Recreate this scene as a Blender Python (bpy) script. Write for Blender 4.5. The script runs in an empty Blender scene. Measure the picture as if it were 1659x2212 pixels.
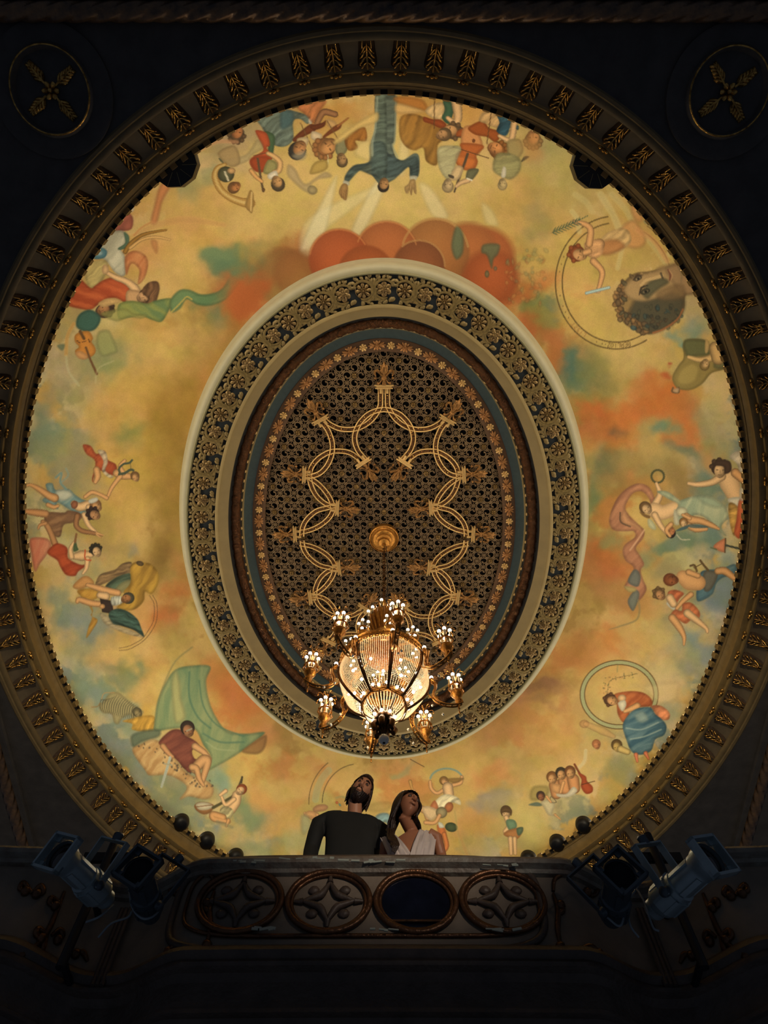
import bpy, bmesh, math, random
import numpy as np
from mathutils import Vector, Matrix

random.seed(7)
rng = np.random.default_rng(11)
PI = math.pi
TAU = 2 * math.pi

# ------------------------------------------------------------------ camera
CZ = 1.6                                  # eye height of the camera
ELEV = math.radians(67.0)                 # looking steeply up at the dome
FPX = 1475.0                              # focal length in pixels of the 1659 x 2212 frame
SE, CE = math.sin(ELEV), math.cos(ELEV)
sc = bpy.context.scene
col = sc.collection
cam_d = bpy.data.cameras.new('camera')
cam = bpy.data.objects.new('camera', cam_d)
col.objects.link(cam)
cam.location = (0, 0, CZ)
cam.rotation_euler = (PI / 2 + ELEV, 0, 0)
cam_d.sensor_fit = 'VERTICAL'
cam_d.sensor_height = 36.0
cam_d.sensor_width = 27.0
cam_d.lens = 36.0 * FPX / 2212.0
cam_d.clip_end = 200
sc.camera = cam

# ------------------------------------------------------------------ world, view
w = bpy.data.worlds.new('world')
sc.world = w
w.use_nodes = True
bg = w.node_tree.nodes['Background']
bg.inputs[0].default_value = (0.62, 0.74, 1.0, 1)
bg.inputs[1].default_value = 0.055
vs = sc.view_settings
vs.view_transform = 'Standard'
vs.look = 'None'
vs.gamma = 1.0
vs.exposure = 0.0
vs.use_curve_mapping = False

# ------------------------------------------------------------------ lamps of the place and added fill spots
COVE_POWER = 34.0     # each of the cove lamps hidden on the cornice ledge
CHAND_POWER = 62.0     # the light of the chandelier, shared by its inner bulbs

ld = bpy.data.lights.new('people_fill', 'SPOT')        # unseen spot added behind the camera to brighten the pair at the rail
ld.energy = 2200.0
ld.color = (1.0, 0.80, 0.62)
ld.spot_size = math.radians(11)
ld.spot_blend = 0.8
ld.shadow_soft_size = 0.25
lo = bpy.data.objects.new('people_fill', ld)
col.objects.link(lo)
lo.location = (4.2, -7.0, 4.6)
lo.rotation_euler = (Vector((0.02, 3.9, 5.15)) - Vector(lo.location)).to_track_quat('-Z', 'Y').to_euler()

for sx in (-1, 1):                                     # two unseen spots added behind the camera to brighten the far cornice
    ld = bpy.data.lights.new('cornice_fill', 'SPOT')
    ld.energy = 7500.0
    ld.color = (1.0, 0.83, 0.55)
    ld.spot_size = math.radians(19)
    ld.spot_blend = 0.7
    ld.shadow_soft_size = 0.4
    lo = bpy.data.objects.new('cornice_fill', ld)
    col.objects.link(lo)
    lo.location = (sx * 1.5, -10.0, 3.5)
    lo.rotation_euler = (Vector((sx * 6.3, 12.0, 13.0)) - Vector(lo.location)).to_track_quat('-Z', 'Y').to_euler()


def proj(p):
    """world point(s) (n,3) -> pixel x, y in the 1659 x 2212 frame"""
    p = np.asarray(p, float).reshape(-1, 3)
    X = p[:, 0]; Y = p[:, 1]; Z = p[:, 2] - CZ
    d = Y * CE + Z * SE
    v = -Y * SE + Z * CE
    return 829.5 + FPX * X / d, 1106.0 - FPX * v / d


def ray(px, py):
    a = (px - 829.5) / FPX
    b = (1106.0 - py) / FPX
    return Vector((a, CE - b * SE, SE + b * CE))


def at_z(px, py, z):
    r = ray(px, py)
    t = (z - CZ) / r.z
    return Vector((r.x * t, r.y * t, z))


def at_y(px, py, y):
    r = ray(px, py)
    t = y / r.y
    return Vector((r.x * t, y, CZ + r.z * t))


# ------------------------------------------------------------------ materials
MATS = {}


def mat(name, color, rough=0.6, metal=0.0, noise=0.0, nscale=8.0, bump=0.0, bscale=60.0, emit=None, estr=0.0,
        color2=None, spec=0.5, coords='Object', sheen=0.0):
    m = bpy.data.materials.new(name)
    m.use_nodes = True
    nt = m.node_tree
    b = nt.nodes['Principled BSDF']
    b.inputs['Roughness'].default_value = rough
    b.inputs['Metallic'].default_value = metal
    b.inputs['Specular IOR Level'].default_value = spec
    c1 = (*color, 1)
    b.inputs['Base Color'].default_value = c1
    tc = None
    if noise > 0 or bump > 0 or color2 is not None:
        tc = nt.nodes.new('ShaderNodeTexCoord')
    if noise > 0 or color2 is not None:
        n = nt.nodes.new('ShaderNodeTexNoise')
        n.inputs['Scale'].default_value = nscale
        n.inputs['Detail'].default_value = 6
        n.inputs['Roughness'].default_value = 0.62
        nt.links.new(tc.outputs[coords], n.inputs['Vector'])
        r = nt.nodes.new('ShaderNodeValToRGB')
        r.color_ramp.elements[0].position = 0.32
        r.color_ramp.elements[1].position = 0.70
        c2 = color2 if color2 is not None else tuple(min(1, c * (1 + noise)) for c in color)
        c0 = color if color2 is not None else tuple(c * (1 - noise) for c in color)
        r.color_ramp.elements[0].color = (*c0, 1)
        r.color_ramp.elements[1].color = (*c2, 1)
        nt.links.new(n.outputs['Fac'], r.inputs['Fac'])
        nt.links.new(r.outputs['Color'], b.inputs['Base Color'])
    if bump > 0:
        n2 = nt.nodes.new('ShaderNodeTexNoise')
        n2.inputs['Scale'].default_value = bscale
        n2.inputs['Detail'].default_value = 4
        nt.links.new(tc.outputs[coords], n2.inputs['Vector'])
        bp = nt.nodes.new('ShaderNodeBump')
        bp.inputs['Strength'].default_value = bump
        bp.inputs['Distance'].default_value = 0.02
        nt.links.new(n2.outputs['Fac'], bp.inputs['Height'])
        nt.links.new(bp.outputs['Normal'], b.inputs['Normal'])
    if emit is not None:
        b.inputs['Emission Color'].default_value = (*emit, 1)
        b.inputs['Emission Strength'].default_value = estr
    if sheen:
        b.inputs['Sheen Weight'].default_value = sheen
    MATS[name] = m
    return m


def srgb(r, g, b):
    def f(c):
        c /= 255.0
        return c / 12.92 if c <= 0.04045 else ((c + 0.055) / 1.055) ** 2.4
    return (f(r), f(g), f(b))


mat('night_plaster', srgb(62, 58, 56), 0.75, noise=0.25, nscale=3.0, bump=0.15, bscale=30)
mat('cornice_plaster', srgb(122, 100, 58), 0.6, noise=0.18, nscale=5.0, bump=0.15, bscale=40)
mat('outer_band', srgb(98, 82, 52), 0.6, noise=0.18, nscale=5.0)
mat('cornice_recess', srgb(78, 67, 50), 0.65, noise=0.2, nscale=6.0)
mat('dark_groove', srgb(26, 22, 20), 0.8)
mat('aged_gilt', srgb(232, 182, 98), 0.17, metal=0.9, color2=srgb(70, 44, 20), nscale=14.0, bump=0.3, bscale=70)
mat('bronze_leaf', srgb(58, 38, 20), 0.36, metal=0.6, color2=srgb(26, 18, 12), nscale=24.0, bump=0.5, bscale=90)
mat('cream_plaster', srgb(150, 144, 118), 0.55, noise=0.06, nscale=4.0)
mat('olive_plaster', srgb(116, 110, 76), 0.6, noise=0.1, nscale=4.0)
mat('tan_plaster', srgb(150, 130, 86), 0.6, noise=0.1, nscale=3.0)
mat('navy_ground', srgb(26, 34, 40), 0.75, noise=0.2, nscale=8.0)
mat('slate_band', srgb(72, 88, 90), 0.7, noise=0.12, nscale=12.0)
mat('brown_border', srgb(104, 74, 48), 0.6, noise=0.15, nscale=6.0)
mat('antique_relief', srgb(138, 116, 68), 0.45, metal=0.3, color2=srgb(88, 74, 44), nscale=9.0, bump=0.25, bscale=80)
mat('rosette_gilt', srgb(142, 116, 70), 0.4, metal=0.45, color2=srgb(92, 70, 42), nscale=9.0, bump=0.2, bscale=80)
mat('fret_brown', srgb(122, 98, 66), 0.6, color2=srgb(104, 80, 54), nscale=2.2)
mat('strap_gold', srgb(226, 186, 120), 0.38, metal=0.35)
mat('strap_bed', srgb(40, 26, 18), 0.6, color2=srgb(150, 100, 50), nscale=22.0, bump=0.6, bscale=60)
mat('black_void', srgb(9, 9, 14), 0.9)


# ------------------------------------------------------------------ mesh helpers
class MB:
    def __init__(self):
        self.v = []
        self.f = []

    def add(self, vs_, fs_):
        o = len(self.v)
        self.v.extend([tuple(p) for p in vs_])
        self.f.extend([tuple(i + o for i in f) for f in fs_])
        return self

    def grid(self, P, cu=False, cv=False):
        """P (nu, nv, 3) -> quads"""
        P = np.asarray(P, float)
        nu, nv = P.shape[:2]
        o = len(self.v)
        self.v.extend(map(tuple, P.reshape(-1, 3)))
        for i in range(nu if cu else nu - 1):
            i2 = (i + 1) % nu
            for j in range(nv if cv else nv - 1):
                j2 = (j + 1) % nv
                self.f.append((o + i * nv + j, o + i2 * nv + j, o + i2 * nv + j2, o + i * nv + j2))
        return self

    def box(self, c, s, rot=None):
        x, y, z = s[0] / 2, s[1] / 2, s[2] / 2
        vs_ = [Vector(p) for p in ((-x, -y, -z), (x, -y, -z), (x, y, -z), (-x, y, -z), (-x, -y, z), (x, -y, z), (x, y, z), (-x, y, z))]
        if rot is not None:
            vs_ = [rot @ p for p in vs_]
        c = Vector(c)
        return self.add([p + c for p in vs_], [(0, 3, 2, 1), (4, 5, 6, 7), (0, 1, 5, 4), (1, 2, 6, 5), (2, 3, 7, 6), (3, 0, 4, 7)])

    def lathe(self, prof, n=16, c=(0, 0, 0), rot=None, caps=True, a0=0.0, a1=TAU):
        full = abs(a1 - a0 - TAU) < 1e-6
        m = n if full else n + 1
        P = np.zeros((len(prof), m, 3))
        t = a0 + (a1 - a0) * np.arange(m) / n
        for i, (r, z) in enumerate(prof):
            P[i, :, 0] = r * np.cos(t); P[i, :, 1] = r * np.sin(t); P[i, :, 2] = z
        if rot is not None:
            R = np.array(rot.to_3x3())
            P = P @ R.T
        P = P + np.array(c, float)
        self.grid(P[:, ::-1], False, full)
        return self

    def tube(self, pts, r, n=8, closed=False, caps=True, flat=None):
        """round tube along pts; r number or list; flat=(su,sv) squashes the section"""
        pts = [Vector(p) for p in pts]
        m = len(pts)
        rs = r if hasattr(r, '__len__') else [r] * m
        T = []
        for i in range(m):
            a = pts[(i - 1) % m] if (closed or i > 0) else pts[i]
            b = pts[(i + 1) % m] if (closed or i < m - 1) else pts[i]
            t = (b - a)
            T.append(t.normalized() if t.length > 1e-9 else Vector((0, 0, 1)))
        up = Vector((0, 0, 1)) if abs(T[0].z) < 0.9 else Vector((1, 0, 0))
        N = (up - T[0] * up.dot(T[0])).normalized()
        P = np.zeros((m, n, 3))
        for i in range(m):
            N = (N - T[i] * N.dot(T[i]))
            N = N.normalized() if N.length > 1e-6 else T[i].orthogonal().normalized()
            B = T[i].cross(N)
            for k in range(n):
                a = TAU * k / n
                su, sv = flat if flat else (1, 1)
                P[i, k] = pts[i] + N * (math.cos(a) * rs[i] * su) + B * (math.sin(a) * rs[i] * sv)
        o = len(self.v)
        self.grid(P, closed, True)
        if caps and not closed:
            self.f.append(tuple(o + k for k in reversed(range(n))))
            self.f.append(tuple(o + (m - 1) * n + k for k in range(n)))
        return self

    def ball(self, c, r, n=10, m=6, s=(1, 1, 1), rot=None):
        prof = [(max(1e-4, math.sin(PI * i / m)) , -math.cos(PI * i / m)) for i in range(m + 1)]
        P = np.zeros((m + 1, n, 3))
        for i, (rr, z) in enumerate(prof):
            for k in range(n):
                P[i, k] = (rr * math.cos(TAU * k / n) * r * s[0], rr * math.sin(TAU * k / n) * r * s[1], z * r * s[2])
        if rot is not None:
            P = P @ np.array(rot.to_3x3()).T
        P = P + np.array(c, float)
        self.grid(P[:, ::-1], False, True)
        return self

    def build(self, name, m, parent=None, smooth=30, M=None, kind=None):
        me = bpy.data.meshes.new(name)
        me.from_pydata(self.v, [], self.f)
        if smooth:
            me.shade_smooth()
            me.set_sharp_from_angle(angle=math.radians(smooth))
        if m:
            me.materials.append(MATS[m] if isinstance(m, str) else m)
        return link(name, me, parent, M, kind)


def link(name, me, parent=None, M=None, kind=None):
    o = bpy.data.objects.new(name, me)
    col.objects.link(o)
    if parent is not None:
        o.parent = parent
    if M is not None:
        o.matrix_local = M
    if kind:
        o['kind'] = kind
    return o


def tag(o, label=None, cat=None, group=None, kind=None):
    if label: o['label'] = label
    if cat: o['category'] = cat
    if group: o['group'] = group
    if kind: o['kind'] = kind
    return o


def empty(name, loc=(0, 0, 0), rz=0.0, M=None):
    o = bpy.data.objects.new(name, None)
    o.empty_display_size = 0.1
    col.objects.link(o)
    if M is not None:
        o.matrix_world = M
    else:
        o.location = loc
        o.rotation_euler = (0, 0, rz)
    return o


# ------------------------------------------------------------------ the oval rings
YC = 6.84                      # the dome's centre lies this far in front of the camera


def bb(a):
    return a + 1.54 + max(0.0, a - 4.65) * 0.043


def ring_pt(a, t, z):
    return Vector((a * math.cos(t), YC + bb(a) * math.sin(t), z))


def ring_sweep(prof, n=480, t0=0.0, t1=TAU):
    """prof: list of (a, z_rel); closed round the oval"""
    mb = MB()
    full = abs(t1 - t0 - TAU) < 1e-6
    m = n if full else n + 1
    t = t0 + (t1 - t0) * np.arange(m) / n
    P = np.zeros((m, len(prof), 3))
    for j, (a, z) in enumerate(prof):
        P[:, j, 0] = a * np.cos(t)
        P[:, j, 1] = YC + bb(a) * np.sin(t)
        P[:, j, 2] = z + CZ
    mb.grid(P, full, False)
    return mb


def arc_params(a, n, phase=0.0):
    """n parameters t equally spaced by arc length round the ring a"""
    T = np.linspace(0, TAU, 4001)
    x = a * np.cos(T); y = bb(a) * np.sin(T)
    s = np.concatenate([[0], np.cumsum(np.hypot(np.diff(x), np.diff(y)))])
    return np.interp((np.arange(n) + phase) / n * s[-1], s, T)


def ring_frame(a, t, z, tilt=0.0):
    """local x: outward normal, y: along the ring, z: up; tilt leans the frame about the ring direction"""
    p = ring_pt(a, t, z + CZ)
    nx = Vector((math.cos(t) * bb(a), math.sin(t) * a, 0)).normalized()
    ny = Vector((-nx.y, nx.x, 0))
    R = Matrix((nx, ny, Vector((0, 0, 1)))).transposed().to_4x4()
    return Matrix.Translation(p) @ R @ Matrix.Rotation(tilt, 4, 'Y')


A0 = 6.98
# ================================================================== flat ceiling round the dome
def flat_ceiling():
    mb = MB()
    n = 480
    zi = 11.03 + CZ
    ao = A0 + 0.62
    X1, Y0, Y1 = 13.0, -8.0, 26.0
    inner, outer = [], []
    for k in range(n):
        t = TAU * k / n
        p = ring_pt(ao, t, zi)
        inner.append(p)
        d = Vector((p.x, p.y - YC))
        s = min(X1 / max(1e-6, abs(d.x)), ((Y1 - YC) if d.y > 0 else (YC - Y0)) / max(1e-6, abs(d.y)))
        outer.append(Vector((d.x * s, YC + d.y * s, zi)))
    P = np.array([inner, outer]).transpose(1, 0, 2)
    mb.grid(P[::-1], True, False)
    return mb

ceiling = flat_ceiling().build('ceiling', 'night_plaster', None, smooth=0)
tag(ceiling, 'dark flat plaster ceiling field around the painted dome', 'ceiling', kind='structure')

# ================================================================== the outer cornice
CORN = [(A0 + 0.30, 11.93), (A0 + 0.06, 11.93), (A0 + 0.055, 11.962), (A0 - 0.004, 11.962), (A0 - 0.004, 11.948), (A0 + 0.055, 11.948), (A0 + 0.055, 11.875), (A0 + 0.075, 11.865), (A0 + 0.08, 11.845),
        (A0 + 0.10, 11.84), (A0 + 0.125, 11.80), (A0 + 0.135, 11.74), (A0 + 0.135, 11.66), (A0 + 0.125, 11.60), (A0 + 0.10, 11.575),
        (A0 + 0.085, 11.57), (A0 + 0.085, 11.545), (A0 + 0.12, 11.53), (A0 + 0.20, 11.53), (A0 + 0.205, 11.47), (A0 + 0.235, 11.465)]
CORN2 = [(A0 + 0.235, 11.465), (A0 + 0.30, 11.44), (A0 + 0.40, 11.36), (A0 + 0.48, 11.25), (A0 + 0.515, 11.13)]
CORN3 = [(A0 + 0.515, 11.13), (A0 + 0.49, 11.125), (A0 + 0.485, 11.10), (A0 + 0.505, 11.07), (A0 + 0.54, 11.055), (A0 + 0.57, 11.055),
         (A0 + 0.58, 11.025), (A0 + 0.62, 11.015), (A0 + 0.65, 11.03)]
cornice = ring_sweep(CORN, 600).build('trim_1', 'cornice_plaster', None, smooth=35)
tag(cornice, 'olive gilded cornice of brackets and dentils ringing the painted dome', 'cornice', kind='structure')
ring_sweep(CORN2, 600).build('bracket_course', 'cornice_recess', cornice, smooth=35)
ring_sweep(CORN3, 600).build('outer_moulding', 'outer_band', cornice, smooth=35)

ring_sweep([(A0 - 0.002, 11.9475), (A0 + 0.054, 11.9475), (A0 + 0.054, 11.876)], 600).build('dentil_gap_shade', 'dark_groove', cornice, smooth=35)  # dark strip puts the shade of the deep dentil gaps into the colour
# dentils: 234 blocks sharing one mesh
dm = MB().box((0.0, 0, 0), (0.088, 0.105, 0.128))
dme = dm.build('dentil', 'cornice_plaster', cornice, smooth=0)
d_mesh = dme.data
N_DENT = 234
for i, t in enumerate(arc_params(A0 + 0.03, N_DENT)):
    M = ring_frame(A0 + 0.030, t, 11.937)
    if i == 0:
        dme.matrix_local = M
    else:
        link('dentil', d_mesh, cornice, M)


# scroll brackets (modillions): local x outward, z up; the course leans
def modillion_mesh():
    mb = MB()
    # S-shaped body: profile in (x, z) swept across y with rounded cross-section
    xs = [0.25, 0.27, 0.32, 0.38, 0.44, 0.49, 0.515]
    top = [11.45, 11.445, 11.42, 11.37, 11.30, 11.22, 11.14]
    drop = [0.10, 0.13, 0.125, 0.10, 0.085, 0.085, 0.03]
    wid = [0.115, 0.135, 0.14, 0.130, 0.118, 0.114, 0.105]
    P = np.zeros((len(xs), 9, 3))
    for i, x in enumerate(xs):
        for k in range(9):
            u = -1 + 2 * k / 8
            dz = drop[i] * (1 - abs(u) ** 2.6) * (0.82 + 0.18 * math.cos(3 * PI * u))
            P[i, k] = (x - dz * 0.55, u * wid[i], top[i] - dz * 0.75)
    mb.grid(P)
    return mb


def leaf_relief(mb, P0, P1, n, side=0.05, lift=0.02, r=0.012):
    pass

mod = modillion_mesh()
mo = mod.build('modillion', 'bronze_leaf', cornice, smooth=60)
mo_mesh = mo.data
# raised gilded leaf on each bracket: a spine with paired lobes
lf = MB()
def mod_surf(s, u, h=0.0):
    xs = [0.25, 0.27, 0.32, 0.38, 0.44, 0.49, 0.515]
    top = [11.45, 11.445, 11.42, 11.37, 11.30, 11.22, 11.14]
    drop = [0.10, 0.13, 0.125, 0.10, 0.085, 0.085, 0.03]
    wid = [0.115, 0.135, 0.14, 0.130, 0.118, 0.114, 0.105]
    q = s * (len(xs) - 1)
    x = np.interp(q, range(7), xs); tp = np.interp(q, range(7), top); dr = np.interp(q, range(7), drop); wd = np.interp(q, range(7), wid)
    dz = dr * (1 - abs(u) ** 2.6) * (0.82 + 0.18 * math.cos(3 * PI * u)) + h
    return Vector((x - dz * 0.55, u * wd, tp - dz * 0.75))
lf.tube([mod_surf(s, 0.0, 0.006) for s in np.linspace(0.16, 0.95, 9)], [0.006, 0.011, 0.012, 0.012, 0.011, 0.010, 0.009, 0.008, 0.005], n=6)
for sg in (-1, 1):
    for s0, s1, u1 in ((0.85, 0.62, 0.62), (0.72, 0.45, 0.78), (0.55, 0.30, 0.80), (0.40, 0.17, 0.62)):
        pts = [mod_surf(s0 + (s1 - s0) * q, sg * u1 * (q ** 0.7), 0.008 + 0.012 * math.sin(PI * q)) for q in np.linspace(0.05, 1, 6)]
        lf.tube(pts, [0.005, 0.010, 0.013, 0.014, 0.015, 0.008], n=6)
    lf.ball(mod_surf(0.30, sg * 0.72, 0.012), 0.018, 8, 5)
    lf.ball(mod_surf(0.60, sg * 0.72, 0.010), 0.015, 8, 5)
    for s in np.linspace(0.86, 1.0, 3):
        lf.tube([mod_surf(s, sg * 0.55, 0.004), mod_surf(s - 0.12, sg * 0.55, 0.012)], 0.007, n=5)
lfo = lf.build('acanthus_leaf', 'aged_gilt', mo, smooth=60)
lf_mesh = lfo.data
# the little berry pendant at the inner foot of each bracket
pd = MB()
for dx, dy, dz, r in ((0.0, -0.045, 0.0, 0.026), (0.0, 0.045, 0.0, 0.026), (-0.012, 0.0, -0.022, 0.024), (0.02, 0.0, 0.0, 0.03)):
    pd.ball((0.185 + dx * 1.3, dy * 1.35, 11.51 + dz * 1.3), r * 1.4, 10, 6)
pd.lathe([(0.001, -0.03), (0.016, -0.02), (0.022, 0.0), (0.012, 0.015), (0.006, 0.03)], 8, (0.155, 0, 11.475))
pdo = pd.build('berry_pendant', 'aged_gilt', mo, smooth=60)
pd_mesh = pdo.data
N_MOD = 108
BASE = Matrix.Translation((0, 0, 0))
for i, t in enumerate(arc_params(A0 + 0.3, N_MOD, 0.5)):
    # brackets sit about their own place on the ring: frame at a = A0, local x outward
    M = ring_frame(A0 + 0.38, t, 0.0) @ Matrix.Translation((-0.38, 0, 0))
    if i == 0:
        mo.matrix_local = M
    else:
        o = link('modillion', mo_mesh, cornice, M)
        link('acanthus_leaf', lf_mesh, o)
        link('berry_pendant', pd_mesh, o)

# ================================================================== edges of the ceiling panel: flat bands and rope mouldings
def rope(p0, p1, r, pitch, strands=4):
    p0, p1 = Vector(p0), Vector(p1)
    L = (p1 - p0).length
    d = (p1 - p0).normalized()
    n1 = Vector((0, 0, 1)); n2 = d.cross(n1)
    ns = int(L / 0.026)
    na = 26
    P = np.zeros((ns + 1, na, 3))
    for i in range(ns + 1):
        s = L * i / ns
        for k in range(na):
            a = TAU * k / na
            ph = strands * (a - TAU * s / pitch)
            rr = r * (0.72 + 0.28 * abs(math.cos(ph / 2)) ** 0.7)
            P[i, k] = p0 + d * s + n1 * (math.cos(a) * rr) + n2 * (math.sin(a) * rr)
    return MB().grid(P, False, True)

zr = 10.96 + CZ
trim_no = 2
for nm, p0, p1, pit, lab in (('far', (-8.6, -2.575, zr), (8.6, -2.575, zr), -1.2, 'dark twisted rope moulding along the top of the picture'),
                             ('l', (-7.93, -2.4, zr), (-7.93, 16.6, zr), 1.2, 'dark twisted rope moulding down the left edge of the ceiling'),
                             ('r', (7.93, -2.4, zr), (7.93, 16.6, zr), -1.2, 'dark twisted rope moulding down the right edge of the ceiling')):
    o = rope(p0, p1, 0.125, pit).build('trim_%d' % trim_no, MATS['night_rope'] if 'night_rope' in MATS else mat('night_rope', srgb(128, 98, 70), 0.32, metal=0.5, color2=srgb(70, 60, 54), nscale=6.0, bump=0.3, bscale=25), None, smooth=50)
    tag(o, lab, 'moulding', 'rope mouldings round the ceiling field', kind='structure')
    trim_no += 1
for x0, x1, y0, y1, lab in ((-7.80, -7.66, -2.43, 16.6, 'flat dark fillet beside the left rope moulding'), (7.66, 7.80, -2.43, 16.6, 'flat dark fillet beside the right rope moulding'),
                            (-7.9, 7.9, -3.2, -2.72, 'flat dark fillet above the top rope moulding')):
    mb = MB()
    mb.box(((x0 + x1) / 2, (y0 + y1) / 2, 10.99 + CZ), (x1 - x0, y1 - y0, 0.10))
    if x1 - x0 < 1:
        mb.box((x0 + 0.03 if x0 > 0 else x1 - 0.03, (y0 + y1) / 2, 10.95 + CZ), (0.05, y1 - y0, 0.06))
    o = mb.build('trim_%d' % trim_no, 'night_plaster', None, smooth=0)
    tag(o, lab, 'moulding', 'flat fillets round the ceiling field', kind='structure')
    trim_no += 1

# ================================================================== inner rings of the dome
ORN = [(4.665, 14.22), (4.65, 14.14), (4.62, 14.10), (4.60, 14.05), (4.585, 13.96), (4.54, 13.895), (4.48, 13.87), (4.435, 13.872)]
OLV = [(4.435, 13.872), (4.43, 13.85), (4.405, 13.84), (4.385, 13.85), (4.38, 13.90)]
FRZ = [(4.38, 13.90), (4.2, 13.93), (4.0, 13.97), (3.815, 14.0)]
TAN = [(3.815, 14.0), (3.81, 13.96), (3.78, 13.955), (3.745, 13.965), (3.735, 13.99), (3.70, 14.03), (3.62, 14.10), (3.555, 14.165)]
EGG0 = [(3.555, 14.165), (3.54, 14.22), (3.45, 14.25), (3.33, 14.42), (3.30, 14.50)]
BRN = [(3.315, 14.47), (3.30, 14.455), (3.275, 14.46), (3.27, 14.52)]
SLT = [(3.27, 14.52), (3.16, 14.535), (3.075, 14.54)]
BRD = [(3.075, 14.60), (3.072, 14.535), (3.05, 14.525), (2.81, 14.56), (2.79, 14.565), (2.785, 14.62)]
specs = [(ORN, 'cream_plaster', 'smooth cream oval moulding framing the centre of the dome', 'moulding'),
         (FRZ, 'navy_ground', 'oval frieze of leafy scrolls and rosettes on dark blue', 'frieze'),
         (TAN, 'tan_plaster', 'plain tan oval band inside the rosette frieze', 'moulding'),
         (EGG0, 'dark_groove', 'dark bronze oval moulding carved with leaves and beads', 'moulding'),
         (SLT, 'slate_band', 'plain blue-grey oval band inside the bronze moulding', 'moulding'),
         (BRD, 'brown_border', 'brown oval border studded with gilt rosettes around the grille', 'border')]
rings = []
for prof, m, lab, cat in specs:
    o = ring_sweep(prof, 420).build('trim_%d' % trim_no, m, None, smooth=35)
    tag(o, lab, cat, kind='structure')
    rings.append(o)
    trim_no += 1
cream, frieze, tanr, egg, slate, border = rings
ring_sweep(OLV, 420).build('inner_fillet', 'olive_plaster', cream, smooth=35)
ring_sweep(BRN, 420).build('inner_fillet', 'tan_plaster', egg, smooth=35)
# ================================================================== cove lamps on the hidden ledge behind the cornice
COVE_N = 26
for i, t in enumerate(arc_params(A0 + 0.2, COVE_N, 0.5)):
    ld = bpy.data.lights.new('cove_lamp', 'AREA')
    ld.shape = 'RECTANGLE'
    ld.size = 1.75
    ld.size_y = 0.10
    ld.energy = COVE_POWER
    ld.color = (1.0, 0.86, 0.62)
    ld.spread = math.radians(150)
    lo = bpy.data.objects.new('cove_lamp', ld)
    col.objects.link(lo)
    p = ring_pt(A0 + 0.17, t, 11.985 + CZ)
    nx = Vector((math.cos(t) * bb(A0), math.sin(t) * A0, 0)).normalized()
    ny = Vector((-nx.y, nx.x, 0))
    d = (-nx * 0.94 + Vector((0, 0, 1)) * 0.34).normalized()      # lamp looks inward and up
    zax = -d
    xax = ny
    yax = zax.cross(xax)
    lo.matrix_world = Matrix.Translation(p) @ Matrix((xax, yax, zax)).transposed().to_4x4()
# ================================================================== the mural: a small painter working on a canvas in the frame's pixels
MURAL_RES = (2600, 270)
PAINT_GAIN = (0.86, 0.95, 1.18)      # pigments seen under warm lamps
CW, CH0, CH1 = 1659, 150, 1990           # canvas covers x 0..1659, y 150..1990
HH = CH1 - CH0
prng = np.random.default_rng(5)


def vnoise(shape, cell, r=prng):
    """smooth value noise on the canvas, about 0 +- 1"""
    h, w = shape
    gh, gw = int(h / cell) + 4, int(w / cell) + 4
    g = r.uniform(-1, 1, (gh, gw)).astype(np.float32)
    yy = np.arange(h) / cell; xx = np.arange(w) / cell
    y0 = yy.astype(int); x0 = xx.astype(int)
    fy = (yy - y0).astype(np.float32); fx = (xx - x0).astype(np.float32)
    fy = fy * fy * (3 - 2 * fy); fx = fx * fx * (3 - 2 * fx)
    a = g[y0][:, x0]; b_ = g[y0][:, x0 + 1]; c = g[y0 + 1][:, x0]; d = g[y0 + 1][:, x0 + 1]
    top = a + (b_ - a) * fx; bot = c + (d - c) * fx
    return top + (bot - top) * fy[:, None]


def fbm(cell, oct_=4, gain=0.55):
    n = np.zeros((HH, CW), np.float32); amp = 1.0
    for _ in range(oct_):
        n += amp * vnoise((HH, CW), cell)
        cell /= 2.1; amp *= gain
    return n

YY, XX = np.mgrid[CH0:CH1, 0:CW].astype(np.float32)
WX = XX + 26 * fbm(120, 4) + 7 * fbm(22, 3)
WY = YY + 26 * fbm(120, 4) + 7 * fbm(22, 3)
cv = np.zeros((HH, CW, 3), np.float32)
cv[:] = (196, 160, 86)


def blob(x, y, rx, ry, c, al=0.8, ang=0.0, hard=1.6):
    R = max(rx, ry) * 2.0 + 70
    y0, y1 = max(0, int(y - R - CH0)), min(HH, int(y + R - CH0))
    x0, x1 = max(0, int(x - R)), min(CW, int(x + R))
    if y1 <= y0 or x1 <= x0:
        return
    u = WX[y0:y1, x0:x1] - x; v = WY[y0:y1, x0:x1] - y
    ca, sa = math.cos(ang), math.sin(ang)
    d = ((u * ca + v * sa) / rx) ** 2 + ((-u * sa + v * ca) / ry) ** 2
    a = min(1.0, al * 1.12) * np.exp(-(d ** (hard / 1.1)) * 0.75)
    s = cv[y0:y1, x0:x1]
    s += (np.array(c, np.float32) - s) * a[..., None]


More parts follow.
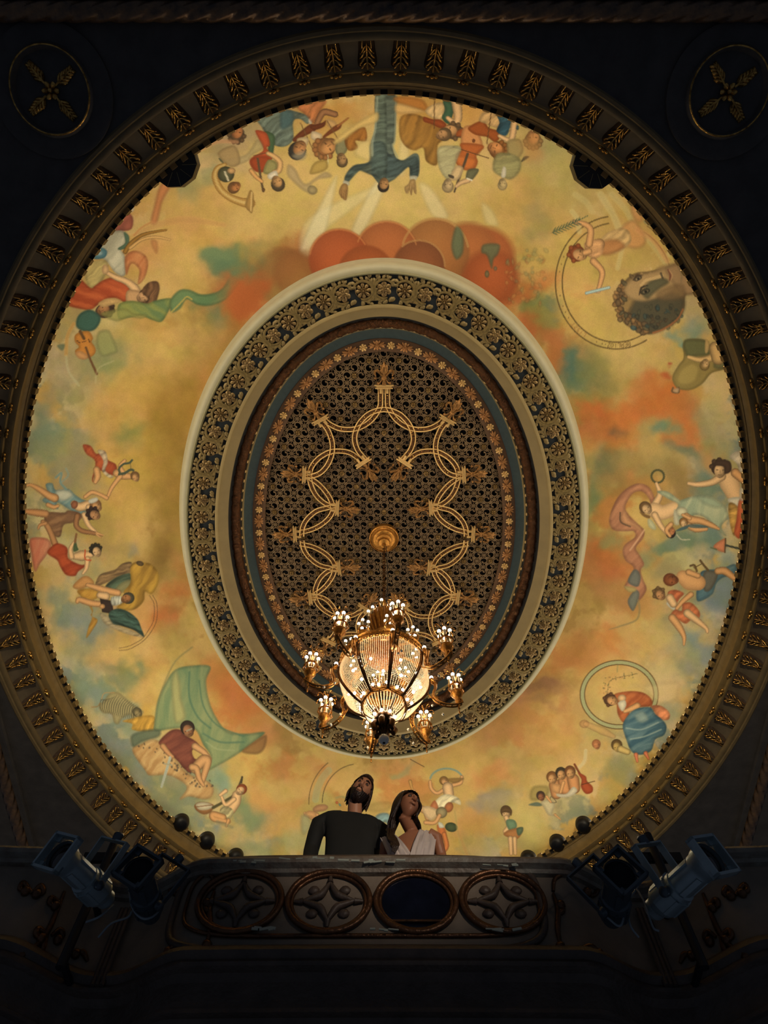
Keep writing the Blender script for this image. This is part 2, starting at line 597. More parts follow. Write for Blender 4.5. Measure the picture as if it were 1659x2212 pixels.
# ---- broken cloud all over: cool billows towards the rim of the room, warm haze towards the centre
eo = np.hypot((XX - 832) / 776, (YY - 1067) / 862)
ei = np.hypot((XX - 829) / 441, (YY - 1093) / 535)
SS = np.clip((1 - eo) / np.maximum(1e-3, (1 - eo) + (ei - 1) * 0.55), 0, 1)      # 0 at the cornice, 1 at the oval
def sstep(a, b_, x):
    t = np.clip((x - a) / (b_ - a), 0, 1)
    return t * t * (3 - 2 * t)
def layer(mask, c, al):
    cv[:] += (np.array(c, np.float32) - cv) * np.clip(mask * al, 0, 1)[..., None]
low = sstep(500, 900, YY)
layer(sstep(0.75, 0.0, SS) * sstep(-0.05, 0.45, fbm(120, 5)) * low, (140, 146, 112), .75)
layer(sstep(0.6, 0.0, SS) * sstep(0.1, 0.5, fbm(80, 5)) * low, (118, 134, 122), .75)
layer(sstep(0.7, 0.0, SS) * sstep(0.05, 0.4, fbm(70, 5)), (216, 190, 130), .7)
layer(sstep(0.2, 0.9, SS) * sstep(0.05, 0.55, fbm(110, 5)), (186, 112, 54), .7)
layer(sstep(0.3, 1.0, SS) * sstep(0.1, 0.6, fbm(90, 5)), (150, 114, 54), .65)
layer(sstep(0.1, 0.5, fbm(60, 5)) * sstep(0.2, 0.6, SS), (204, 166, 88), .5)
# ---- clouds, region by region: (x, y, rx, ry, colour, alpha, angle)
GOLD, PALE, OCHRE, ORG, TEAL, GRN, BLU, GRY, RED = (200, 165, 88), (216, 190, 120), (158, 120, 48), (190, 108, 50), (98, 122, 92), (146, 138, 76), (128, 148, 138), (150, 140, 110), (186, 92, 46)
for q in [
    # top
    (830, 400, 330, 120, (208, 176, 100), .8, 0), (560, 440, 120, 90, (200, 165, 92), .7, 0), (700, 250, 90, 40, (202, 146, 72), .8, 0), (960, 240, 110, 40, (204, 150, 76), .8, 0), (480, 320, 70, 50, (172, 150, 104), .8, 0), (520, 300, 60, 30, (178, 152, 112), .7, 0),
    (1180, 330, 90, 80, (170, 156, 98), .75, 0), (1240, 400, 80, 60, (186, 162, 92), .7, 0), (1120, 450, 70, 60, (190, 150, 74), .6, 0), (1160, 480, 30, 40, (140, 130, 80), .5, 0), (1060, 330, 70, 60, (206, 172, 100), .7, 0),
    (405, 425, 26, 22, (128, 140, 106), .85, 0), (380, 415, 16, 18, (134, 144, 108), .8, 0), (440, 395, 24, 18, (140, 146, 104), .7, 0), (330, 440, 60, 50, (202, 160, 88), .7, 0), (445, 440, 60, 40, (206, 162, 86), .6, 0),
    (430, 520, 90, 40, (204, 150, 78), .6, 0), (370, 570, 90, 60, (204, 166, 90), .7, 0), (300, 560, 60, 40, (206, 150, 82), .6, 0),
    # left upper, green scarf's cloud and the orange by the rim
    (512, 590, 40, 46, (100, 118, 82), .9, .3), (498, 560, 34, 20, (122, 134, 84), .7, 0), (540, 620, 26, 34, (120, 124, 76), .7, 0), (600, 590, 46, 36, (150, 112, 58), .8, 0), (560, 560, 46, 30, (176, 146, 74), .7, 0), (640, 570, 40, 30, (168, 100, 52), .8, 0),
    (520, 660, 60, 46, (188, 104, 52), .9, .6), (480, 700, 50, 44, (180, 112, 54), .75, .6), (455, 715, 30, 40, (126, 128, 76), .7, .3), (452, 690, 20, 30, (112, 122, 80), .6, 0), (440, 780, 50, 60, (176, 126, 58), .7, 0), (420, 850, 30, 60, (186, 108, 52), .6, .3),
    (400, 760, 70, 50, (202, 164, 84), .6, 0), (300, 780, 110, 80, (206, 168, 90), .7, 0), (340, 860, 120, 70, (198, 154, 72), .7, 0), (380, 920, 70, 80, (166, 124, 50), .75, 0), (370, 1010, 50, 90, (164, 124, 50), .75, 0), (370, 1120, 40, 90, (168, 130, 54), .7, 0),
    (205, 770, 40, 40, (150, 146, 98), .7, 0), (235, 760, 34, 30, (142, 144, 90), .7, 0), (150, 760, 24, 60, (178, 158, 104), .7, 0), (110, 830, 22, 40, (166, 150, 100), .7, 0), (95, 900, 26, 30, (150, 146, 102), .7, 0),
    # left
    (115, 935, 40, 34, (124, 138, 104), .85, 0), (90, 975, 40, 30, (134, 144, 108), .8, 0), (150, 970, 40, 30, (140, 138, 92), .7, 0), (160, 1000, 40, 24, (166, 150, 98), .6, 0), (270, 945, 34, 26, (134, 132, 74), .85, 0), (290, 975, 30, 16, (140, 136, 80), .6, 0),
    (165, 1020, 44, 34, (150, 138, 98), .7, 0), (110, 1030, 30, 16, (206, 160, 84), .7, 0), (75, 1060, 24, 30, (160, 152, 106), .7, 0), (250, 1100, 70, 60, (196, 156, 80), .6, 0), (300, 1020, 80, 70, (196, 154, 70), .7, 0), (180, 1130, 50, 40, (166, 140, 72), .6, 0),
    (240, 1190, 40, 24, (170, 140, 84), .6, 0), (260, 1200, 16, 20, (150, 140, 104), .6, 0), (345, 1215, 34, 40, (142, 106, 50), .8, .4), (310, 1260, 40, 40, (158, 120, 58), .6, 0), (390, 1260, 20, 40, (188, 130, 64), .7, 0), (370, 1290, 26, 20, (190, 112, 54), .7, 0),
    # lower left
    (110, 1260, 26, 30, (206, 172, 104), .7, 0), (140, 1290, 20, 24, (140, 144, 114), .7, 0), (100, 1320, 26, 26, (206, 172, 106), .7, 0), (170, 1340, 30, 30, (130, 138, 118), .8, 0), (200, 1330, 20, 24, (136, 140, 114), .6, 0), (140, 1370, 30, 26, (206, 170, 104), .6, 0),
    (180, 1390, 34, 24, (152, 150, 106), .6, 0), (230, 1400, 40, 24, (206, 164, 92), .7, 0), (320, 1330, 50, 40, (208, 152, 86), .7, 0), (370, 1350, 30, 30, (196, 110, 54), .7, 0), (400, 1400, 40, 40, (168, 140, 70), .7, 0), (310, 1400, 60, 30, (206, 172, 96), .7, 0),
    (255, 1425, 34, 16, (140, 136, 84), .7, 0), (290, 1445, 26, 16, (118, 130, 92), .8, 0), (270, 1465, 30, 14, (126, 136, 102), .8, .2), (180, 1460, 40, 30, (138, 148, 118), .8, .7), (205, 1490, 36, 26, (132, 148, 124), .8, .7), (240, 1530, 40, 30, (134, 150, 124), .8, .8),
    (270, 1580, 30, 26, (140, 150, 118), .8, .8), (330, 1480, 60, 34, (208, 170, 92), .7, 0), (300, 1560, 26, 26, (204, 156, 70), .7, 0), (400, 1490, 50, 34, (176, 160, 94), .6, 0), (460, 1440, 30, 30, (172, 142, 76), .6, 0),
    (500, 1500, 60, 50, (200, 128, 62), .9, .6), (540, 1550, 60, 40, (196, 116, 58), .85, .6), (470, 1450, 30, 34, (196, 130, 66), .7, .4), (590, 1580, 40, 30, (196, 138, 74), .7, 0),
    (420, 1700, 44, 30, (126, 138, 108), .75, .6), (360, 1700, 40, 40, (150, 146, 100), .7, .8), (330, 1640, 30, 30, (138, 148, 118), .7, .8), (400, 1760, 40, 30, (150, 152, 108), .7, .6), (470, 1690, 30, 30, (128, 148, 120), .8, .4), (500, 1670, 26, 20, (196, 160, 84), .6, 0),
    (540, 1740, 30, 24, (122, 136, 92), .8, 0), (560, 1770, 40, 24, (128, 140, 96), .75, 0), (600, 1710, 50, 34, (204, 150, 80), .8, 0), (640, 1680, 40, 30, (196, 166, 94), .7, 0), (520, 1810, 40, 24, (206, 172, 104), .7, 0), (580, 1830, 60, 20, (150, 154, 110), .7, 0), (620, 1780, 36, 24, (204, 160, 86), .6, 0),
    # bottom
    (690, 1740, 26, 60, (170, 160, 92), .5, 0), (700, 1670, 60, 24, (196, 150, 80), .6, 0), (870, 1660, 60, 20, (198, 138, 74), .7, 0), (880, 1655, 20, 10, (148, 150, 96), .6, 0), (960, 1650, 60, 20, (200, 150, 82), .6, 0), (720, 1800, 60, 50, (200, 170, 92), .6, 0), (1010, 1720, 50, 40, (200, 162, 84), .6, 0), (660, 1830, 30, 30, (176, 172, 112), .6, 0),
    (1055, 1740, 26, 18, (150, 134, 104), .85, 0), (1040, 1760, 24, 16, (160, 144, 106), .8, 0), (1075, 1760, 24, 24, (164, 146, 108), .7, 0), (1020, 1790, 30, 20, (200, 146, 78), .7, 0), (1130, 1800, 40, 24, (198, 178, 108), .7, 0), (1100, 1830, 50, 20, (176, 160, 96), .7, 0), (1150, 1770, 40, 24, (190, 166, 96), .6, 0), (990, 1830, 30, 40, (196, 160, 82), .5, 0),
    # lower right
    (1080, 1600, 60, 34, (188, 134, 74), .8, -.4), (1130, 1520, 60, 30, (178, 124, 70), .75, -.3), (1160, 1500, 40, 14, (138, 96, 62), .7, .1), (1170, 1530, 40, 10, (140, 102, 66), .6, .1), (1200, 1570, 60, 50, (190, 142, 78), .6, 0), (1210, 1640, 60, 40, (196, 150, 80), .6, 0), (1100, 1660, 40, 30, (170, 140, 74), .6, 0), (1060, 1690, 40, 24, (194, 130, 72), .7, 0),
    (1240, 1430, 70, 40, (192, 128, 66), .8, 0), (1190, 1450, 40, 24, (180, 116, 58), .7, -.5), (1330, 1470, 60, 50, (204, 166, 96), .7, 0), (1250, 1660, 60, 40, (204, 168, 96), .6, 0), (1330, 1680, 34, 26, (150, 142, 92), .7, 0), (1340, 1660, 20, 30, (144, 142, 98), .6, 0), (1370, 1690, 26, 16, (140, 150, 130), .7, -.6),
    (1300, 1745, 40, 20, (186, 170, 100), .7, 0), (1440, 1470, 44, 60, (206, 178, 118), .8, 0), (1450, 1530, 30, 16, (150, 154, 112), .7, 0), (1490, 1440, 40, 30, (140, 140, 112), .8, 0), (1480, 1400, 30, 24, (156, 156, 110), .7, 0), (1520, 1390, 34, 24, (130, 142, 136), .85, 0), (1500, 1360, 30, 20, (206, 176, 110), .7, 0),
    (1560, 1330, 30, 40, (148, 154, 146), .85, 0), (1540, 1290, 30, 24, (124, 138, 132), .85, 0), (1570, 1260, 24, 30, (128, 142, 136), .8, 0), (1540, 1340, 20, 14, (206, 190, 150), .7, 0), (1500, 1310, 24, 20, (196, 176, 118), .6, 0), (1470, 1350, 30, 24, (140, 134, 92), .7, 0), (1430, 1380, 40, 24, (196, 168, 104), .6, 0),
    (1300, 1400, 26, 16, (196, 118, 58), .7, 0), (1340, 1380, 40, 34, (192, 150, 84), .6, 0),
    # right
    (1300, 1210, 50, 34, (192, 112, 54), .85, 0), (1330, 1250, 40, 30, (188, 110, 56), .7, 0), (1270, 1230, 30, 40, (180, 120, 62), .7, 0), (1310, 1300, 60, 40, (170, 126, 68), .7, 0), (1280, 1170, 24, 20, (166, 138, 72), .6, 0), (1340, 1170, 24, 16, (146, 140, 80), .7, 0), (1270, 1080, 24, 60, (122, 128, 82), .85, 0),
    (1290, 1000, 40, 30, (112, 114, 74), .8, 0), (1300, 1050, 30, 20, (150, 136, 74), .6, 0), (1340, 1000, 40, 34, (166, 138, 76), .7, 0), (1380, 980, 30, 30, (180, 146, 82), .6, 0), (1290, 930, 44, 40, (190, 116, 54), .85, 0), (1310, 920, 20, 16, (98, 92, 66), .85, -.4), (1330, 890, 60, 40, (196, 116, 52), .85, 0),
    (1420, 880, 70, 40, (196, 112, 52), .9, 0), (1470, 920, 40, 44, (192, 112, 54), .85, 0), (1380, 930, 34, 24, (166, 144, 82), .7, 0), (1450, 965, 30, 16, (196, 116, 58), .8, 0), (1420, 940, 24, 16, (110, 130, 96), .8, 0), (1500, 900, 34, 30, (196, 130, 66), .7, 0), (1530, 940, 30, 40, (150, 142, 90), .8, 0), (1560, 920, 26, 60, (178, 162, 106), .7, 0),
    (1520, 980, 30, 34, (190, 140, 74), .7, 0), (1460, 985, 30, 20, (112, 118, 82), .8, 0), (1430, 1010, 24, 20, (170, 144, 82), .7, 0), (1400, 1030, 40, 20, (158, 138, 78), .7, 0), (1530, 1040, 40, 24, (112, 130, 100), .85, 0), (1510, 1060, 20, 30, (120, 132, 100), .7, 0), (1560, 1010, 20, 20, (188, 158, 92), .7, 0),
    (1470, 1060, 34, 30, (140, 114, 62), .75, .3), (1440, 1040, 30, 18, (152, 124, 66), .7, 0), (1430, 1180, 30, 16, (116, 130, 94), .85, 0), (1470, 1170, 34, 22, (116, 132, 102), .8, 0), (1540, 1150, 40, 26, (110, 132, 108), .85, 0), (1440, 1140, 20, 14, (156, 126, 66), .6, 0), (1480, 1210, 34, 20, (192, 178, 116), .7, 0), (1450, 1230, 30, 20, (156, 140, 90), .7, 0),
    (1390, 1210, 20, 20, (140, 138, 92), .7, 0), (1440, 1290, 20, 30, (180, 152, 94), .6, 0), (1575, 1190, 22, 20, (150, 160, 140), .7, 0), (1590, 1230, 14, 24, (120, 140, 140), .7, 0),
    # upper right
    (1230, 790, 40, 34, (86, 114, 88), .95, 0), (1265, 800, 34, 26, (120, 126, 78), .8, 0), (1290, 770, 34, 30, (138, 128, 72), .8, 0), (1240, 750, 30, 20, (176, 134, 66), .6, 0), (1300, 820, 34, 24, (150, 132, 72), .7, 0), (1260, 850, 40, 16, (148, 134, 70), .7, 0), (1270, 870, 40, 24, (194, 108, 50), .85, 0), (1240, 900, 20, 40, (190, 110, 54), .7, 0),
    (1180, 690, 34, 26, (142, 134, 66), .9, .4), (1170, 660, 20, 16, (128, 130, 68), .8, 0), (1160, 640, 34, 16, (190, 104, 52), .8, 0), (1200, 620, 30, 20, (188, 112, 58), .7, 0), (1205, 675, 20, 12, (106, 118, 84), .7, 0), (1140, 600, 40, 34, (190, 130, 66), .7, 0), (1100, 630, 40, 40, (178, 96, 48), .85, .6), (1150, 710, 30, 24, (186, 104, 52), .75, .7),
    (1180, 760, 20, 30, (180, 112, 56), .7, .6), (1120, 560, 34, 40, (170, 140, 72), .7, 0), (1100, 540, 24, 30, (196, 140, 72), .7, 0), (1170, 580, 40, 30, (196, 162, 84), .7, 0), (1280, 680, 60, 60, (204, 168, 88), .7, 0), (1230, 600, 40, 40, (202, 164, 84), .7, 0), (1360, 760, 50, 40, (204, 172, 96), .7, 0), (1430, 790, 40, 30, (200, 164, 90), .7, 0),
    (1500, 720, 30, 24, (124, 142, 112), .8, 0), (1450, 735, 16, 10, (128, 148, 118), .7, 0), (1462, 750, 8, 8, (120, 150, 130), .8, 0), (1480, 640, 40, 60, (190, 170, 112), .6, 0), (1530, 700, 24, 40, (186, 168, 112), .6, 0), (1560, 840, 26, 40, (206, 178, 110), .8, 0), (1480, 850, 24, 16, (150, 148, 96), .7, 0), (1510, 870, 24, 14, (196, 156, 80), .6, 0),
    (1420, 830, 14, 10, (186, 92, 50), .8, 0), (1424, 805, 5, 5, (180, 90, 60), .8, 0), (1375, 830, 30, 24, (200, 120, 58), .7, 0), (1405, 475, 16, 10, (136, 148, 110), .8, 0), (1380, 500, 20, 30, (206, 158, 92), .6, 0), (1330, 450, 50, 40, (200, 160, 86), .6, 0),
]:
    blob(*q)
# marbling of the glaze
g1, g2 = fbm(60, 5), fbm(34, 4)
cv *= (1 + 0.04 * g1 + 0.018 * fbm(14, 3))[..., None]
cv[..., 2] *= (1 + 0.05 * g2)
cv[..., 0] *= (1 + 0.02 * g2)


# ---- figure drawing
FR = [0.0, 0.0, 1.0]
def frame(x, y, s):
    FR[0], FR[1], FR[2] = x, y, s
def _xy(pts):
    return np.array([(FR[0] + x / FR[2], FR[1] + y / FR[2]) for x, y in pts], np.float32)
def _win(p, pad):
    x0 = max(0, int(p[:, 0].min() - pad)); x1 = min(CW, int(p[:, 0].max() + pad) + 2)
    y0 = max(0, int(p[:, 1].min() - pad - CH0)); y1 = min(HH, int(p[:, 1].max() + pad - CH0) + 2)
    return x0, x1, y0, y1
def _segdist(X, Y, a, b_):
    d = b_ - a
    L2 = float(d @ d) + 1e-9
    t = np.clip(((X - a[0]) * d[0] + (Y - a[1]) * d[1]) / L2, 0, 1)
    return np.hypot(X - a[0] - t * d[0], Y - a[1] - t * d[1]), t
def _mix(x0, x1, y0, y1, c, a):
    s = cv[y0:y1, x0:x1]
    s += (np.asarray(c, np.float32) - s) * np.clip(a, 0, 1)[..., None]
def curve(pts, m=5):
    """close smooth outline through pts (crop coordinates)"""
    P_ = [Vector(p) for p in pts]
    n_ = len(P_); out_ = []
    for i in range(n_):
        p0, p1, p2, p3 = P_[i - 1], P_[i], P_[(i + 1) % n_], P_[(i + 2) % n_]
        for k in range(m):
            t = k / m
            out_.append(tuple(0.5 * ((2 * p1) + (p2 - p0) * t + (2 * p0 - 5 * p1 + 4 * p2 - p3) * t * t + (3 * p1 - p0 - 3 * p2 + p3) * t ** 3)))
    return out_
def poly(pts, c, al=1.0, soft=0.9, smooth=True, fold=None, c2=None, amp=0.22, seed=0):
    """filled shape; fold=(angle, period px) adds drapery shading, c2 a second colour towards the shadow folds"""
    p = _xy(curve(pts) if smooth else pts)
    x0, x1, y0, y1 = _win(p, soft + 2)
    if x1 <= x0 or y1 <= y0: return
    X = XX[y0:y1, x0:x1]; Y = YY[y0:y1, x0:x1]
    ins = np.zeros(X.shape, bool); dm = np.full(X.shape, 1e9, np.float32)
    for i in range(len(p)):
        a, b_ = p[i - 1], p[i]
        dd, _ = _segdist(X, Y, a, b_)
        dm = np.minimum(dm, dd)
        if a[1] != b_[1]:
            cond = ((a[1] > Y) != (b_[1] > Y)) & (X < (b_[0] - a[0]) * (Y - a[1]) / (b_[1] - a[1]) + a[0])
            ins ^= cond
    sd = np.where(ins, dm, -dm)
    a = np.clip(0.5 + sd / soft / 2, 0, 1) * al
    C = np.zeros(X.shape + (3,), np.float32); C[:] = c
    if fold:
        an, per = fold[0], fold[1]
        ca_, sa_ = math.cos(an), math.sin(an)
        u = (X * ca_ + Y * sa_); v = (-X * sa_ + Y * ca_)
        u = u + 0.35 * per * nz(X / (per * 2.2) * 9, Y / (per * 2.2) * 9, seed)
        k = 1.25 * nz(u / per * 15, v / (per * 4.5) * 9, seed + 1) + 0.35 * np.sin(u * TAU / (per * 1.7))
        if c2 is not None:
            C += (np.array(c2, np.float32) - C) * 0.8 * np.clip(0.5 - 0.5 * k, 0, 1)[..., None]
        else:
            C *= (1 + amp * k)[..., None]
    # soft rounding towards the edge
    C *= (0.80 + 0.23 * np.clip(sd / 7.0, 0, 1))[..., None]
    s = cv[y0:y1, x0:x1]
    s += (C - s) * a[..., None]
NZ = fbm(9, 3)
def nz(u, v, seed):
    """smooth tileless lookup into the noise sheet at u, v (cell about 9)"""
    u = np.abs(u + 311 + seed * 97.3) % (CW - 2); v = np.abs(v + 257 + seed * 61.7) % (HH - 2)
    u0 = u.astype(int); v0 = v.astype(int)
    fu = u - u0; fv = v - v0
    return NZ[v0, u0] * (1 - fu) * (1 - fv) + NZ[v0, u0 + 1] * fu * (1 - fv) + NZ[v0 + 1, u0] * (1 - fu) * fv + NZ[v0 + 1, u0 + 1] * fu * fv
def open_curve(pts, ws, m=4):
    L = [np.array(p, float) for p in pts]
    Q = [2 * L[0] - L[1]] + L + [2 * L[-1] - L[-2]]
    op, ow = [], []
    for i in range(1, len(Q) - 2):
        p0, p1, p2, p3 = Q[i - 1], Q[i], Q[i + 1], Q[i + 2]
        for k in range(m):
            t = k / m
            op.append(tuple(0.5 * ((2 * p1) + (p2 - p0) * t + (2 * p0 - 5 * p1 + 4 * p2 - p3) * t * t + (3 * p1 - p0 - 3 * p2 + p3) * t ** 3)))
            ow.append(ws[i - 1] + (ws[i] - ws[i - 1]) * t)
    op.append(tuple(L[-1])); ow.append(ws[-1])
    return op, ow
def limb(pts, ws, c, al=1.0, dark=0.5, soft=0.8, light=1.1):
    """tapering rounded stroke; ws half-widths in crop units"""
    ws = list(ws) if hasattr(ws, '__len__') else [ws] * len(pts)
    if 3 <= len(pts) <= 14:
        pts, ws = open_curve(pts, ws)
    p = _xy(pts)
    ws = [w_ / FR[2] for w_ in ws]
    x0, x1, y0, y1 = _win(p, max(ws) + 2)
    if x1 <= x0 or y1 <= y0: return
    X = XX[y0:y1, x0:x1]; Y = YY[y0:y1, x0:x1]
    best = np.full(X.shape, 9.0, np.float32); wl = np.ones(X.shape, np.float32)
    for i in range(1, len(p)):
        d, t = _segdist(X, Y, p[i - 1], p[i])
        w_ = ws[i - 1] + (ws[i] - ws[i - 1]) * t
        q = d / np.maximum(w_, 0.3)
        m_ = q < best
        best = np.where(m_, q, best); wl = np.where(m_, w_, wl)
    a = np.clip((1 - best) * wl / soft + 0.5, 0, 1) * al
    sh = light + (dark + 0.08 - light) * np.clip(best, 0, 1) ** 2.2
    C = np.array(c, np.float32)[None, None] * sh[..., None]
    s = cv[y0:y1, x0:x1]
    s += (C - s) * a[..., None]
def line(pts, w_, c, al=1.0, soft=0.7):
    limb(pts, w_, c, al, dark=1.0, light=1.0, soft=soft)
def oval(x, y, rx, ry, c, ang=0.0, al=1.0, dark=0.66, soft=0.9, lx=0.0, ly=0.0):
    cx, cy = FR[0] + x / FR[2], FR[1] + y / FR[2]
    rx, ry = rx / FR[2], ry / FR[2]
    R = max(rx, ry) + 3
    x0, x1 = max(0, int(cx - R)), min(CW, int(cx + R) + 2)
    y0, y1 = max(0, int(cy - R - CH0)), min(HH, int(cy + R - CH0) + 2)
    if x1 <= x0 or y1 <= y0: return
    u = XX[y0:y1, x0:x1] - cx; v = YY[y0:y1, x0:x1] - cy
    ca, sa = math.cos(ang), math.sin(ang)
    e = np.hypot((u * ca + v * sa) / rx, (-u * sa + v * ca) / ry)
    e2 = np.hypot((u * ca + v * sa) / rx - lx, (-u * sa + v * ca) / ry - ly)
    a = np.clip((1 - e) * min(rx, ry) / soft + 0.5, 0, 1) * al
    C = np.array(c, np.float32)[None, None] * (1.06 + (dark - 1.06) * np.clip(e2, 0, 1.2) ** 2)[..., None]
    s = cv[y0:y1, x0:x1]
    s += (C - s) * a[..., None]
def circ(x, y, r, w_, c, a0=0, a1=360, al=1.0, ry=None):
    ry = ry or r
    n_ = max(8, int(abs(a1 - a0) / 6))
    line([(x + r * math.cos(math.radians(a0 + (a1 - a0) * i / n_)), y + ry * math.sin(math.radians(a0 + (a1 - a0) * i / n_))) for i in range(n_ + 1)], w_, c, al)
def head(x, y, r, ang, skin, hair, face=0.0, al=1.0, curls=0, tall=1.25, hs=1.0):
    """a head: hair mass behind, face oval, brow, eye, nose and mouth marks; ang = direction of the chin (radians, image)"""
    ca, sa = math.cos(ang), math.sin(ang)
    L_ = lambda u, v: (x + u * ca - v * sa, y + u * sa + v * ca)      # u towards the chin, v sideways
    hx, hy = L_(-0.28 * r, -0.15 * r * face)
    oval(hx, hy, r * 1.18 * hs, r * 1.12 * hs, hair, ang, al)
    for i in range(curls):
        b_ = ang + PI * 0.55 + TAU * 0.45 * i / max(1, curls - 1) + 0.0
        b_ = ang + math.radians(95 + 170 * i / max(1, curls - 1))
        oval(hx + math.cos(b_) * r * 1.05, hy + math.sin(b_) * r * 1.05, r * .34, r * .34, hair, 0, al)
    fx, fy = L_(0.22 * r, 0.12 * r * face)
    oval(fx, fy, r * tall * 0.78, r * 0.78, skin, ang, al, dark=0.72, lx=-0.2, ly=0.3)
    if r / FR[2] > 5:
        k = max(0.55 * FR[2], 0.07 * r)
        dk = tuple(c_ * 0.42 for c_ in skin)
        for sg in (-1, 1):
            e = L_(0.12 * r, (0.32 * sg + 0.16 * face) * r)
            e2 = L_(0.10 * r, (0.52 * sg + 0.16 * face) * r)
            line([e, e2], k, dk, 0.9 * al)
        line([L_(0.12 * r, 0.14 * face * r), L_(0.50 * r, 0.20 * face * r)], k * 0.9, tuple(c_ * 0.68 for c_ in skin), 0.8 * al)
        line([L_(0.74 * r, (-0.18 + 0.16 * face) * r), L_(0.74 * r, (0.22 + 0.16 * face) * r)], k, tuple(c_ * 0.5 for c_ in skin), 0.85 * al)

SK = (204, 150, 92); SKP = (216, 172, 116); SKD = (150, 106, 62); HB = (92, 66, 40); HK = (66, 58, 46)
# ---------------- top: light shafts, orange cloud lobes by the rim
frame(0, 0, 1)
for pts, al in (([(800, 405), (822, 405), (700, 500), (664, 540), (645, 540), (668, 470)], .35), ([(716, 395), (726, 400), (690, 540), (648, 538)], .5), ([(812, 390), (836, 392), (786, 500), (758, 500)], .5), ([(905, 400), (930, 405), (968, 466), (934, 466)], .4), ([(870, 290), (885, 330), (870, 380), (856, 360)], .35), ([(1040, 440), (1062, 452), (1076, 486), (1050, 482)], .35)):
    poly(pts, (226, 214, 166), al, 4.0)
for x, y, r, c in ((612, 598, 62, (150, 108, 56)), (640, 590, 50, (160, 100, 52)), (1042, 560, 70, (178, 96, 50)), (1010, 540, 60, (176, 104, 54)), (940, 545, 74, (172, 110, 58)), (835, 545, 68, (184, 104, 56)), (733, 560, 66, (182, 90, 48)), (905, 575, 56, (146, 86, 50)), (1060, 600, 60, (176, 90, 46)), (790, 590, 60, (176, 92, 48))):
    oval(x, y, r, r, c, 0, 0.95 if x > 700 else 0.6, dark=0.86, soft=6 if 700 < x < 1000 else 16)
circ(733, 560, 64, 1.6, (206, 128, 70), 190, 330, .6); circ(835, 545, 66, 1.6, (206, 136, 76), 200, 345, .6); circ(940, 545, 72, 2.5, (196, 150, 84), 195, 350, .6); circ(905, 575, 56, 2, (190, 140, 80), 230, 360, .7)
poly([(985, 490), (1000, 505), (1000, 545), (985, 560), (975, 530)], (94, 110, 78), .8, 3)
poly([(1045, 528), (1078, 528), (1076, 548), (1066, 560), (1062, 580), (1052, 552), (1040, 545)], (100, 106, 72), .85, 2.5)
oval(1052, 592, 5, 8, (110, 108, 72), 0, .8); oval(1070, 580, 4, 5, (110, 108, 80), 0, .7)
# broken cloud edge at the right of the orange lobes
rr = np.random.default_rng(3)
for i in range(60):
    x = rr.uniform(1090, 1180); y = rr.uniform(540, 660)
    oval(x, y, rr.uniform(3, 8), rr.uniform(2, 5), [(150, 140, 84), (186, 104, 58), (200, 150, 80), (122, 128, 84)][rr.integers(4)], rr.uniform(0, 3), .4, soft=3)

# ---------------- the conductor, head down, and the players round him
frame(830, 190, 3.858)
poly([(-10, 60), (105, 68), (100, 200), (90, 420), (70, 480), (100, 580), (160, 600), (250, 545), (292, 580), (285, 735), (215, 745), (205, 660), (130, 720), (70, 770), (0, 760), (-10, 400)], (92, 100, 84), 1, 1.2, fold=(1.4, 9), amp=.14)
poly([(-8, 540), (60, 560), (160, 610), (270, 570), (282, 720), (222, 735), (205, 650), (110, 730), (20, 750), (-8, 740)], (66, 78, 72), .9, 2.0, fold=(1.2, 8), amp=.18)
line([(100, 70), (88, 430), (70, 480), (110, 580)], 9, (150, 152, 120), .6, 2)
poly([(215, 735), (275, 735), (262, 770), (222, 775)], (206, 196, 160), .9)
poly([(218, 765), (258, 768), (268, 880), (250, 870), (240, 840), (226, 895), (205, 850), (185, 880), (168, 830), (200, 800)], (176, 140, 84), 1)
for q in ((232, 800, 226, 890), (246, 800, 252, 872), (215, 810, 196, 880)):
    line([(q[0], q[1]), (q[2], q[3])], 3.5, (130, 98, 58), .8)
frame(400, 190, 3.858)
poly([(1585, 60), (1670, 58), (1670, 770), (1560, 730), (1545, 640), (1440, 700), (1345, 800), (1330, 740), (1400, 650), (1520, 620), (1560, 560), (1545, 460), (1580, 330)], (96, 106, 88), 1, 1.2, fold=(1.5, 9), amp=.14)
poly([(1540, 470), (1670, 470), (1670, 760), (1550, 725), (1430, 690), (1345, 795), (1335, 735), (1410, 645), (1530, 620)], (74, 86, 76), .9, 2, fold=(1.3, 8), amp=.18)
line([(1600, 80), (1585, 330), (1560, 450), (1560, 560)], 10, (170, 176, 144), .6, 2)
poly([(1322, 770), (1368, 785), (1360, 815), (1318, 800)], (204, 192, 156), .9)
poly([(1310, 800), (1356, 815), (1345, 930), (1310, 920), (1280, 870)], (166, 124, 70), 1)
for x in (1300, 1318, 1334):
    line([(x + 8, 850), (x, 915)], 3.5, (122, 88, 50), .8)
frame(830, 370, 3.858)
head(-5, 112, 50, -PI / 2 + .15, (178, 130, 78), (58, 48, 38), 0, hs=.86)
# yellow-brown cloud behind the players
frame(830, 190, 3.858)
poly([(140, 240), (250, 215), (360, 260), (470, 300), (500, 420), (445, 480), (440, 640), (350, 610), (325, 500), (250, 520), (170, 480), (125, 380)], (150, 104, 44), .9, 1.5, fold=(.5, 14), amp=.12)
poly([(105, 70), (300, 90), (360, 160), (330, 190), (100, 120)], (180, 112, 46), .8, 3)
poly([(105, 130), (250, 160), (330, 200), (110, 210)], (222, 178, 108), .8, 3)
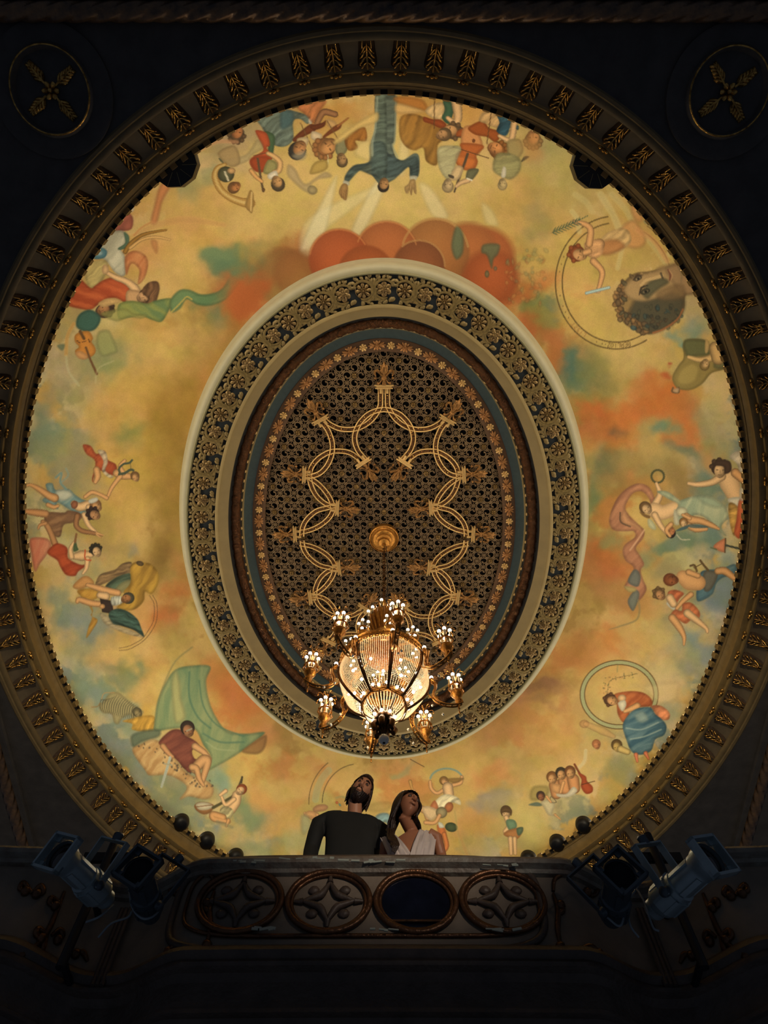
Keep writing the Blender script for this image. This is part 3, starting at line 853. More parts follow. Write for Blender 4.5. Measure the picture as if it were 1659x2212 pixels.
# right-hand players: violinist, cellist, second violinist
poly([(340, 190), (420, 130), (500, 130), (510, 200), (480, 260), (400, 250)], (214, 176, 116), 1, 1.2, fold=(.6, 8), amp=.1)
poly([(490, 110), (560, 120), (575, 200), (540, 300), (480, 250), (505, 180)], (66, 96, 68), 1)
limb([(600, 110), (615, 240), (590, 290), (530, 250)], [42, 36, 26, 18], SKP)
poly([(330, 240), (400, 260), (470, 265), (520, 310), (470, 335), (390, 300), (330, 280)], (150, 72, 34), 1)
line([(418, 95), (416, 340)], 4, (96, 66, 36)); head(560, 360, 62, PI * .95, SK, (112, 84, 54), .2, curls=5); head(490, 390, 50, PI * .9, (190, 140, 88), (120, 92, 58), .2)
poly([(610, 360), (660, 340), (650, 400), (600, 400)], (166, 86, 40), 1)
poly([(660, 330), (760, 320), (800, 400), (820, 480), (780, 560), (700, 520), (640, 480)], (204, 138, 80), 1, 1.3)
poly([(700, 330), (820, 270), (870, 330), (950, 360), (960, 420), (920, 450), (860, 410), (800, 400), (740, 380)], (158, 82, 36), 1)
poly([(640, 460), (800, 470), (830, 500), (770, 560), (780, 620), (745, 680), (660, 680), (595, 620), (600, 540), (640, 520)], (178, 96, 44), 1, 1.2)
poly([(610, 560), (760, 590), (740, 670), (660, 678), (600, 620)], (196, 110, 50), .8, 3)
line([(695, 550), (650, 680), (600, 820), (585, 865)], [11, 11, 9, 8], (84, 68, 48)); line([(570, 490), (870, 585)], 3.5, (86, 58, 34)); oval(745, 440, 14, 16, (120, 70, 36))
poly([(830, 200), (940, 210), (1000, 240), (950, 330), (850, 300), (790, 270)], (214, 170, 108), 1, 1.2, fold=(.8, 8), amp=.1)
poly([(940, 215), (1050, 250), (1045, 340), (1010, 400), (935, 360), (960, 290)], (52, 84, 92), 1, 1, fold=(1.2, 6), amp=.2)
limb([(1090, 270), (1060, 430), (1020, 430), (960, 400)], [30, 26, 20, 16], SKP); line([(893, 195), (855, 465)], 4, (96, 66, 36))
head(935, 510, 66, PI * 1.1, (212, 140, 78), (146, 92, 44), .3, curls=7)
poly([(1030, 440), (1130, 430), (1160, 520), (1100, 600), (1030, 560)], (160, 138, 84), .9, 2)
head(1240, 420, 62, -PI / 2, (212, 148, 88), (150, 118, 70), 0, curls=7); poly([(1180, 290), (1260, 310), (1240, 350), (1190, 340)], (202, 170, 116), .9, 1.5); oval(1110, 330, 12, 20, (70, 92, 88))
poly([(450, 500), (560, 480), (640, 500), (600, 620), (560, 760), (500, 740), (450, 640)], (170, 162, 118), .85, 2, fold=(1.2, 7), amp=.1)
poly([(600, 650), (660, 670), (620, 760), (540, 760)], (206, 172, 120), .9); poly([(700, 680), (790, 680), (730, 770), (680, 760)], (92, 92, 66), .9); limb([(700, 770), (640, 790), (600, 820)], [22, 20, 14], (200, 160, 108)); line([(690, 755), (730, 770)], 6, (220, 206, 170))
poly([(535, 720), (580, 735), (575, 755), (540, 742)], (88, 74, 54)); head(530, 810, 46, -PI / 2, (196, 164, 112), (176, 148, 100), 0, hs=.95)
poly([(930, 560), (1020, 540), (1130, 590), (1130, 690), (1060, 760), (980, 740), (905, 680)], (140, 132, 84), .9, 2.5, fold=(1.5, 9), amp=.12); poly([(975, 740), (990, 660), (1015, 670), (1010, 740)], (222, 206, 168), 1)
poly([(1140, 610), (1170, 570), (1210, 575), (1150, 615)], (74, 70, 52), .9); head(985, 800, 40, -PI / 2, (196, 166, 108), (188, 160, 104), 0, hs=.9); blob(1150, 330, 26, 40, (200, 140, 74), .5)
# left-hand players: violins, cello, horn
frame(400, 190, 3.858)
poly([(600, 260), (700, 200), (800, 180), (900, 190), (1040, 240), (1020, 300), (960, 260), (900, 280), (900, 430), (820, 490), (720, 460), (640, 330)], (108, 118, 100), 1, 1.5, fold=(.9, 10), amp=.14)
poly([(800, 190), (900, 200), (890, 300), (800, 340)], (74, 100, 98), .8, 3); poly([(1030, 255), (1062, 262), (1050, 305), (1028, 290)], (214, 200, 166))
poly([(560, 160), (640, 130), (900, 160), (1000, 140), (1120, 120), (1090, 190), (990, 190), (880, 180), (720, 200), (640, 220)], (186, 150, 98), .5, 4)
poly([(930, 150), (1090, 110), (1180, 110), (1120, 200), (1080, 300), (1010, 230)], (190, 112, 66), .8, 2, fold=(.5, 8), amp=.16)
limb([(1250, 220), (1160, 200), (1120, 250), (1090, 320)], [26, 28, 26, 22], (150, 104, 66)); poly([(1180, 260), (1250, 280), (1260, 330), (1200, 330)], (206, 160, 100), .9, 1.5)
poly([(900, 420), (1000, 330), (1060, 300), (1090, 350), (1000, 400), (920, 450)], (116, 62, 34), 1); poly([(1040, 320), (1140, 290), (1170, 270), (1160, 320), (1080, 350)], (112, 58, 32), 1)
poly([(1150, 400), (1240, 320), (1300, 300), (1290, 340), (1220, 380), (1160, 415)], (128, 70, 36), 1); line([(960, 290), (1058, 500)], 3.5, (110, 80, 46)); line([(1180, 270), (1300, 470)], 3.5, (110, 80, 46)); limb([(1270, 320), (1360, 250)], [10, 6], (160, 100, 52))
poly([(930, 430), (1000, 410), (1030, 440), (980, 520)], (206, 176, 124), 1); head(945, 510, 66, -PI / 2 + .5, (190, 132, 78), (66, 60, 50), .3); poly([(890, 560), (1000, 520), (1000, 590), (930, 600)], (170, 156, 122), .6, 3)
poly([(1060, 360), (1140, 390), (1110, 440), (1050, 420)], (214, 186, 140), 1); head(1180, 490, 76, -PI / 2 + .9, (202, 142, 82), (158, 106, 58), .3, curls=7)
poly([(1270, 440), (1340, 420), (1350, 520), (1290, 570), (1250, 520)], (132, 124, 84), 1); head(1305, 600, 50, -PI / 2 - .2, (166, 126, 78), (110, 88, 56), 0, hs=.85)
poly([(1330, 420), (1420, 350), (1500, 330), (1510, 440), (1420, 440), (1440, 500), (1360, 520)], (156, 100, 42), .95, 1.3, fold=(.4, 10), amp=.12); poly([(1440, 470), (1540, 440), (1540, 600), (1420, 560)], (222, 196, 126), .6, 5)
poly([(1240, 440), (1330, 360), (1480, 260), (1600, 200), (1600, 280), (1450, 340), (1320, 440), (1250, 470)], (222, 184, 106), .8, 2.5)
line([(1110, 540), (1128, 610)], 4, (120, 96, 60)); line([(1190, 560), (1190, 640)], 3, (200, 184, 130)); poly([(1040, 690), (1080, 620), (1170, 600), (1190, 660), (1140, 700), (1050, 720)], (176, 144, 72), .9, 1.5)
poly([(860, 640), (920, 680), (960, 760), (1010, 800), (1100, 740), (1170, 700), (1220, 740), (1110, 760), (1050, 810), (1090, 850), (1060, 890), (980, 850), (900, 780), (850, 720)], (172, 148, 104), .75, 3); oval(1060, 850, 42, 36, (158, 138, 92), .4, .8, soft=2)
poly([(660, 360), (740, 390), (745, 470), (720, 600), (690, 560), (690, 440)], (78, 100, 66), 1)
poly([(585, 355), (670, 370), (700, 430), (705, 480), (680, 500), (720, 560), (710, 640), (650, 700), (580, 690), (535, 620), (570, 570), (650, 520), (620, 440)], (184, 84, 46), 1, 1.1)
poly([(560, 580), (690, 570), (705, 640), (650, 695), (585, 690), (545, 630)], (150, 66, 34), .8, 3); line([(605, 590), (625, 720), (650, 860)], [10, 10, 9], (92, 72, 48)); oval(652, 850, 14, 18, (104, 74, 44)); line([(570, 565), (700, 535)], 3, (100, 70, 44))
poly([(690, 600), (760, 620), (760, 690), (700, 720), (650, 700)], (150, 138, 82), 1, 1.2); limb([(690, 545), (740, 570), (790, 620), (780, 690), (740, 700)], [18, 22, 24, 24, 18], (206, 160, 100)); limb([(550, 690), (590, 740), (640, 780)], [20, 18, 14], (206, 152, 88))
poly([(690, 720), (760, 690), (770, 760), (700, 760)], (224, 206, 170), 1); head(768, 790, 52, -PI / 2 - .5, (196, 146, 88), (92, 76, 52), .2)
poly([(600, 430), (650, 500), (560, 560), (520, 610), (420, 640), (300, 600), (500, 560)], (170, 152, 106), .6, 2); poly([(270, 545), (410, 480), (460, 620), (370, 655)], (168, 138, 88), .8, 1.4); line([(285, 590), (330, 640)], 6, (90, 88, 60))
# horn and its player
for w_, c in ((30, (146, 108, 52)), (20, (176, 136, 70)), (9, (204, 168, 98))):
    line([(330, 640), (270, 670), (250, 740), (290, 840), (370, 910), (470, 950), (540, 960)], [w_ * .6, w_ * .8, w_, w_, w_, w_ * 1.2, w_ * 1.5], c)
poly([(545, 850), (572, 900), (560, 1035), (535, 1030), (500, 985), (520, 900)], (168, 128, 66), 1); line([(555, 870), (548, 1025)], 6, (206, 170, 104)); oval(340, 720, 70, 66, (92, 88, 58)); line([(330, 700), (360, 770)], 8, (206, 190, 150)); head(415, 825, 44, -PI / 2 + .9, (182, 118, 66), (128, 88, 50), .3); oval(385, 690, 34, 26, (202, 156, 98)); head(430, 375, 60, -PI / 2 + .1, (186, 120, 70), (104, 80, 54), 0, curls=6)
line([(100, 530), (260, 450), (430, 450)], 16, (212, 152, 102), .6, 4); line([(10, 700), (-80, 980), (-140, 1300)], 30, (0, 0, 0), 0)

# ---------------- upper left: seated muse with lute, bearded man, violin, green scarf
frame(40, 400, 3.6065)
poly([(1110, -10), (1190, -10), (1120, 130), (1080, 290), (1030, 290), (1060, 150)], (196, 124, 74), .85, 3); poly([(1030, 430), (1080, 440), (1080, 530), (1050, 500)], (190, 124, 72), .7, 3)
line([(900, 390), (1050, 320), (1300, 270), (1600, 310)], [10, 26, 30, 16], (198, 146, 86), .55, 5); line([(840, 250), (1000, 150), (1100, 60)], 4, (190, 150, 90), .0)
poly([(690, 380), (740, 290), (830, 210), (890, 250), (880, 340), (800, 360), (740, 370)], (168, 96, 72), 1, 1.4, fold=(.7, 14), c2=(126, 72, 58)); poly([(845, 190), (900, 175), (890, 205), (860, 210)], (216, 206, 180), .9)
poly([(660, 420), (740, 360), (820, 360), (840, 440), (800, 500), (830, 560), (830, 700), (760, 690), (690, 600), (640, 560), (600, 500)], (206, 196, 160), 1, 1.4, fold=(.6, 16), c2=(156, 150, 122)); poly([(820, 365), (862, 400), (850, 480), (790, 505), (775, 490), (830, 450)], (92, 118, 90), 1)
poly([(585, 560), (590, 510), (640, 485), (688, 510), (680, 555), (640, 575), (590, 575)], (86, 128, 132), 1, 1.1); oval(625, 530, 34, 20, (170, 192, 182), 0, .8, soft=2); line([(560, 580), (590, 560)], 9, (96, 130, 120)); blob(204, 560, 10, 20, (190, 160, 96), .6)
poly([(540, 620), (660, 580), (700, 640), (640, 760), (560, 800), (520, 720)], (186, 164, 100), 1, 2, fold=(.9, 12), amp=.1)
poly([(830, 560), (900, 510), (980, 540), (1010, 610), (985, 720), (930, 770), (940, 660), (880, 610), (840, 700)], (206, 138, 82), 1, 1.5, fold=(.8, 14), c2=(180, 106, 62)); limb([(830, 520), (870, 460), (960, 390), (1080, 360), (1150, 350)], [18, 18, 14, 10, 8], (150, 108, 48)); limb([(870, 490), (960, 425), (1070, 405), (1180, 425)], [14, 12, 12, 8], (204, 158, 92))
line([(900, 390), (960, 330), (1040, 285)], 8, (196, 140, 80), .8)
poly([(470, 730), (560, 800), (600, 780), (660, 740), (740, 720), (830, 760), (870, 790), (850, 880), (830, 915), (760, 880), (680, 890), (620, 930), (560, 970), (460, 960), (380, 930), (420, 850)], (196, 98, 54), 1, 1.4, fold=(1.9, 15), c2=(156, 66, 36))
limb([(920, 850), (900, 800), (840, 750), (760, 720), (690, 680), (665, 640)], [44, 36, 26, 22, 18, 12], SKP); poly([(650, 660), (665, 620), (690, 625), (705, 660), (690, 690), (660, 690)], SKP)
poly([(850, 820), (960, 830), (990, 900), (900, 920), (840, 910)], (196, 150, 98), 1, 1.2); head(985, 870, 56, PI * .92, (206, 156, 104), (104, 70, 44), -.2, curls=4)
poly([(960, 830), (1010, 760), (1080, 750), (1100, 800), (1085, 870), (1060, 940), (1000, 960), (950, 920), (1010, 890)], (108, 76, 48), 1, 1.3, fold=(.3, 8), amp=.2)
poly([(780, 930), (880, 900), (1000, 920), (1060, 900), (1180, 880), (1190, 930), (1120, 1060), (1040, 1050), (960, 1020), (870, 1030), (780, 1040)], (140, 142, 72), 1, 1.6, fold=(2.3, 14), c2=(96, 118, 74))
poly([(1180, 900), (1250, 820), (1330, 815), (1420, 850), (1520, 840), (1590, 800), (1640, 720), (1700, 640), (1760, 700), (1680, 820), (1600, 900), (1480, 940), (1390, 930), (1310, 890), (1260, 960), (1190, 990)], (96, 122, 76), 1, 2.2, fold=(1.2, 18), c2=(120, 136, 84)); line([(1190, 990), (1260, 920), (1310, 870), (1350, 890)], 6, (176, 156, 78), .9); blob(492, 574, 40, 30, (104, 124, 84), .8)
poly([(600, 970), (680, 900), (740, 940), (745, 990), (700, 1030), (640, 1030)], (80, 56, 40), 1); head(670, 970, 52, PI * .85, (176, 122, 74), (72, 52, 38), .3, curls=5); poly([(470, 1010), (560, 970), (640, 1030), (600, 1120), (520, 1140), (450, 1100)], (64, 96, 78), 1, 2)
poly([(620, 920), (700, 880), (800, 900), (740, 930), (660, 950)], (214, 170, 104), .9, 1.2); line([(430, 1080), (380, 1180), (370, 1320)], 14, (196, 150, 80), .8, 2); line([(370, 1330), (390, 1450), (470, 1560)], 8, (196, 188, 140), .5, 3); poly([(300, 1250), (360, 1240), (340, 1290)], (90, 112, 86), .7, 2)
poly([(640, 1000), (760, 1060), (860, 1030), (960, 1040), (1000, 1010), (900, 1000), (820, 960)], (150, 146, 76), .7, 2); poly([(620, 1150), (700, 1130), (740, 1200), (770, 1290), (720, 1320), (650, 1330), (610, 1250)], (150, 148, 86), .8, 3)
poly([(440, 1170), (490, 1140), (550, 1140), (580, 1190), (570, 1220), (595, 1260), (600, 1300), (570, 1335), (500, 1355), (460, 1330), (440, 1290), (470, 1260), (440, 1220)], (196, 128, 54), 1, 1.0)
line([(480, 1140), (510, 1195)], 12, (100, 72, 40)); line([(525, 1265), (560, 1360), (610, 1470)], [9, 9, 10], (110, 76, 44)); line([(455, 1210), (480, 1230)], 3.5, (70, 46, 28)); line([(545, 1200), (555, 1225)], 3.5, (70, 46, 28)); line([(495, 1222), (525, 1215)], 3, (90, 56, 30)); poly([(440, 1310), (480, 1290), (540, 1330), (520, 1360), (470, 1350)], (206, 150, 92), .9); line([(740, 1370), (620, 1430), (600, 1540)], 5, (206, 184, 136), .4, 3)

# ---------------- left: three flying muses and the reaching one, old man with wings
frame(40, 900, 4.0975)
poly([(570, 250), (640, 260), (690, 330), (760, 300), (790, 380), (860, 420), (870, 480), (830, 520), (750, 490), (700, 470), (660, 560), (690, 590), (650, 560), (680, 400), (600, 330)], (186, 92, 50), 1, 1.2, fold=(.8, 10), c2=(150, 66, 38)); poly([(700, 300), (770, 310), (790, 400), (770, 480), (840, 530), (800, 540), (740, 480), (750, 390)], (196, 176, 136), .9, 1.3, fold=(.9, 8), amp=.16)
limb([(690, 470), (700, 530), (680, 580)], [30, 30, 18], SK); limb([(870, 500), (920, 520), (990, 530)], [36, 38, 26], SK); limb([(900, 530), (860, 580), (820, 640), (790, 710)], [24, 20, 18, 14], SK); limb([(930, 500), (900, 440), (940, 390)], [22, 20, 16], SK)
line([(900, 510), (890, 460), (930, 420), (980, 410), (1005, 385)], 9, (74, 80, 58)); line([(890, 510), (940, 500), (990, 470), (1015, 475)], 11, (74, 80, 58)); line([(990, 415), (996, 470)], 3, (96, 84, 54)); head(1035, 535, 36, PI * .1 + .7, SK, (134, 96, 54), .3)
poly([(240, 600), (300, 590), (330, 650), (440, 640), (500, 690), (560, 730), (610, 750), (560, 800), (600, 850), (540, 870), (480, 840), (400, 790), (340, 760), (350, 820), (270, 780), (210, 740), (260, 690)], (140, 156, 136), 1, 1.3, fold=(.7, 12), c2=(98, 128, 122)); poly([(330, 660), (420, 650), (480, 690), (420, 740), (350, 730)], (206, 196, 160), .8, 2.5)
line([(330, 540), (380, 500), (370, 580), (420, 640)], 10, (112, 142, 132), .8, 2); line([(380, 580), (440, 520), (420, 460)], 8, (130, 152, 136), .6, 2); limb([(320, 720), (270, 700), (180, 640), (110, 605), (70, 610)], [38, 34, 26, 16, 12], SK); limb([(260, 780), (310, 800), (350, 790)], [20, 20, 14], SK)
limb([(610, 780), (540, 800), (490, 770)], [40, 40, 30], SKP); oval(495, 780, 30, 36, (150, 92, 60), .3); limb([(590, 710), (650, 670), (720, 690), (780, 720)], [18, 20, 18, 20], SK); limb([(580, 870), (620, 960), (680, 1020)], [26, 22, 16], SKP); limb([(620, 800), (660, 810)], [26, 24], SKP); head(690, 790, 46, .75, SK, (150, 104, 58), .2); poly([(620, 740), (690, 715), (700, 745), (640, 770)], (216, 206, 176), 1); oval(660, 745, 40, 22, (216, 206, 176), .1, .0)
poly([(240, 850), (400, 850), (440, 830), (540, 850), (560, 900), (480, 940), (400, 960), (370, 1060), (310, 1050), (240, 960)], (150, 110, 72), 1, 1.3, fold=(1.2, 10), c2=(112, 80, 54)); limb([(240, 860), (160, 850), (75, 840)], [34, 34, 24], (190, 136, 84)); limb([(215, 930), (250, 960), (290, 1040), (320, 1120)], [20, 26, 26, 30], (176, 126, 78)); limb([(240, 945), (190, 960), (175, 990)], [18, 14, 10], (190, 136, 84))
limb([(520, 880), (510, 960), (560, 1010), (660, 1030), (740, 1050)], [26, 24, 22, 20, 10], (150, 104, 64)); head(670, 865, 50, .5, (184, 132, 84), (62, 44, 36), .2, curls=5); limb([(690, 1030), (750, 1050)], [12, 6], SK); limb([(690, 1045), (730, 1070)], [8, 5], SK)
poly([(105, 1080), (240, 1075), (290, 1130), (250, 1220), (190, 1300), (145, 1370), (110, 1200)], (196, 116, 84), 1, 1.5, fold=(.3, 14), c2=(206, 140, 100)); poly([(290, 1150), (350, 1120), (430, 1160), (440, 1250), (520, 1300), (580, 1310), (640, 1270), (600, 1320), (530, 1370), (500, 1410), (420, 1400), (370, 1330), (340, 1270), (255, 1210)], (190, 86, 46), 1, 1.3, fold=(1.2, 12), c2=(150, 60, 34))
limb([(640, 1220), (560, 1230), (470, 1240)], [30, 48, 20], SKP); limb([(470, 1240), (460, 1170), (500, 1100)], [26, 20, 12], SKP); limb([(610, 1260), (600, 1340), (570, 1390)], [26, 20, 10], SKP); poly([(500, 1080), (520, 1150), (530, 1180), (485, 1190)], (84, 100, 62)); line([(512, 1040), (500, 1110)], 10, (130, 92, 54)); line([(590, 1180), (590, 1260), (640, 1270)], 6, (186, 84, 46)); head(690, 1190, 46, 1.2, SKP, (52, 46, 34), -.2, curls=6)
# winged old man with a book
poly([(680, 1480), (720, 1400), (800, 1370), (860, 1350), (920, 1300), (1000, 1290), (990, 1380), (930, 1400), (850, 1430), (780, 1470), (700, 1500)], (126, 98, 62), 1, 1.2, fold=(1.3, 7), amp=.2); poly([(770, 1500), (850, 1430), (950, 1390), (1000, 1400), (990, 1500), (900, 1550), (820, 1540)], (72, 84, 62), 1, 1.4, fold=(1.1, 9), amp=.2); poly([(860, 1520), (930, 1460), (1000, 1450), (980, 1530), (900, 1560)], (150, 136, 84), .8, 2)
poly([(990, 1330), (1040, 1285), (1110, 1290), (1180, 1310), (1240, 1390), (1235, 1480), (1180, 1570), (1120, 1550), (1110, 1630), (1040, 1700), (950, 1715), (870, 1690), (960, 1600), (930, 1550), (990, 1470)], (194, 148, 58), 1, 1.4, fold=(.5, 15), c2=(136, 100, 40)); oval(1075, 1300, 34, 22, (84, 66, 44), .3, .9)
poly([(480, 1500), (560, 1420), (620, 1415), (670, 1470), (620, 1500), (530, 1530)], (196, 140, 78), 1); poly([(520, 1540), (620, 1520), (700, 1540), (700, 1600), (640, 1640), (660, 1720), (640, 1760), (700, 1800), (660, 1880), (600, 1960), (620, 1860), (650, 1780), (640, 1700), (560, 1600)], (200, 150, 62), 1, 1.4, fold=(.8, 12), c2=(170, 120, 48))
limb([(880, 1560), (780, 1540), (680, 1510), (610, 1490)], [30, 32, 26, 18], SK); limb([(770, 1590), (720, 1580)], [40, 30], SKP); limb([(720, 1660), (640, 1650), (540, 1620), (520, 1640)], [26, 30, 26, 16], SK); poly([(720, 1610), (830, 1630), (850, 1750), (740, 1730)], (58, 44, 36), 1, .9, smooth=False); poly([(830, 1640), (870, 1680), (850, 1750)], (206, 164, 104), 1)
poly([(820, 1600), (900, 1590), (940, 1620), (900, 1660), (830, 1670)], (196, 190, 160), 1, 1.2, fold=(.2, 5), amp=.15); head(960, 1610, 46, PI * .9, (168, 112, 64), (84, 78, 56), 0); oval(740, 1680, 26, 22, SK)
poly([(800, 1740), (870, 1700), (960, 1720), (1050, 1790), (1085, 1870), (1110, 1950), (1020, 1890), (900, 1850), (820, 1830)], (64, 86, 70), 1, 1.3, fold=(1.9, 8), amp=.26); poly([(720, 1740), (800, 1780), (850, 1840), (1000, 1890), (1100, 1950), (980, 1930), (850, 1880), (760, 1830)], (178, 156, 112), .9, 1.6, fold=(1.2, 6), amp=.12)
for r in (0, 28):
    line([(1158 + r, 1580), (1200 + r * .9, 1660), (1195 + r, 1800), (1150 + r * .8, 1890 + r * .6), (1090 + r * .2, 1970 + r * .8), (980, 2030 + r), (890, 2050 + r * .7)], 2.4, (90, 66, 40), .85)
line([(720, 2060), (810, 2062)], 2, (170, 130, 80), .6)

# ---------------- lower left: tiger, green drapery, seated youth with sword on his rock, lute player
frame(150, 1380, 3.318)
poly([(250, 440), (290, 390), (350, 385), (420, 440), (480, 490), (530, 520), (510, 550), (460, 570), (430, 545), (380, 570), (350, 610), (320, 600), (300, 540), (240, 530), (210, 480)], (164, 148, 96), .9, 2.0)
for i in range(16):
    x = 225 + i * 16
    line([(x + 34, 402 + abs(i - 5) * 8), (x + 4, 436 + i * 4), (x - 6, 480 + i * 5), (x + 6, 520 + i * 5)], [1.5, 3.4, 3.0, 1.2], (84, 78, 56), .75)
head(490, 530, 30, .8, (150, 132, 86), (110, 100, 68), 0); line([(160, 490), (200, 485), (220, 460)], 4, (150, 110, 60), .7); line([(230, 430), (250, 390), (320, 385)], 3, (186, 140, 84), .8)
poly([(380, 590), (450, 570), (540, 550), (610, 560), (610, 650), (540, 665), (450, 650), (450, 610)], (196, 148, 60), .95, 1.5, fold=(.4, 9), amp=.12)
poly([(900, 190), (760, 220), (680, 330), (630, 450), (612, 570), (610, 660), (700, 650), (800, 640), (900, 650), (960, 760), (1010, 840), (990, 940), (1080, 900), (1200, 830), (1310, 750), (1400, 670), (1260, 680), (1130, 660), (1050, 560), (1000, 440), (980, 300), (1010, 200)], (110, 130, 88), 1, 2.0, fold=(.15, 22), c2=(150, 152, 98))
poly([(760, 230), (790, 300), (800, 420), (830, 560), (760, 600), (740, 460), (730, 320)], (176, 164, 100), .75, 4); line([(880, 60), (760, 160), (680, 320), (640, 440)], 6, (128, 120, 74), .6, 3); line([(860, 240), (860, 420), (920, 560), (1010, 640)], 7, (80, 110, 82), .7, 3); line([(930, 300), (960, 480), (1060, 620), (1250, 700)], 6, (84, 112, 82), .7, 3); line([(960, 680), (1080, 740), (1250, 740)], 7, (84, 112, 84), .7, 3); line([(980, 740), (1060, 790), (1180, 800)], 5, (156, 160, 110), .7, 2)
poly([(1240, 800), (1320, 740), (1410, 690), (1400, 780), (1350, 825), (1260, 820)], (140, 100, 56), .85, 2.5); poly([(440, 700), (520, 660), (640, 650), (640, 700), (520, 740), (460, 780)], (92, 104, 80), .85, 3)
poly([(450, 800), (520, 750), (600, 720), (680, 760), (760, 850), (800, 920), (880, 980), (960, 1000), (1030, 1060), (1020, 1130), (960, 1150), (860, 1130), (790, 1150), (840, 1060), (720, 980), (580, 980), (540, 940)], (206, 168, 108), 1, 2.0, fold=(.7, 10), c2=(176, 132, 78))
rr = np.random.default_rng(9)
for i in range(60):
    t = rr.uniform(0, 1)
    x = 520 + t * 480 + rr.uniform(-50, 50); y = 800 + t * 260 + rr.uniform(-60, 60)
    if 0 < (y - 700) and y < 790 + t * 330:
        oval(x, y, rr.uniform(4, 9), rr.uniform(4, 10), (86, 76, 62), rr.uniform(0, 3), .7)
poly([(640, 740), (720, 660), (790, 650), (830, 690), (900, 730), (930, 770), (880, 800), (900, 860), (960, 850), (990, 870), (930, 900), (880, 900), (870, 960), (820, 930), (780, 880), (740, 840), (680, 780)], (134, 76, 56), 1, 1.3, fold=(1.0, 12), c2=(100, 54, 42)); limb([(900, 770), (960, 810), (1010, 860)], [26, 22, 12], (196, 146, 94)); limb([(670, 770), (710, 820), (740, 845)], [22, 18, 12], (190, 138, 88))
limb([(900, 930), (960, 870), (990, 880), (970, 960), (950, 1030)], [36, 40, 30, 24, 18], (196, 146, 92)); limb([(880, 920), (910, 930), (930, 1000), (960, 1050)], [26, 24, 20, 12], (196, 146, 92)); head(850, 650, 46, 1.1, (160, 110, 72), (60, 46, 36), .3); line([(840, 660), (875, 645)], 5, (150, 140, 110)); line([(722, 850), (690, 960), (660, 1060)], [9, 10, 8], (176, 178, 152)); line([(680, 895), (735, 905)], 5, (170, 160, 124))
# lute player
poly([(895, 1195), (930, 1170), (1000, 1175), (1035, 1200), (1010, 1245), (960, 1258), (910, 1230)], (150, 104, 60), 1); poly([(905, 1190), (940, 1172), (1000, 1178), (1030, 1200), (990, 1225), (930, 1225)], (206, 190, 150), 1); line([(900, 1205), (1030, 1190)], 3, (120, 80, 46)); line([(1030, 1210), (1120, 1160), (1190, 1105), (1235, 1000)], [11, 10, 8, 6], (84, 76, 46)); line([(1238, 990), (1232, 1030)], 7, (70, 60, 40))
limb([(1200, 1120), (1190, 1170), (1160, 1220)], [34, 38, 36], SKP); limb([(1180, 1150), (1120, 1190), (1090, 1130)], [18, 15, 11], SKP); limb([(1120, 1090), (1080, 1120)], [16, 12], SKP); poly([(1080, 1220), (1120, 1200), (1175, 1230), (1150, 1290), (1090, 1285)], (180, 164, 112), 1, 1.1, fold=(.9, 6), amp=.2); limb([(1100, 1280), (1030, 1260), (1040, 1290), (1140, 1310)], [26, 26, 22, 16], SK); limb([(1140, 1300), (1125, 1340)], [14, 10], SK); head(1228, 1085, 34, 2.4, SKP, (150, 78, 40), -.2); line([(1060, 1310), (1165, 1350)], 12, (120, 122, 92), .5, 4)

# ---------------- bottom, behind the pair: ring, cherub's hand, flying wreath figure, angels
frame(600, 1640, 3.95)
for R, RY, a0, a1, al in ((310, 330, 180, 262, .9), (425, 430, 178, 232, .8)):
    circ(690, 370, R, 3.0, (74, 58, 36), a0, a1, al, RY)
circ(690, 370, 368, 30, (150, 156, 112), 184, 226, .45, 380); line([(1130, 0), (1250, 65)], 3, (92, 66, 40), .9)
limb([(330, 480), (290, 490), (230, 460)], [26, 26, 12], SK); poly([(220, 480), (260, 440), (320, 450), (330, 500), (280, 500)], SK); poly([(300, 420), (340, 390), (400, 385), (430, 410), (400, 440), (340, 450), (310, 450)], (176, 128, 82), 1, 1.2)
line([(580, 330), (540, 320), (500, 330)], 10, (150, 136, 80), .8); oval(505, 370, 12, 12, (186, 100, 56)); oval(530, 390, 14, 9, (110, 132, 104), 1); poly([(200, 490), (250, 480), (290, 560), (230, 640), (200, 600)], (142, 150, 112), .6, 4)
poly([(830, 500), (880, 460), (950, 470), (950, 560), (910, 540), (920, 660), (890, 560)], (120, 150, 146), .9, 2, fold=(1.2, 8), amp=.15); poly([(760, 420), (840, 370), (960, 370), (950, 430), (840, 450)], (160, 134, 72), .5, 4)
circ(1440, 180, 140, 9, (120, 142, 122), 190, 350, .8, 100); limb([(1300, 190), (1310, 250), (1360, 290), (1430, 250)], [14, 16, 16, 18], SK); limb([(1570, 150), (1560, 200), (1500, 220)], [14, 18, 20], SK); head(1425, 190, 34, .6, SK, (150, 108, 52), .2); poly([(1440, 170), (1520, 160), (1590, 165), (1510, 205)], (150, 112, 56), .9, 1.5)
limb([(1450, 240), (1460, 300)], [46, 44], SKP); poly([(1360, 340), (1420, 300), (1500, 310), (1550, 340), (1560, 390), (1490, 370), (1440, 410), (1360, 440), (1320, 400)], (206, 188, 140), 1, 1.3, fold=(.9, 10), amp=.14); poly([(1300, 400), (1340, 350), (1370, 420), (1310, 430)], (186, 106, 60), .9); oval(1460, 410, 36, 46, (176, 102, 56), .4, .9)
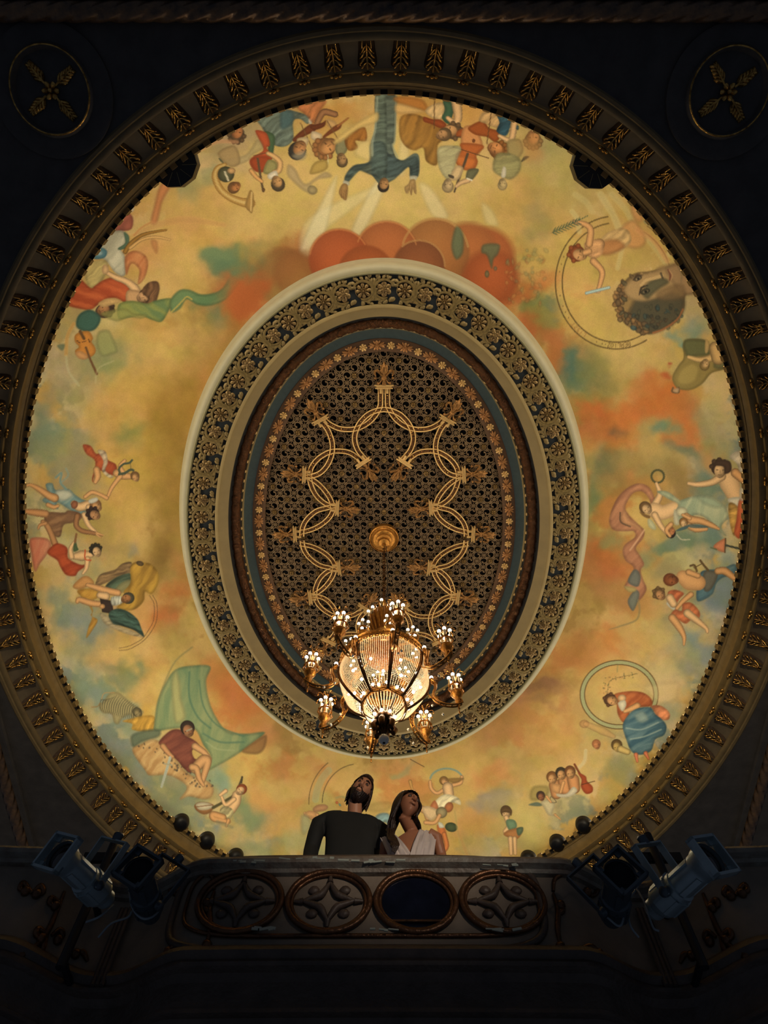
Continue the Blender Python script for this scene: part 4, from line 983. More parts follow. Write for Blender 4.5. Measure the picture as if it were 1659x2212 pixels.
limb([(1130, 190), (1150, 260), (1210, 400), (1270, 470)], [16, 8, 8, 12], (184, 136, 70)); limb([(1155, 290), (1165, 270)], [14, 14], SK); limb([(1190, 410), (1260, 440), (1280, 500)], [28, 30, 24], SK); poly([(1230, 420), (1290, 400), (1380, 450), (1320, 520), (1270, 500)], (214, 180, 128), .9); oval(1397, 455, 46, 46, (156, 138, 92), 0, 1); circ(1397, 455, 46, 3, (110, 92, 56)); limb([(1260, 540), (1340, 540), (1380, 480)], [18, 18, 18], SK)
oval(1480, 580, 54, 40, (76, 84, 52), .2); poly([(1360, 560), (1420, 580), (1440, 650), (1400, 690), (1370, 640)], (196, 104, 52), .9, 1.5); poly([(1370, 540), (1400, 545), (1420, 580), (1380, 585)], (222, 214, 180), 1); limb([(1420, 640), (1440, 740), (1400, 800)], [20, 22, 20], (196, 116, 60)); limb([(1300, 830), (1350, 840)], [20, 16], (186, 108, 56)); line([(1510, 440), (1540, 640), (1580, 740)], 8, (170, 150, 84), .6, 3); line([(1540, 620), (1640, 880)], 14, (190, 142, 80), .5, 4)

# ---------------- lower right: muse in blue in a ring, cherubs, group with cello, girl reading
frame(1000, 1380, 3.318)
circ(1120, 400, 262, 17, (162, 160, 108), 0, 360, 1, 232); circ(1120, 400, 280, 3.5, (96, 72, 40), 0, 360, 1, 246); circ(1120, 400, 248, 3.5, (96, 72, 40), 0, 360, 1, 216)
poly([(1200, 350), (1520, 310), (1540, 380), (1520, 440), (1400, 460), (1260, 330)], (210, 182, 122), .4, 6)
rr = np.random.default_rng(4)
for i in range(46):
    t = rr.uniform(0, 1); x, y = (1040 + rr.normal(0, 18), 400 - 130 * t) if i % 2 else (1060 + 190 * t, 290 - 40 * t + rr.normal(0, 12))
    oval(x, y, 5, 2.6, [(110, 118, 70), (176, 110, 64), (96, 100, 62)][i % 3], rr.uniform(0, 3), .8)
line([(1035, 410), (1040, 350), (1070, 290), (1250, 250)], 2, (104, 90, 54), .7); line([(1110, 180), (1105, 240)], 3, (110, 116, 76), .6)
poly([(1080, 400), (1190, 375), (1290, 385), (1350, 430), (1350, 480), (1270, 490), (1200, 500), (1190, 560), (1150, 600), (1110, 540), (1100, 460)], (184, 104, 56), 1, 1.3, fold=(.8, 11), c2=(146, 74, 40)); limb([(1250, 480), (1210, 500), (1160, 520)], [24, 22, 14], SK); oval(1140, 425, 30, 26, SKP); poly([(1110, 460), (1160, 440), (1170, 480), (1140, 520)], (216, 200, 160), 1)
head(1065, 440, 40, .25, SK, (98, 66, 40), .2, curls=3); poly([(1350, 480), (1420, 480), (1480, 530), (1470, 580), (1400, 570), (1370, 520)], (204, 128, 82), 1, 1.3, fold=(.9, 9), amp=.15)
poly([(1190, 540), (1250, 500), (1340, 490), (1380, 540), (1430, 580), (1460, 630), (1440, 690), (1380, 720), (1350, 800), (1280, 830), (1210, 810), (1170, 720), (1145, 620)], (96, 122, 120), 1, 1.2, fold=(1.1, 13), c2=(52, 84, 94)); poly([(1230, 550), (1290, 520), (1330, 580), (1270, 600)], (166, 176, 150), .6, 3); line([(1170, 640), (1280, 650), (1400, 600)], 5, (170, 182, 158), .6, 2); line([(1200, 720), (1300, 700), (1420, 650)], 5, (176, 186, 158), .6, 2)
limb([(1240, 830), (1250, 880)], [16, 8], (206, 120, 80)); limb([(1310, 820), (1330, 860)], [16, 8], (206, 120, 80)); oval(870, 610, 36, 30, (186, 132, 78), 0, .6); limb([(880, 610), (1000, 660), (1080, 700)], [20, 30, 16], (190, 140, 84), .45); head(958, 760, 28, 1.3, (196, 128, 78), (176, 104, 60), 0, al=.85); head(1105, 770, 36, 1.2, (190, 156, 84), (110, 84, 44), .2); limb([(1130, 790), (1180, 810)], [26, 22], (196, 166, 96)); line([(880, 800), (870, 880), (810, 940)], 12, (206, 196, 150), .5, 3)
for x, y, hc in ((640, 1000, (140, 92, 46)), (705, 970, (70, 58, 40)), (770, 960, (130, 82, 44))):
    limb([(x + 20, y + 50), (x + 30, y + 110)], [44, 40], (196, 136, 82)); head(x, y, 36, 1.3, SK, hc, .1)
poly([(640, 1040), (700, 1050), (690, 1110), (640, 1090)], SK); poly([(670, 1110), (740, 1110), (790, 1060), (820, 1090), (770, 1130), (690, 1135)], (216, 200, 160), 1); limb([(720, 1030), (700, 1100)], [14, 10], SK)
line([(800, 900), (850, 990)], 8, (120, 66, 36)); poly([(825, 960), (880, 985), (890, 1020), (930, 1060), (925, 1100), (880, 1110), (845, 1060), (850, 1010)], (170, 78, 42), 1); line([(850, 1045), (945, 1020)], 2.6, (80, 50, 30)); poly([(505, 1060), (610, 1060), (600, 1130), (520, 1160), (480, 1140)], (150, 130, 70), .8, 3)
poly([(470, 1190), (530, 1170), (570, 1190), (540, 1200)], (84, 104, 90), .8, 1.5); head(560, 1130, 28, 1.2, (150, 96, 62), (80, 58, 44), 0); poly([(560, 1170), (620, 1150), (660, 1190), (640, 1250), (660, 1270), (610, 1260), (580, 1210)], (196, 180, 134), .9, 1.5); line([(630, 1130), (625, 1170), (670, 1170), (635, 1130)], 2.4, (96, 84, 60)); limb([(600, 1130), (630, 1170)], [10, 8], SK); limb([(660, 1260), (700, 1295)], [10, 5], SK, .8)
head(310, 1245, 36, 1.3, SKP, (110, 80, 46), .2); poly([(270, 1230), (300, 1205), (350, 1225), (345, 1270), (330, 1245), (280, 1250), (285, 1280)], (104, 76, 44), 1); limb([(310, 1280), (330, 1340), (300, 1380)], [18, 20, 14], SKP); poly([(310, 1300), (370, 1300), (385, 1350), (330, 1370)], (112, 136, 98), 1); poly([(290, 1400), (330, 1370), (420, 1350), (430, 1380), (390, 1435), (330, 1425)], (176, 118, 66), 1); poly([(385, 1360), (430, 1350), (425, 1390), (395, 1410)], (96, 112, 80), 1); limb([(340, 1430), (345, 1540)], [18, 14], SKP); limb([(370, 1430), (375, 1540)], [16, 12], SKP)

# ---------------- right: reclining muse with wreath, cherubs, nude holding a tablet, pink scarf, seated pair with lyre
frame(1240, 880, 3.9594)
poly([(700, 820), (650, 690), (560, 650), (470, 680), (380, 760), (320, 880), (300, 980), (340, 1050), (440, 1060), (510, 1060), (520, 1110), (440, 1170), (415, 1230), (440, 1310), (510, 1370), (470, 1460), (430, 1540), (500, 1580), (460, 1660), (500, 1740), (500, 1650), (550, 1660), (620, 1560), (590, 1470), (570, 1390), (600, 1340), (560, 1260), (530, 1200), (590, 1120), (600, 1050), (540, 990), (470, 920), (440, 850), (500, 740), (580, 720), (640, 780), (660, 840)], (190, 130, 88), 1, 1.4, fold=(.9, 15), c2=(158, 104, 72))
poly([(430, 880), (400, 940), (430, 1000), (510, 1020), (560, 1060), (590, 1080), (560, 1020), (480, 960)], (204, 146, 96), .9, 2); line([(395, 900), (400, 980), (480, 1020)], 7, (96, 74, 52), .8); poly([(500, 1400), (540, 1390), (570, 1450), (550, 1530), (490, 1520), (460, 1480)], (104, 108, 94), .9, 1.6); poly([(480, 1610), (530, 1560), (560, 1600), (530, 1700), (500, 1740), (460, 1670)], (112, 116, 98), .9, 1.6); poly([(430, 1530), (520, 1540), (530, 1570), (470, 1580)], (186, 164, 96), .9, 1.6); line([(550, 1650), (560, 1740), (530, 1820), (400, 1870), (300, 1900)], [8, 9, 9, 7, 4], (140, 122, 78), .7, 2)
line([(600, 1050), (540, 1140), (480, 1220)], 7, (222, 172, 124), .7, 2)
circ(716, 590, 52, 8, (82, 78, 48), 0, 360, .85); 
for i in range(22):
    a = TAU * i / 22; oval(716 + 58 * math.cos(a), 590 + 58 * math.sin(a), 9, 4, (70, 76, 46), a + .8, .85)
limb([(700, 820), (735, 740), (705, 650)], [34, 26, 14], SKP); limb([(690, 880), (760, 900), (860, 860)], [66, 62, 56], SKP, 1, .72); limb([(690, 920), (740, 1010), (790, 1070)], [30, 24, 18], SKP); head(618, 865, 46, .75, SKP, (126, 92, 54), .1); poly([(560, 890), (600, 910), (650, 930), (640, 950), (590, 930)], (132, 94, 52), .9)
poly([(710, 720), (800, 720), (900, 790), (920, 790), (1040, 755), (1180, 765), (1280, 830), (1320, 930), (1260, 1020), (1300, 1100), (1200, 1030), (1130, 950), (1040, 920), (960, 960), (890, 980), (860, 900), (890, 830), (800, 780)], (184, 182, 136), 1, 1.4, fold=(.25, 17), c2=(138, 150, 116)); oval(920, 895, 52, 42, (214, 198, 150), 0, .9, soft=3); poly([(1060, 760), (1180, 770), (1270, 840), (1200, 860), (1090, 810)], (140, 156, 122), .6, 4); poly([(860, 870), (890, 930), (900, 1000), (860, 1000), (850, 930)], (206, 196, 156), .9, 1.5); poly([(630, 960), (660, 960), (700, 1020), (690, 1050), (640, 1020)], (196, 194, 150), .8, 1.5)
limb([(960, 930), (1000, 960), (1080, 970), (1180, 1010), (1240, 1040)], [30, 36, 30, 24, 10], SK); limb([(960, 1000), (1040, 1040), (1130, 1040)], [26, 30, 18], SK); limb([(990, 950), (930, 920)], [18, 14], SK); head(940, 990, 34, 1.2, SKP, (160, 112, 58), .1); poly([(870, 1060), (910, 1030), (980, 1010), (960, 1040)], (80, 106, 104), .9); poly([(980, 1000), (1120, 1010), (1140, 1030), (1000, 1030)], (80, 104, 100), .8); head(830, 1065, 38, -1.4, (186, 120, 72), (54, 42, 34), .1); limb([(830, 1000), (790, 1050), (820, 1100)], [22, 20, 14], SK); line([(880, 1090), (920, 1130), (990, 1130)], 5, (206, 190, 150), .7)
# standing nude with tablet at the rim
limb([(1300, 560), (1330, 650), (1380, 760)], [66, 84, 66], SKP, 1, .74); limb([(1260, 590), (1180, 640), (1060, 660), (980, 650)], [40, 30, 24, 16], SKP); limb([(1380, 560), (1450, 620)], [40, 36], SK); head(1245, 530, 62, 1.6, SKP, (78, 58, 42), -.5, curls=5); poly([(1190, 500), (1230, 450), (1330, 460), (1345, 540), (1290, 570), (1280, 510), (1220, 500)], (74, 54, 40), 1, 1.2)
poly([(1330, 420), (1420, 365), (1450, 400), (1460, 530), (1420, 550), (1390, 480)], (204, 186, 150), 1, 1.1, fold=(.9, 9), amp=.1); poly([(1320, 780), (1420, 770), (1400, 850), (1330, 820)], (214, 200, 164), 1); poly([(1325, 820), (1400, 850), (1400, 960), (1370, 1100), (1330, 980)], (192, 146, 70), 1, 1.3, fold=(1.5, 8), amp=.16); poly([(1410, 800), (1465, 790), (1450, 1000), (1420, 1120), (1370, 1080), (1390, 960)], (186, 84, 50), 1, 1.2, fold=(.4, 9), c2=(206, 112, 66)); poly([(1420, 690), (1470, 680), (1460, 790), (1420, 790)], (200, 190, 160), .8, 2)
poly([(1190, 1190), (1290, 1120), (1300, 1180), (1280, 1240)], (206, 128, 84), 1); line([(1296, 1120), (1290, 1240)], 6, (96, 74, 46)); line([(1300, 1180), (1420, 1210)], 9, (58, 62, 50)); line([(1170, 1200), (1220, 1215)], 6, (96, 96, 60), .8)
# seated pair
poly([(1080, 1420), (1130, 1390), (1260, 1380), (1380, 1340), (1400, 1440), (1290, 1450), (1220, 1500), (1180, 1600), (1060, 1660), (1050, 1560), (1110, 1500)], (70, 98, 104), 1, 1.4, fold=(.9, 11), c2=(96, 124, 120)); poly([(1110, 1410), (1200, 1400), (1230, 1440), (1170, 1560), (1110, 1560)], (104, 98, 80), 1, 1.3); limb([(1230, 1400), (1290, 1400), (1370, 1460)], [30, 34, 26], SK)
limb([(930, 1450), (990, 1480), (1060, 1500)], [56, 84, 66], SK, 1, .74); limb([(980, 1410), (1060, 1440)], [28, 24], SK); head(835, 1475, 50, .1, (146, 84, 46), (136, 76, 40), 0); line([(995, 1355), (1030, 1350), (1050, 1400)], 9, (96, 74, 42)); line([(1080, 1310), (1110, 1350), (1145, 1390)], 10, (96, 74, 42)); line([(1030, 1370), (1090, 1340)], 4, (96, 74, 42)); line([(1010, 1350), (1050, 1400)], 3, (110, 84, 50))
poly([(800, 1590), (860, 1560), (940, 1590), (900, 1640), (870, 1700), (840, 1700)], (190, 104, 62), 1, 1.2, fold=(.9, 9), amp=.15); poly([(790, 1680), (830, 1640), (870, 1720), (850, 1735)], (214, 204, 170), 1); limb([(820, 1630), (850, 1680)], [36, 34], SKP); head(735, 1600, 46, .9, (190, 136, 84), (116, 86, 50), -.2, curls=4); limb([(1000, 1600), (930, 1660), (880, 1720)], [26, 22, 16], SK)
poly([(930, 1680), (1000, 1670), (1070, 1740), (1070, 1800), (1000, 1820), (950, 1850), (870, 1800), (820, 1790), (860, 1730), (920, 1740)], (196, 112, 66), 1, 1.3, fold=(1.0, 12), amp=.12); limb([(970, 1760), (1060, 1830), (1130, 1890), (1140, 1920)], [36, 28, 18, 14], SKP); limb([(840, 1800), (900, 1880), (940, 1960), (940, 2030)], [34, 32, 20, 10], SK)

# ---------------- upper right: victory with branch in a great ring, curly stone-like head, child in a bell
frame(1150, 420, 3.2593)
for R, RY in ((420, 440), (468, 490)):
    pass
for r in (0, 48):
    circ(590, 620, 380 + r, 4.5, (96, 76, 40), 96, 262, .95, 420 + r); circ(590, 620, 390 + r, 4.5, (120, 88, 46), 300, 345, .7, 410 + r); circ(590, 620, 380 + r, 4.5, (96, 76, 40), 60, 96, .95, 420 + r)
for x0, y0, x1, y1, w_, al in ((280, 120, 330, 260, 18, .5), (480, 0, 640, 330, 24, .6), (560, 0, 720, 230, 20, .5), (640, 230, 600, 520, 16, .5), (700, 220, 940, 480, 20, .45), (300, 0, 420, 120, 20, .4)):
    line([(x0, y0), ((x0 + x1) / 2 + 14, (y0 + y1) / 2 - 10), (x1, y1)], w_, (206, 188, 124), al, 5)
poly([(600, 260), (700, 180), (760, 230), (800, 330), (740, 380), (640, 360), (600, 330)], (206, 146, 84), .8, 4); line([(740, 250), (860, 330), (950, 470)], 18, (214, 150, 92), .5, 5); poly([(700, 0), (740, 60), (780, 140), (760, 200), (700, 140)], (206, 140, 84), .6, 4); poly([(790, 180), (840, 180), (870, 210), (800, 205)], (130, 148, 116), .8, 3)
poly([(470, 330), (530, 270), (620, 240), (680, 260), (690, 340), (600, 400), (500, 420), (440, 390)], (206, 166, 104), 1, 2, fold=(.9, 10), amp=.1); poly([(500, 330), (600, 320), (650, 370), (560, 420), (480, 420)], (170, 106, 56), .7, 4); limb([(470, 350), (430, 370), (400, 400)], [40, 44, 36], SK); poly([(370, 340), (480, 320), (500, 400), (450, 450), (390, 430)], (206, 152, 96), 1, 1.6, fold=(1.2, 8), amp=.1)
limb([(400, 350), (410, 250), (370, 210), (290, 190)], [26, 24, 20, 12], SK); limb([(430, 470), (490, 540), (480, 620), (460, 680)], [26, 22, 18, 14], SK); poly([(440, 670), (480, 670), (475, 695), (440, 695)], SKP); limb([(380, 695), (540, 655)], [11, 10], (166, 184, 166)); head(325, 420, 52, .3, SK, (146, 78, 40), .1, curls=4); limb([(370, 410), (400, 400)], [22, 22], SK)
line([(140, 268), (250, 220), (390, 150)], 2.4, (60, 84, 60))
for i in range(9):
    t = i / 8; x, y = 150 + 170 * t, 262 - 72 * t
    oval(x + 6, y - 14, 19, 3.6, (64, 92, 68), -1.0, .9); oval(x + 8, y + 14, 19, 3.6, (64, 92, 68), .35, .9)
# great head, lying sideways with the crown to the left
poly([(640, 620), (720, 555), (830, 540), (960, 505), (1050, 480), (1110, 540), (1170, 680), (1080, 710), (1070, 800), (1030, 880), (930, 950), (820, 985), (720, 955), (640, 900), (600, 800), (570, 720)], (146, 116, 68), 1, 1.4, fold=(.8, 16), c2=(118, 92, 56))
poly([(880, 520), (1060, 480), (1120, 560), (1160, 680), (1080, 700), (1000, 640), (920, 580)], (166, 130, 84), .9, 4); poly([(740, 720), (860, 690), (1000, 700), (1070, 740), (1050, 850), (960, 930), (840, 975), (740, 950), (680, 860)], (74, 70, 52), .85, 6); poly([(650, 640), (720, 620), (760, 700), (700, 740), (660, 700)], (176, 142, 86), .9, 4)
poly([(760, 690), (800, 620), (860, 590), (920, 580), (900, 600), (850, 640), (820, 690)], (66, 70, 50), .85, 3); line([(790, 570), (750, 640), (770, 560)], 9, (190, 150, 92), .8, 2); oval(745, 590, 28, 18, (80, 66, 44), -.4, .9); oval(745, 592, 12, 9, (44, 38, 30), 0, .9); oval(795, 680, 34, 26, (60, 62, 46), .3, .9); oval(792, 680, 12, 14, (30, 32, 28), 0, .9); line([(830, 560), (870, 590), (915, 600)], 12, (196, 156, 96), .8, 2); poly([(880, 545), (915, 535), (925, 560), (890, 560)], (70, 62, 44), .8, 1.5); line([(905, 540), (918, 600)], 9, (58, 60, 44), .8, 2); poly([(960, 520), (1050, 500), (1080, 560), (1000, 560)], (104, 112, 84), .5, 5)
rr = np.random.default_rng(8)
for i in range(54):
    a = rr.uniform(PI * .52, PI * 1.42); R_ = rr.uniform(.72, 1.02)
    x, y = 830 + 250 * R_ * math.cos(a), 760 + 215 * R_ * math.sin(a)
    if y > 560:
        oval(x, y, rr.uniform(16, 30), rr.uniform(12, 22), [(176, 130, 76), (140, 102, 60), (112, 88, 58), (96, 88, 62)][rr.integers(4)], rr.uniform(0, 3), .8, dark=.5)
for i in range(40):
    x, y = rr.uniform(690, 1050), rr.uniform(770, 960)
    if ((x - 850) / 210) ** 2 + ((y - 820) / 155) ** 2 < 1:
        oval(x, y, rr.uniform(12, 26), rr.uniform(8, 16), [(60, 60, 48), (84, 80, 58), (92, 72, 48), (62, 80, 74)][rr.integers(4)], rr.uniform(0, 3), .6, dark=.6)
line([(1060, 810), (1020, 880), (930, 945), (850, 975)], 6, (170, 104, 58), .8, 2); oval(712, 940, 24, 18, (50, 84, 88), .4, .7)
# the lit face over the curls: brow, lids, nose, mouth and the soft shadow beside the nose
poly([(645, 660), (690, 600), (760, 565), (850, 540), (960, 508), (1045, 488), (1075, 560), (1030, 640), (960, 700), (870, 735), (780, 755), (700, 740), (655, 705)], (172, 138, 88), .95, 3.0)
poly([(940, 520), (1050, 490), (1120, 560), (1165, 675), (1080, 705), (1010, 650), (970, 590)], (158, 124, 82), .9, 4.0)
poly([(775, 700), (800, 640), (850, 600), (925, 590), (960, 620), (900, 660), (850, 700), (810, 735)], (78, 78, 56), .8, 3.5)
poly([(880, 690), (990, 640), (1060, 640), (1075, 720), (1000, 745), (900, 745)], (128, 100, 64), .7, 5)
line([(765, 640), (800, 605), (860, 590), (912, 572)], [7, 9, 10, 12], (206, 168, 108), .9, 2); line([(905, 556), (918, 590)], [8, 6], (70, 60, 44), .8, 1.5)
oval(742, 592, 32, 17, (92, 76, 52), -.45, .9); oval(744, 594, 20, 9, (176, 150, 106), -.45, .9); oval(746, 594, 9, 8, (44, 38, 30), 0, 1); line([(708, 606), (736, 572), (776, 568)], [3, 6, 3], (70, 54, 38), .9)
oval(794, 684, 36, 20, (70, 64, 46), -.35, .9); oval(796, 684, 22, 10, (150, 130, 92), -.35, .9); oval(798, 684, 10, 9, (34, 32, 26), 0, 1); line([(752, 706), (770, 656), (812, 640)], [4, 8, 4], (58, 50, 38), .9)
line([(955, 530), (972, 566), (966, 604)], [5, 9, 5], (120, 74, 52), .85, 1.5); line([(964, 534), (984, 568), (978, 600)], [3, 5, 3], (196, 150, 100), .8, 1.5)
line([(1020, 500), (1050, 560), (1046, 620)], [6, 8, 5], (128, 108, 74), .6, 3)
# bell with child
poly([(1060, 1060), (1090, 1020), (1200, 1020), (1250, 1060), (1340, 1130), (1365, 1180), (1350, 1230), (1260, 1260), (1200, 1330), (1120, 1375), (1030, 1370), (990, 1320), (990, 1270), (1030, 1200), (1065, 1150)], (146, 124, 66), 1, 1.3); poly([(1060, 1060), (1090, 1020), (1230, 1030), (1240, 1090), (1240, 1130), (1100, 1140), (1075, 1110)], (96, 96, 58), .9, 3); poly([(1040, 1230), (1120, 1180), (1180, 1220), (1150, 1320), (1060, 1350), (1010, 1310)], (166, 142, 76), .8, 8); poly([(1290, 1170), (1360, 1170), (1350, 1225), (1280, 1220)], (110, 106, 66), .9, 3)
limb([(1300, 1110), (1260, 1150), (1180, 1165), (1100, 1145)], [34, 28, 20, 14], (204, 164, 100)); poly([(1220, 1020), (1245, 1050), (1235, 1110), (1215, 1110)], (204, 166, 100)); limb([(1290, 1080), (1310, 1150)], [46, 50], (200, 160, 98)); head(1215, 1195, 32, -1.3, (206, 164, 104), (150, 120, 66), 0); line([(990, 1360), (985, 1390), (1030, 1395), (1030, 1360)], 6, (112, 84, 52)); poly([(995, 1370), (1030, 1365), (1025, 1395), (995, 1390)], (206, 168, 120), .9)
# lettering on the rings
GLY = {'B': [[(0, 0), (0, 1)], [(0, 1), (.5, 1), (.62, .78), (.5, .54), (0, .52)], [(.5, .54), (.68, .28), (.5, 0), (0, 0)]], 'E': [[(.6, 0), (0, 0), (0, 1), (.6, 1)], [(0, .52), (.5, .52)]], 'R': [[(0, 0), (0, 1), (.5, 1), (.64, .76), (.5, .52), (0, .5)], [(.35, .5), (.66, 0)]],
       'L': [[(0, 1), (0, 0), (.58, 0)]], 'I': [[(.3, 0), (.3, 1)]], 'O': [[(.35 + .35 * math.cos(TAU * k / 12), .5 + .5 * math.sin(TAU * k / 12)) for k in range(13)]], 'Z': [[(0, 1), (.62, 1), (0, 0), (.62, 0)]], 'S': [[(.58, .85), (.3, 1), (.05, .78), (.3, .54), (.6, .3), (.3, 0), (0, .15)]], 'T': [[(0, 1), (.64, 1)], [(.32, 1), (.32, 0)]]}
def ring_text(txt, cx, cy, r, ry, a_start, step, size, c, al):
    """letters stand with their heads outwards on the lower part of a ring"""
    for i, chh in enumerate(txt):
        a = math.radians(a_start + step * i)
        if chh == '.':
            oval(cx + (r + size * .5) * math.cos(a), cy + (ry + size * .5) * math.sin(a), 4, 4, c, 0, al); continue
        for st_ in GLY[chh]:
            pts = []
            for gx, gy in st_:
                b_ = a + (gx - .32) * size * .86 / r * (1 if step > 0 else -1)
                rr_ = gy * size
                pts.append((cx + (r + rr_) * math.cos(b_), cy + (ry + rr_) * math.sin(b_)))
            line(pts, 2.3, c, al, .6)
ring_text('BERLIOZ.', 590, 620, 390, 430, 77.0, 3.4, 27, (120, 92, 50), .95)
ring_text('LISZT', 590, 620, 390, 430, 124, 3.6, 25, (150, 104, 56), .75)
for a in (104, 110, 146, 152, 158, 168, 190, 197, 204):
    oval(590 + 404 * math.cos(math.radians(a)), 620 + 444 * math.sin(math.radians(a)), 4, 5, (112, 86, 48), 0, .8)

for q in ((512, 588, 34, 48, (100, 122, 84), .95, .35), (496, 556, 40, 20, (118, 134, 88), .85, 0), (536, 618, 24, 30, (118, 126, 78), .8, 0), (520, 660, 46, 34, (190, 102, 50), .8, .6), (552, 640, 40, 26, (184, 98, 48), .8, -.6)):
    blob(*q)
cv = np.clip(cv, 4, 250)


def sample_canvas(px, py):
    x = np.clip(px, 0, CW - 1.001); y = np.clip(py - CH0, 0, HH - 1.001)
    x0 = x.astype(int); y0 = y.astype(int)
    fx = (x - x0)[:, None]; fy = (y - y0)[:, None]
    c = cv[y0, x0] * (1 - fx) * (1 - fy) + cv[y0, x0 + 1] * fx * (1 - fy) + cv[y0 + 1, x0] * (1 - fx) * fy + cv[y0 + 1, x0 + 1] * fx * fy
    c = c / 255.0
    lin = np.where(c <= 0.04045, c / 12.92, ((c + 0.055) / 1.055) ** 2.4)
    return np.clip(lin * np.array(PAINT_GAIN), 0.004, 0.92)
# ================================================================== the painted dome
def dome_surface(nu, nv):
    t = TAU * np.arange(nu) / nu
    s = np.linspace(0, 1, nv)
    P0, P1, P2 = np.array((A0 + 0.29, 11.93)), np.array((6.95, 13.75)), np.array((4.655, 14.20))
    B = ((1 - s) ** 2)[:, None] * P0 + (2 * s * (1 - s))[:, None] * P1 + (s ** 2)[:, None] * P2
    a = B[:, 0]; z = B[:, 1] + CZ
    b = a + 1.54 + np.maximum(0, a - 4.65) * 0.043
    V = np.zeros((nu, nv, 3))
    V[:, :, 0] = np.cos(t)[:, None] * a[None]
    V[:, :, 1] = YC + np.sin(t)[:, None] * b[None]
    V[:, :, 2] = z[None]
    return V

NU, NV = MURAL_RES
V = dome_surface(NU, NV)
me = bpy.data.meshes.new('ceiling_dome')
nvt = NU * NV
me.vertices.add(nvt)
me.vertices.foreach_set('co', V.reshape(-1).astype(np.float32))
i = np.arange(NU)[:, None]; j = np.arange(NV - 1)[None]
i2 = (i + 1) % NU
F = np.stack([i * NV + j, i * NV + j + 1, i2 * NV + j + 1, i2 * NV + j], -1).reshape(-1, 4)
nf = len(F)
me.loops.add(nf * 4)
me.loops.foreach_set('vertex_index', F.reshape(-1).astype(np.int32))
me.polygons.add(nf)
me.polygons.foreach_set('loop_start', (np.arange(nf) * 4).astype(np.int32))
me.polygons.foreach_set('loop_total', np.full(nf, 4, np.int32))
me.update(calc_edges=True)
me.shade_smooth()
px, py = proj(V.reshape(-1, 3))
rgb = sample_canvas(px, py)                 # linear reflectance of the paint at each spot of the dome
ca = me.color_attributes.new('paint', 'FLOAT_COLOR', 'POINT')
ca.data.foreach_set('color', np.concatenate([rgb, np.ones((nvt, 1))], 1).astype(np.float32).reshape(-1))
m = bpy.data.materials.new('mural_paint')
m.use_nodes = True
nt = m.node_tree
b = nt.nodes['Principled BSDF']
b.inputs['Roughness'].default_value = 0.75
b.inputs['Specular IOR Level'].default_value = 0.2
at = nt.nodes.new('ShaderNodeVertexColor'); at.layer_name = 'paint'
tc = nt.nodes.new('ShaderNodeTexCoord')
nz = nt.nodes.new('ShaderNodeTexNoise'); nz.inputs['Scale'].default_value = 55; nz.inputs['Detail'].default_value = 5
nt.links.new(tc.outputs['Object'], nz.inputs['Vector'])
mr = nt.nodes.new('ShaderNodeMapRange')
mr.inputs['From Min'].default_value = 0.25; mr.inputs['From Max'].default_value = 0.75
mr.inputs['To Min'].default_value = 0.88; mr.inputs['To Max'].default_value = 1.12
nt.links.new(nz.outputs['Fac'], mr.inputs['Value'])
mx = nt.nodes.new('ShaderNodeVectorMath'); mx.operation = 'SCALE'
nt.links.new(at.outputs['Color'], mx.inputs[0])
nt.links.new(mr.outputs['Result'], mx.inputs['Scale'])
nt.links.new(mx.outputs['Vector'], b.inputs['Base Color'])
me.materials.append(m)
dome = link('ceiling_dome', me)
tag(dome, 'painted dome cove with clouds, muses and musicians in gold, teal and orange', 'mural', kind='structure')
# ================================================================== frieze: rosettes in leafy scrolls
def petal_disc(mb, n, r0, r1, z0, lift, phase=0.0, wide=0.9, cup=0.25):
    """n rounded petals as little domed patches, relief towards -z"""
    for k in range(n):
        a = TAU * k / n + phase
        h = PI / n * wide
        P = np.zeros((5, 5, 3))
        for i in range(5):
            s = i / 4
            rr = r0 + (r1 - r0) * s
            wd = h * (0.55 + 0.45 * math.sin(PI * min(1, 0.25 + s * 0.62))) * (1 if s < 0.8 else 0.86)
            for j in range(5):
                u = -1 + j / 2
                edge = 1 - 0.10 * u * u * (s ** 2)
                z = z0 - lift * (1 - u * u * 0.75) * (math.sin(PI * (0.15 + 0.72 * s)) ** 0.6) - cup * lift * s
                P[i, j] = (rr * edge * math.cos(a + wd * u), rr * edge * math.sin(a + wd * u), z)
        mb.grid(P[:, ::-1])
    return mb


def lobe(mb, x, y, ang, L, W, z0=0.0, h=0.03, vein=True):
    """a small leaf lobe pointing at ang, relief towards -z"""
    ca, sa = math.cos(ang), math.sin(ang)
    P = np.zeros((5, 4, 3))
    for i in range(5):
        s = i / 4
        wd = W * (math.sin(PI * (0.12 + 0.80 * s)) ** 0.8)
        for j, u in enumerate((-1, -0.35, 0.35, 1)):
            lx, ly = L * s, wd * u
            z = z0 - h * (1 - u * u) * math.sin(PI * (0.2 + 0.7 * s)) + (0.004 if abs(u) < 0.5 and vein else 0)
            P[i, j] = (x + lx * ca - ly * sa, y + lx * sa + ly * ca, z)
    mb.grid(P[:, ::-1])


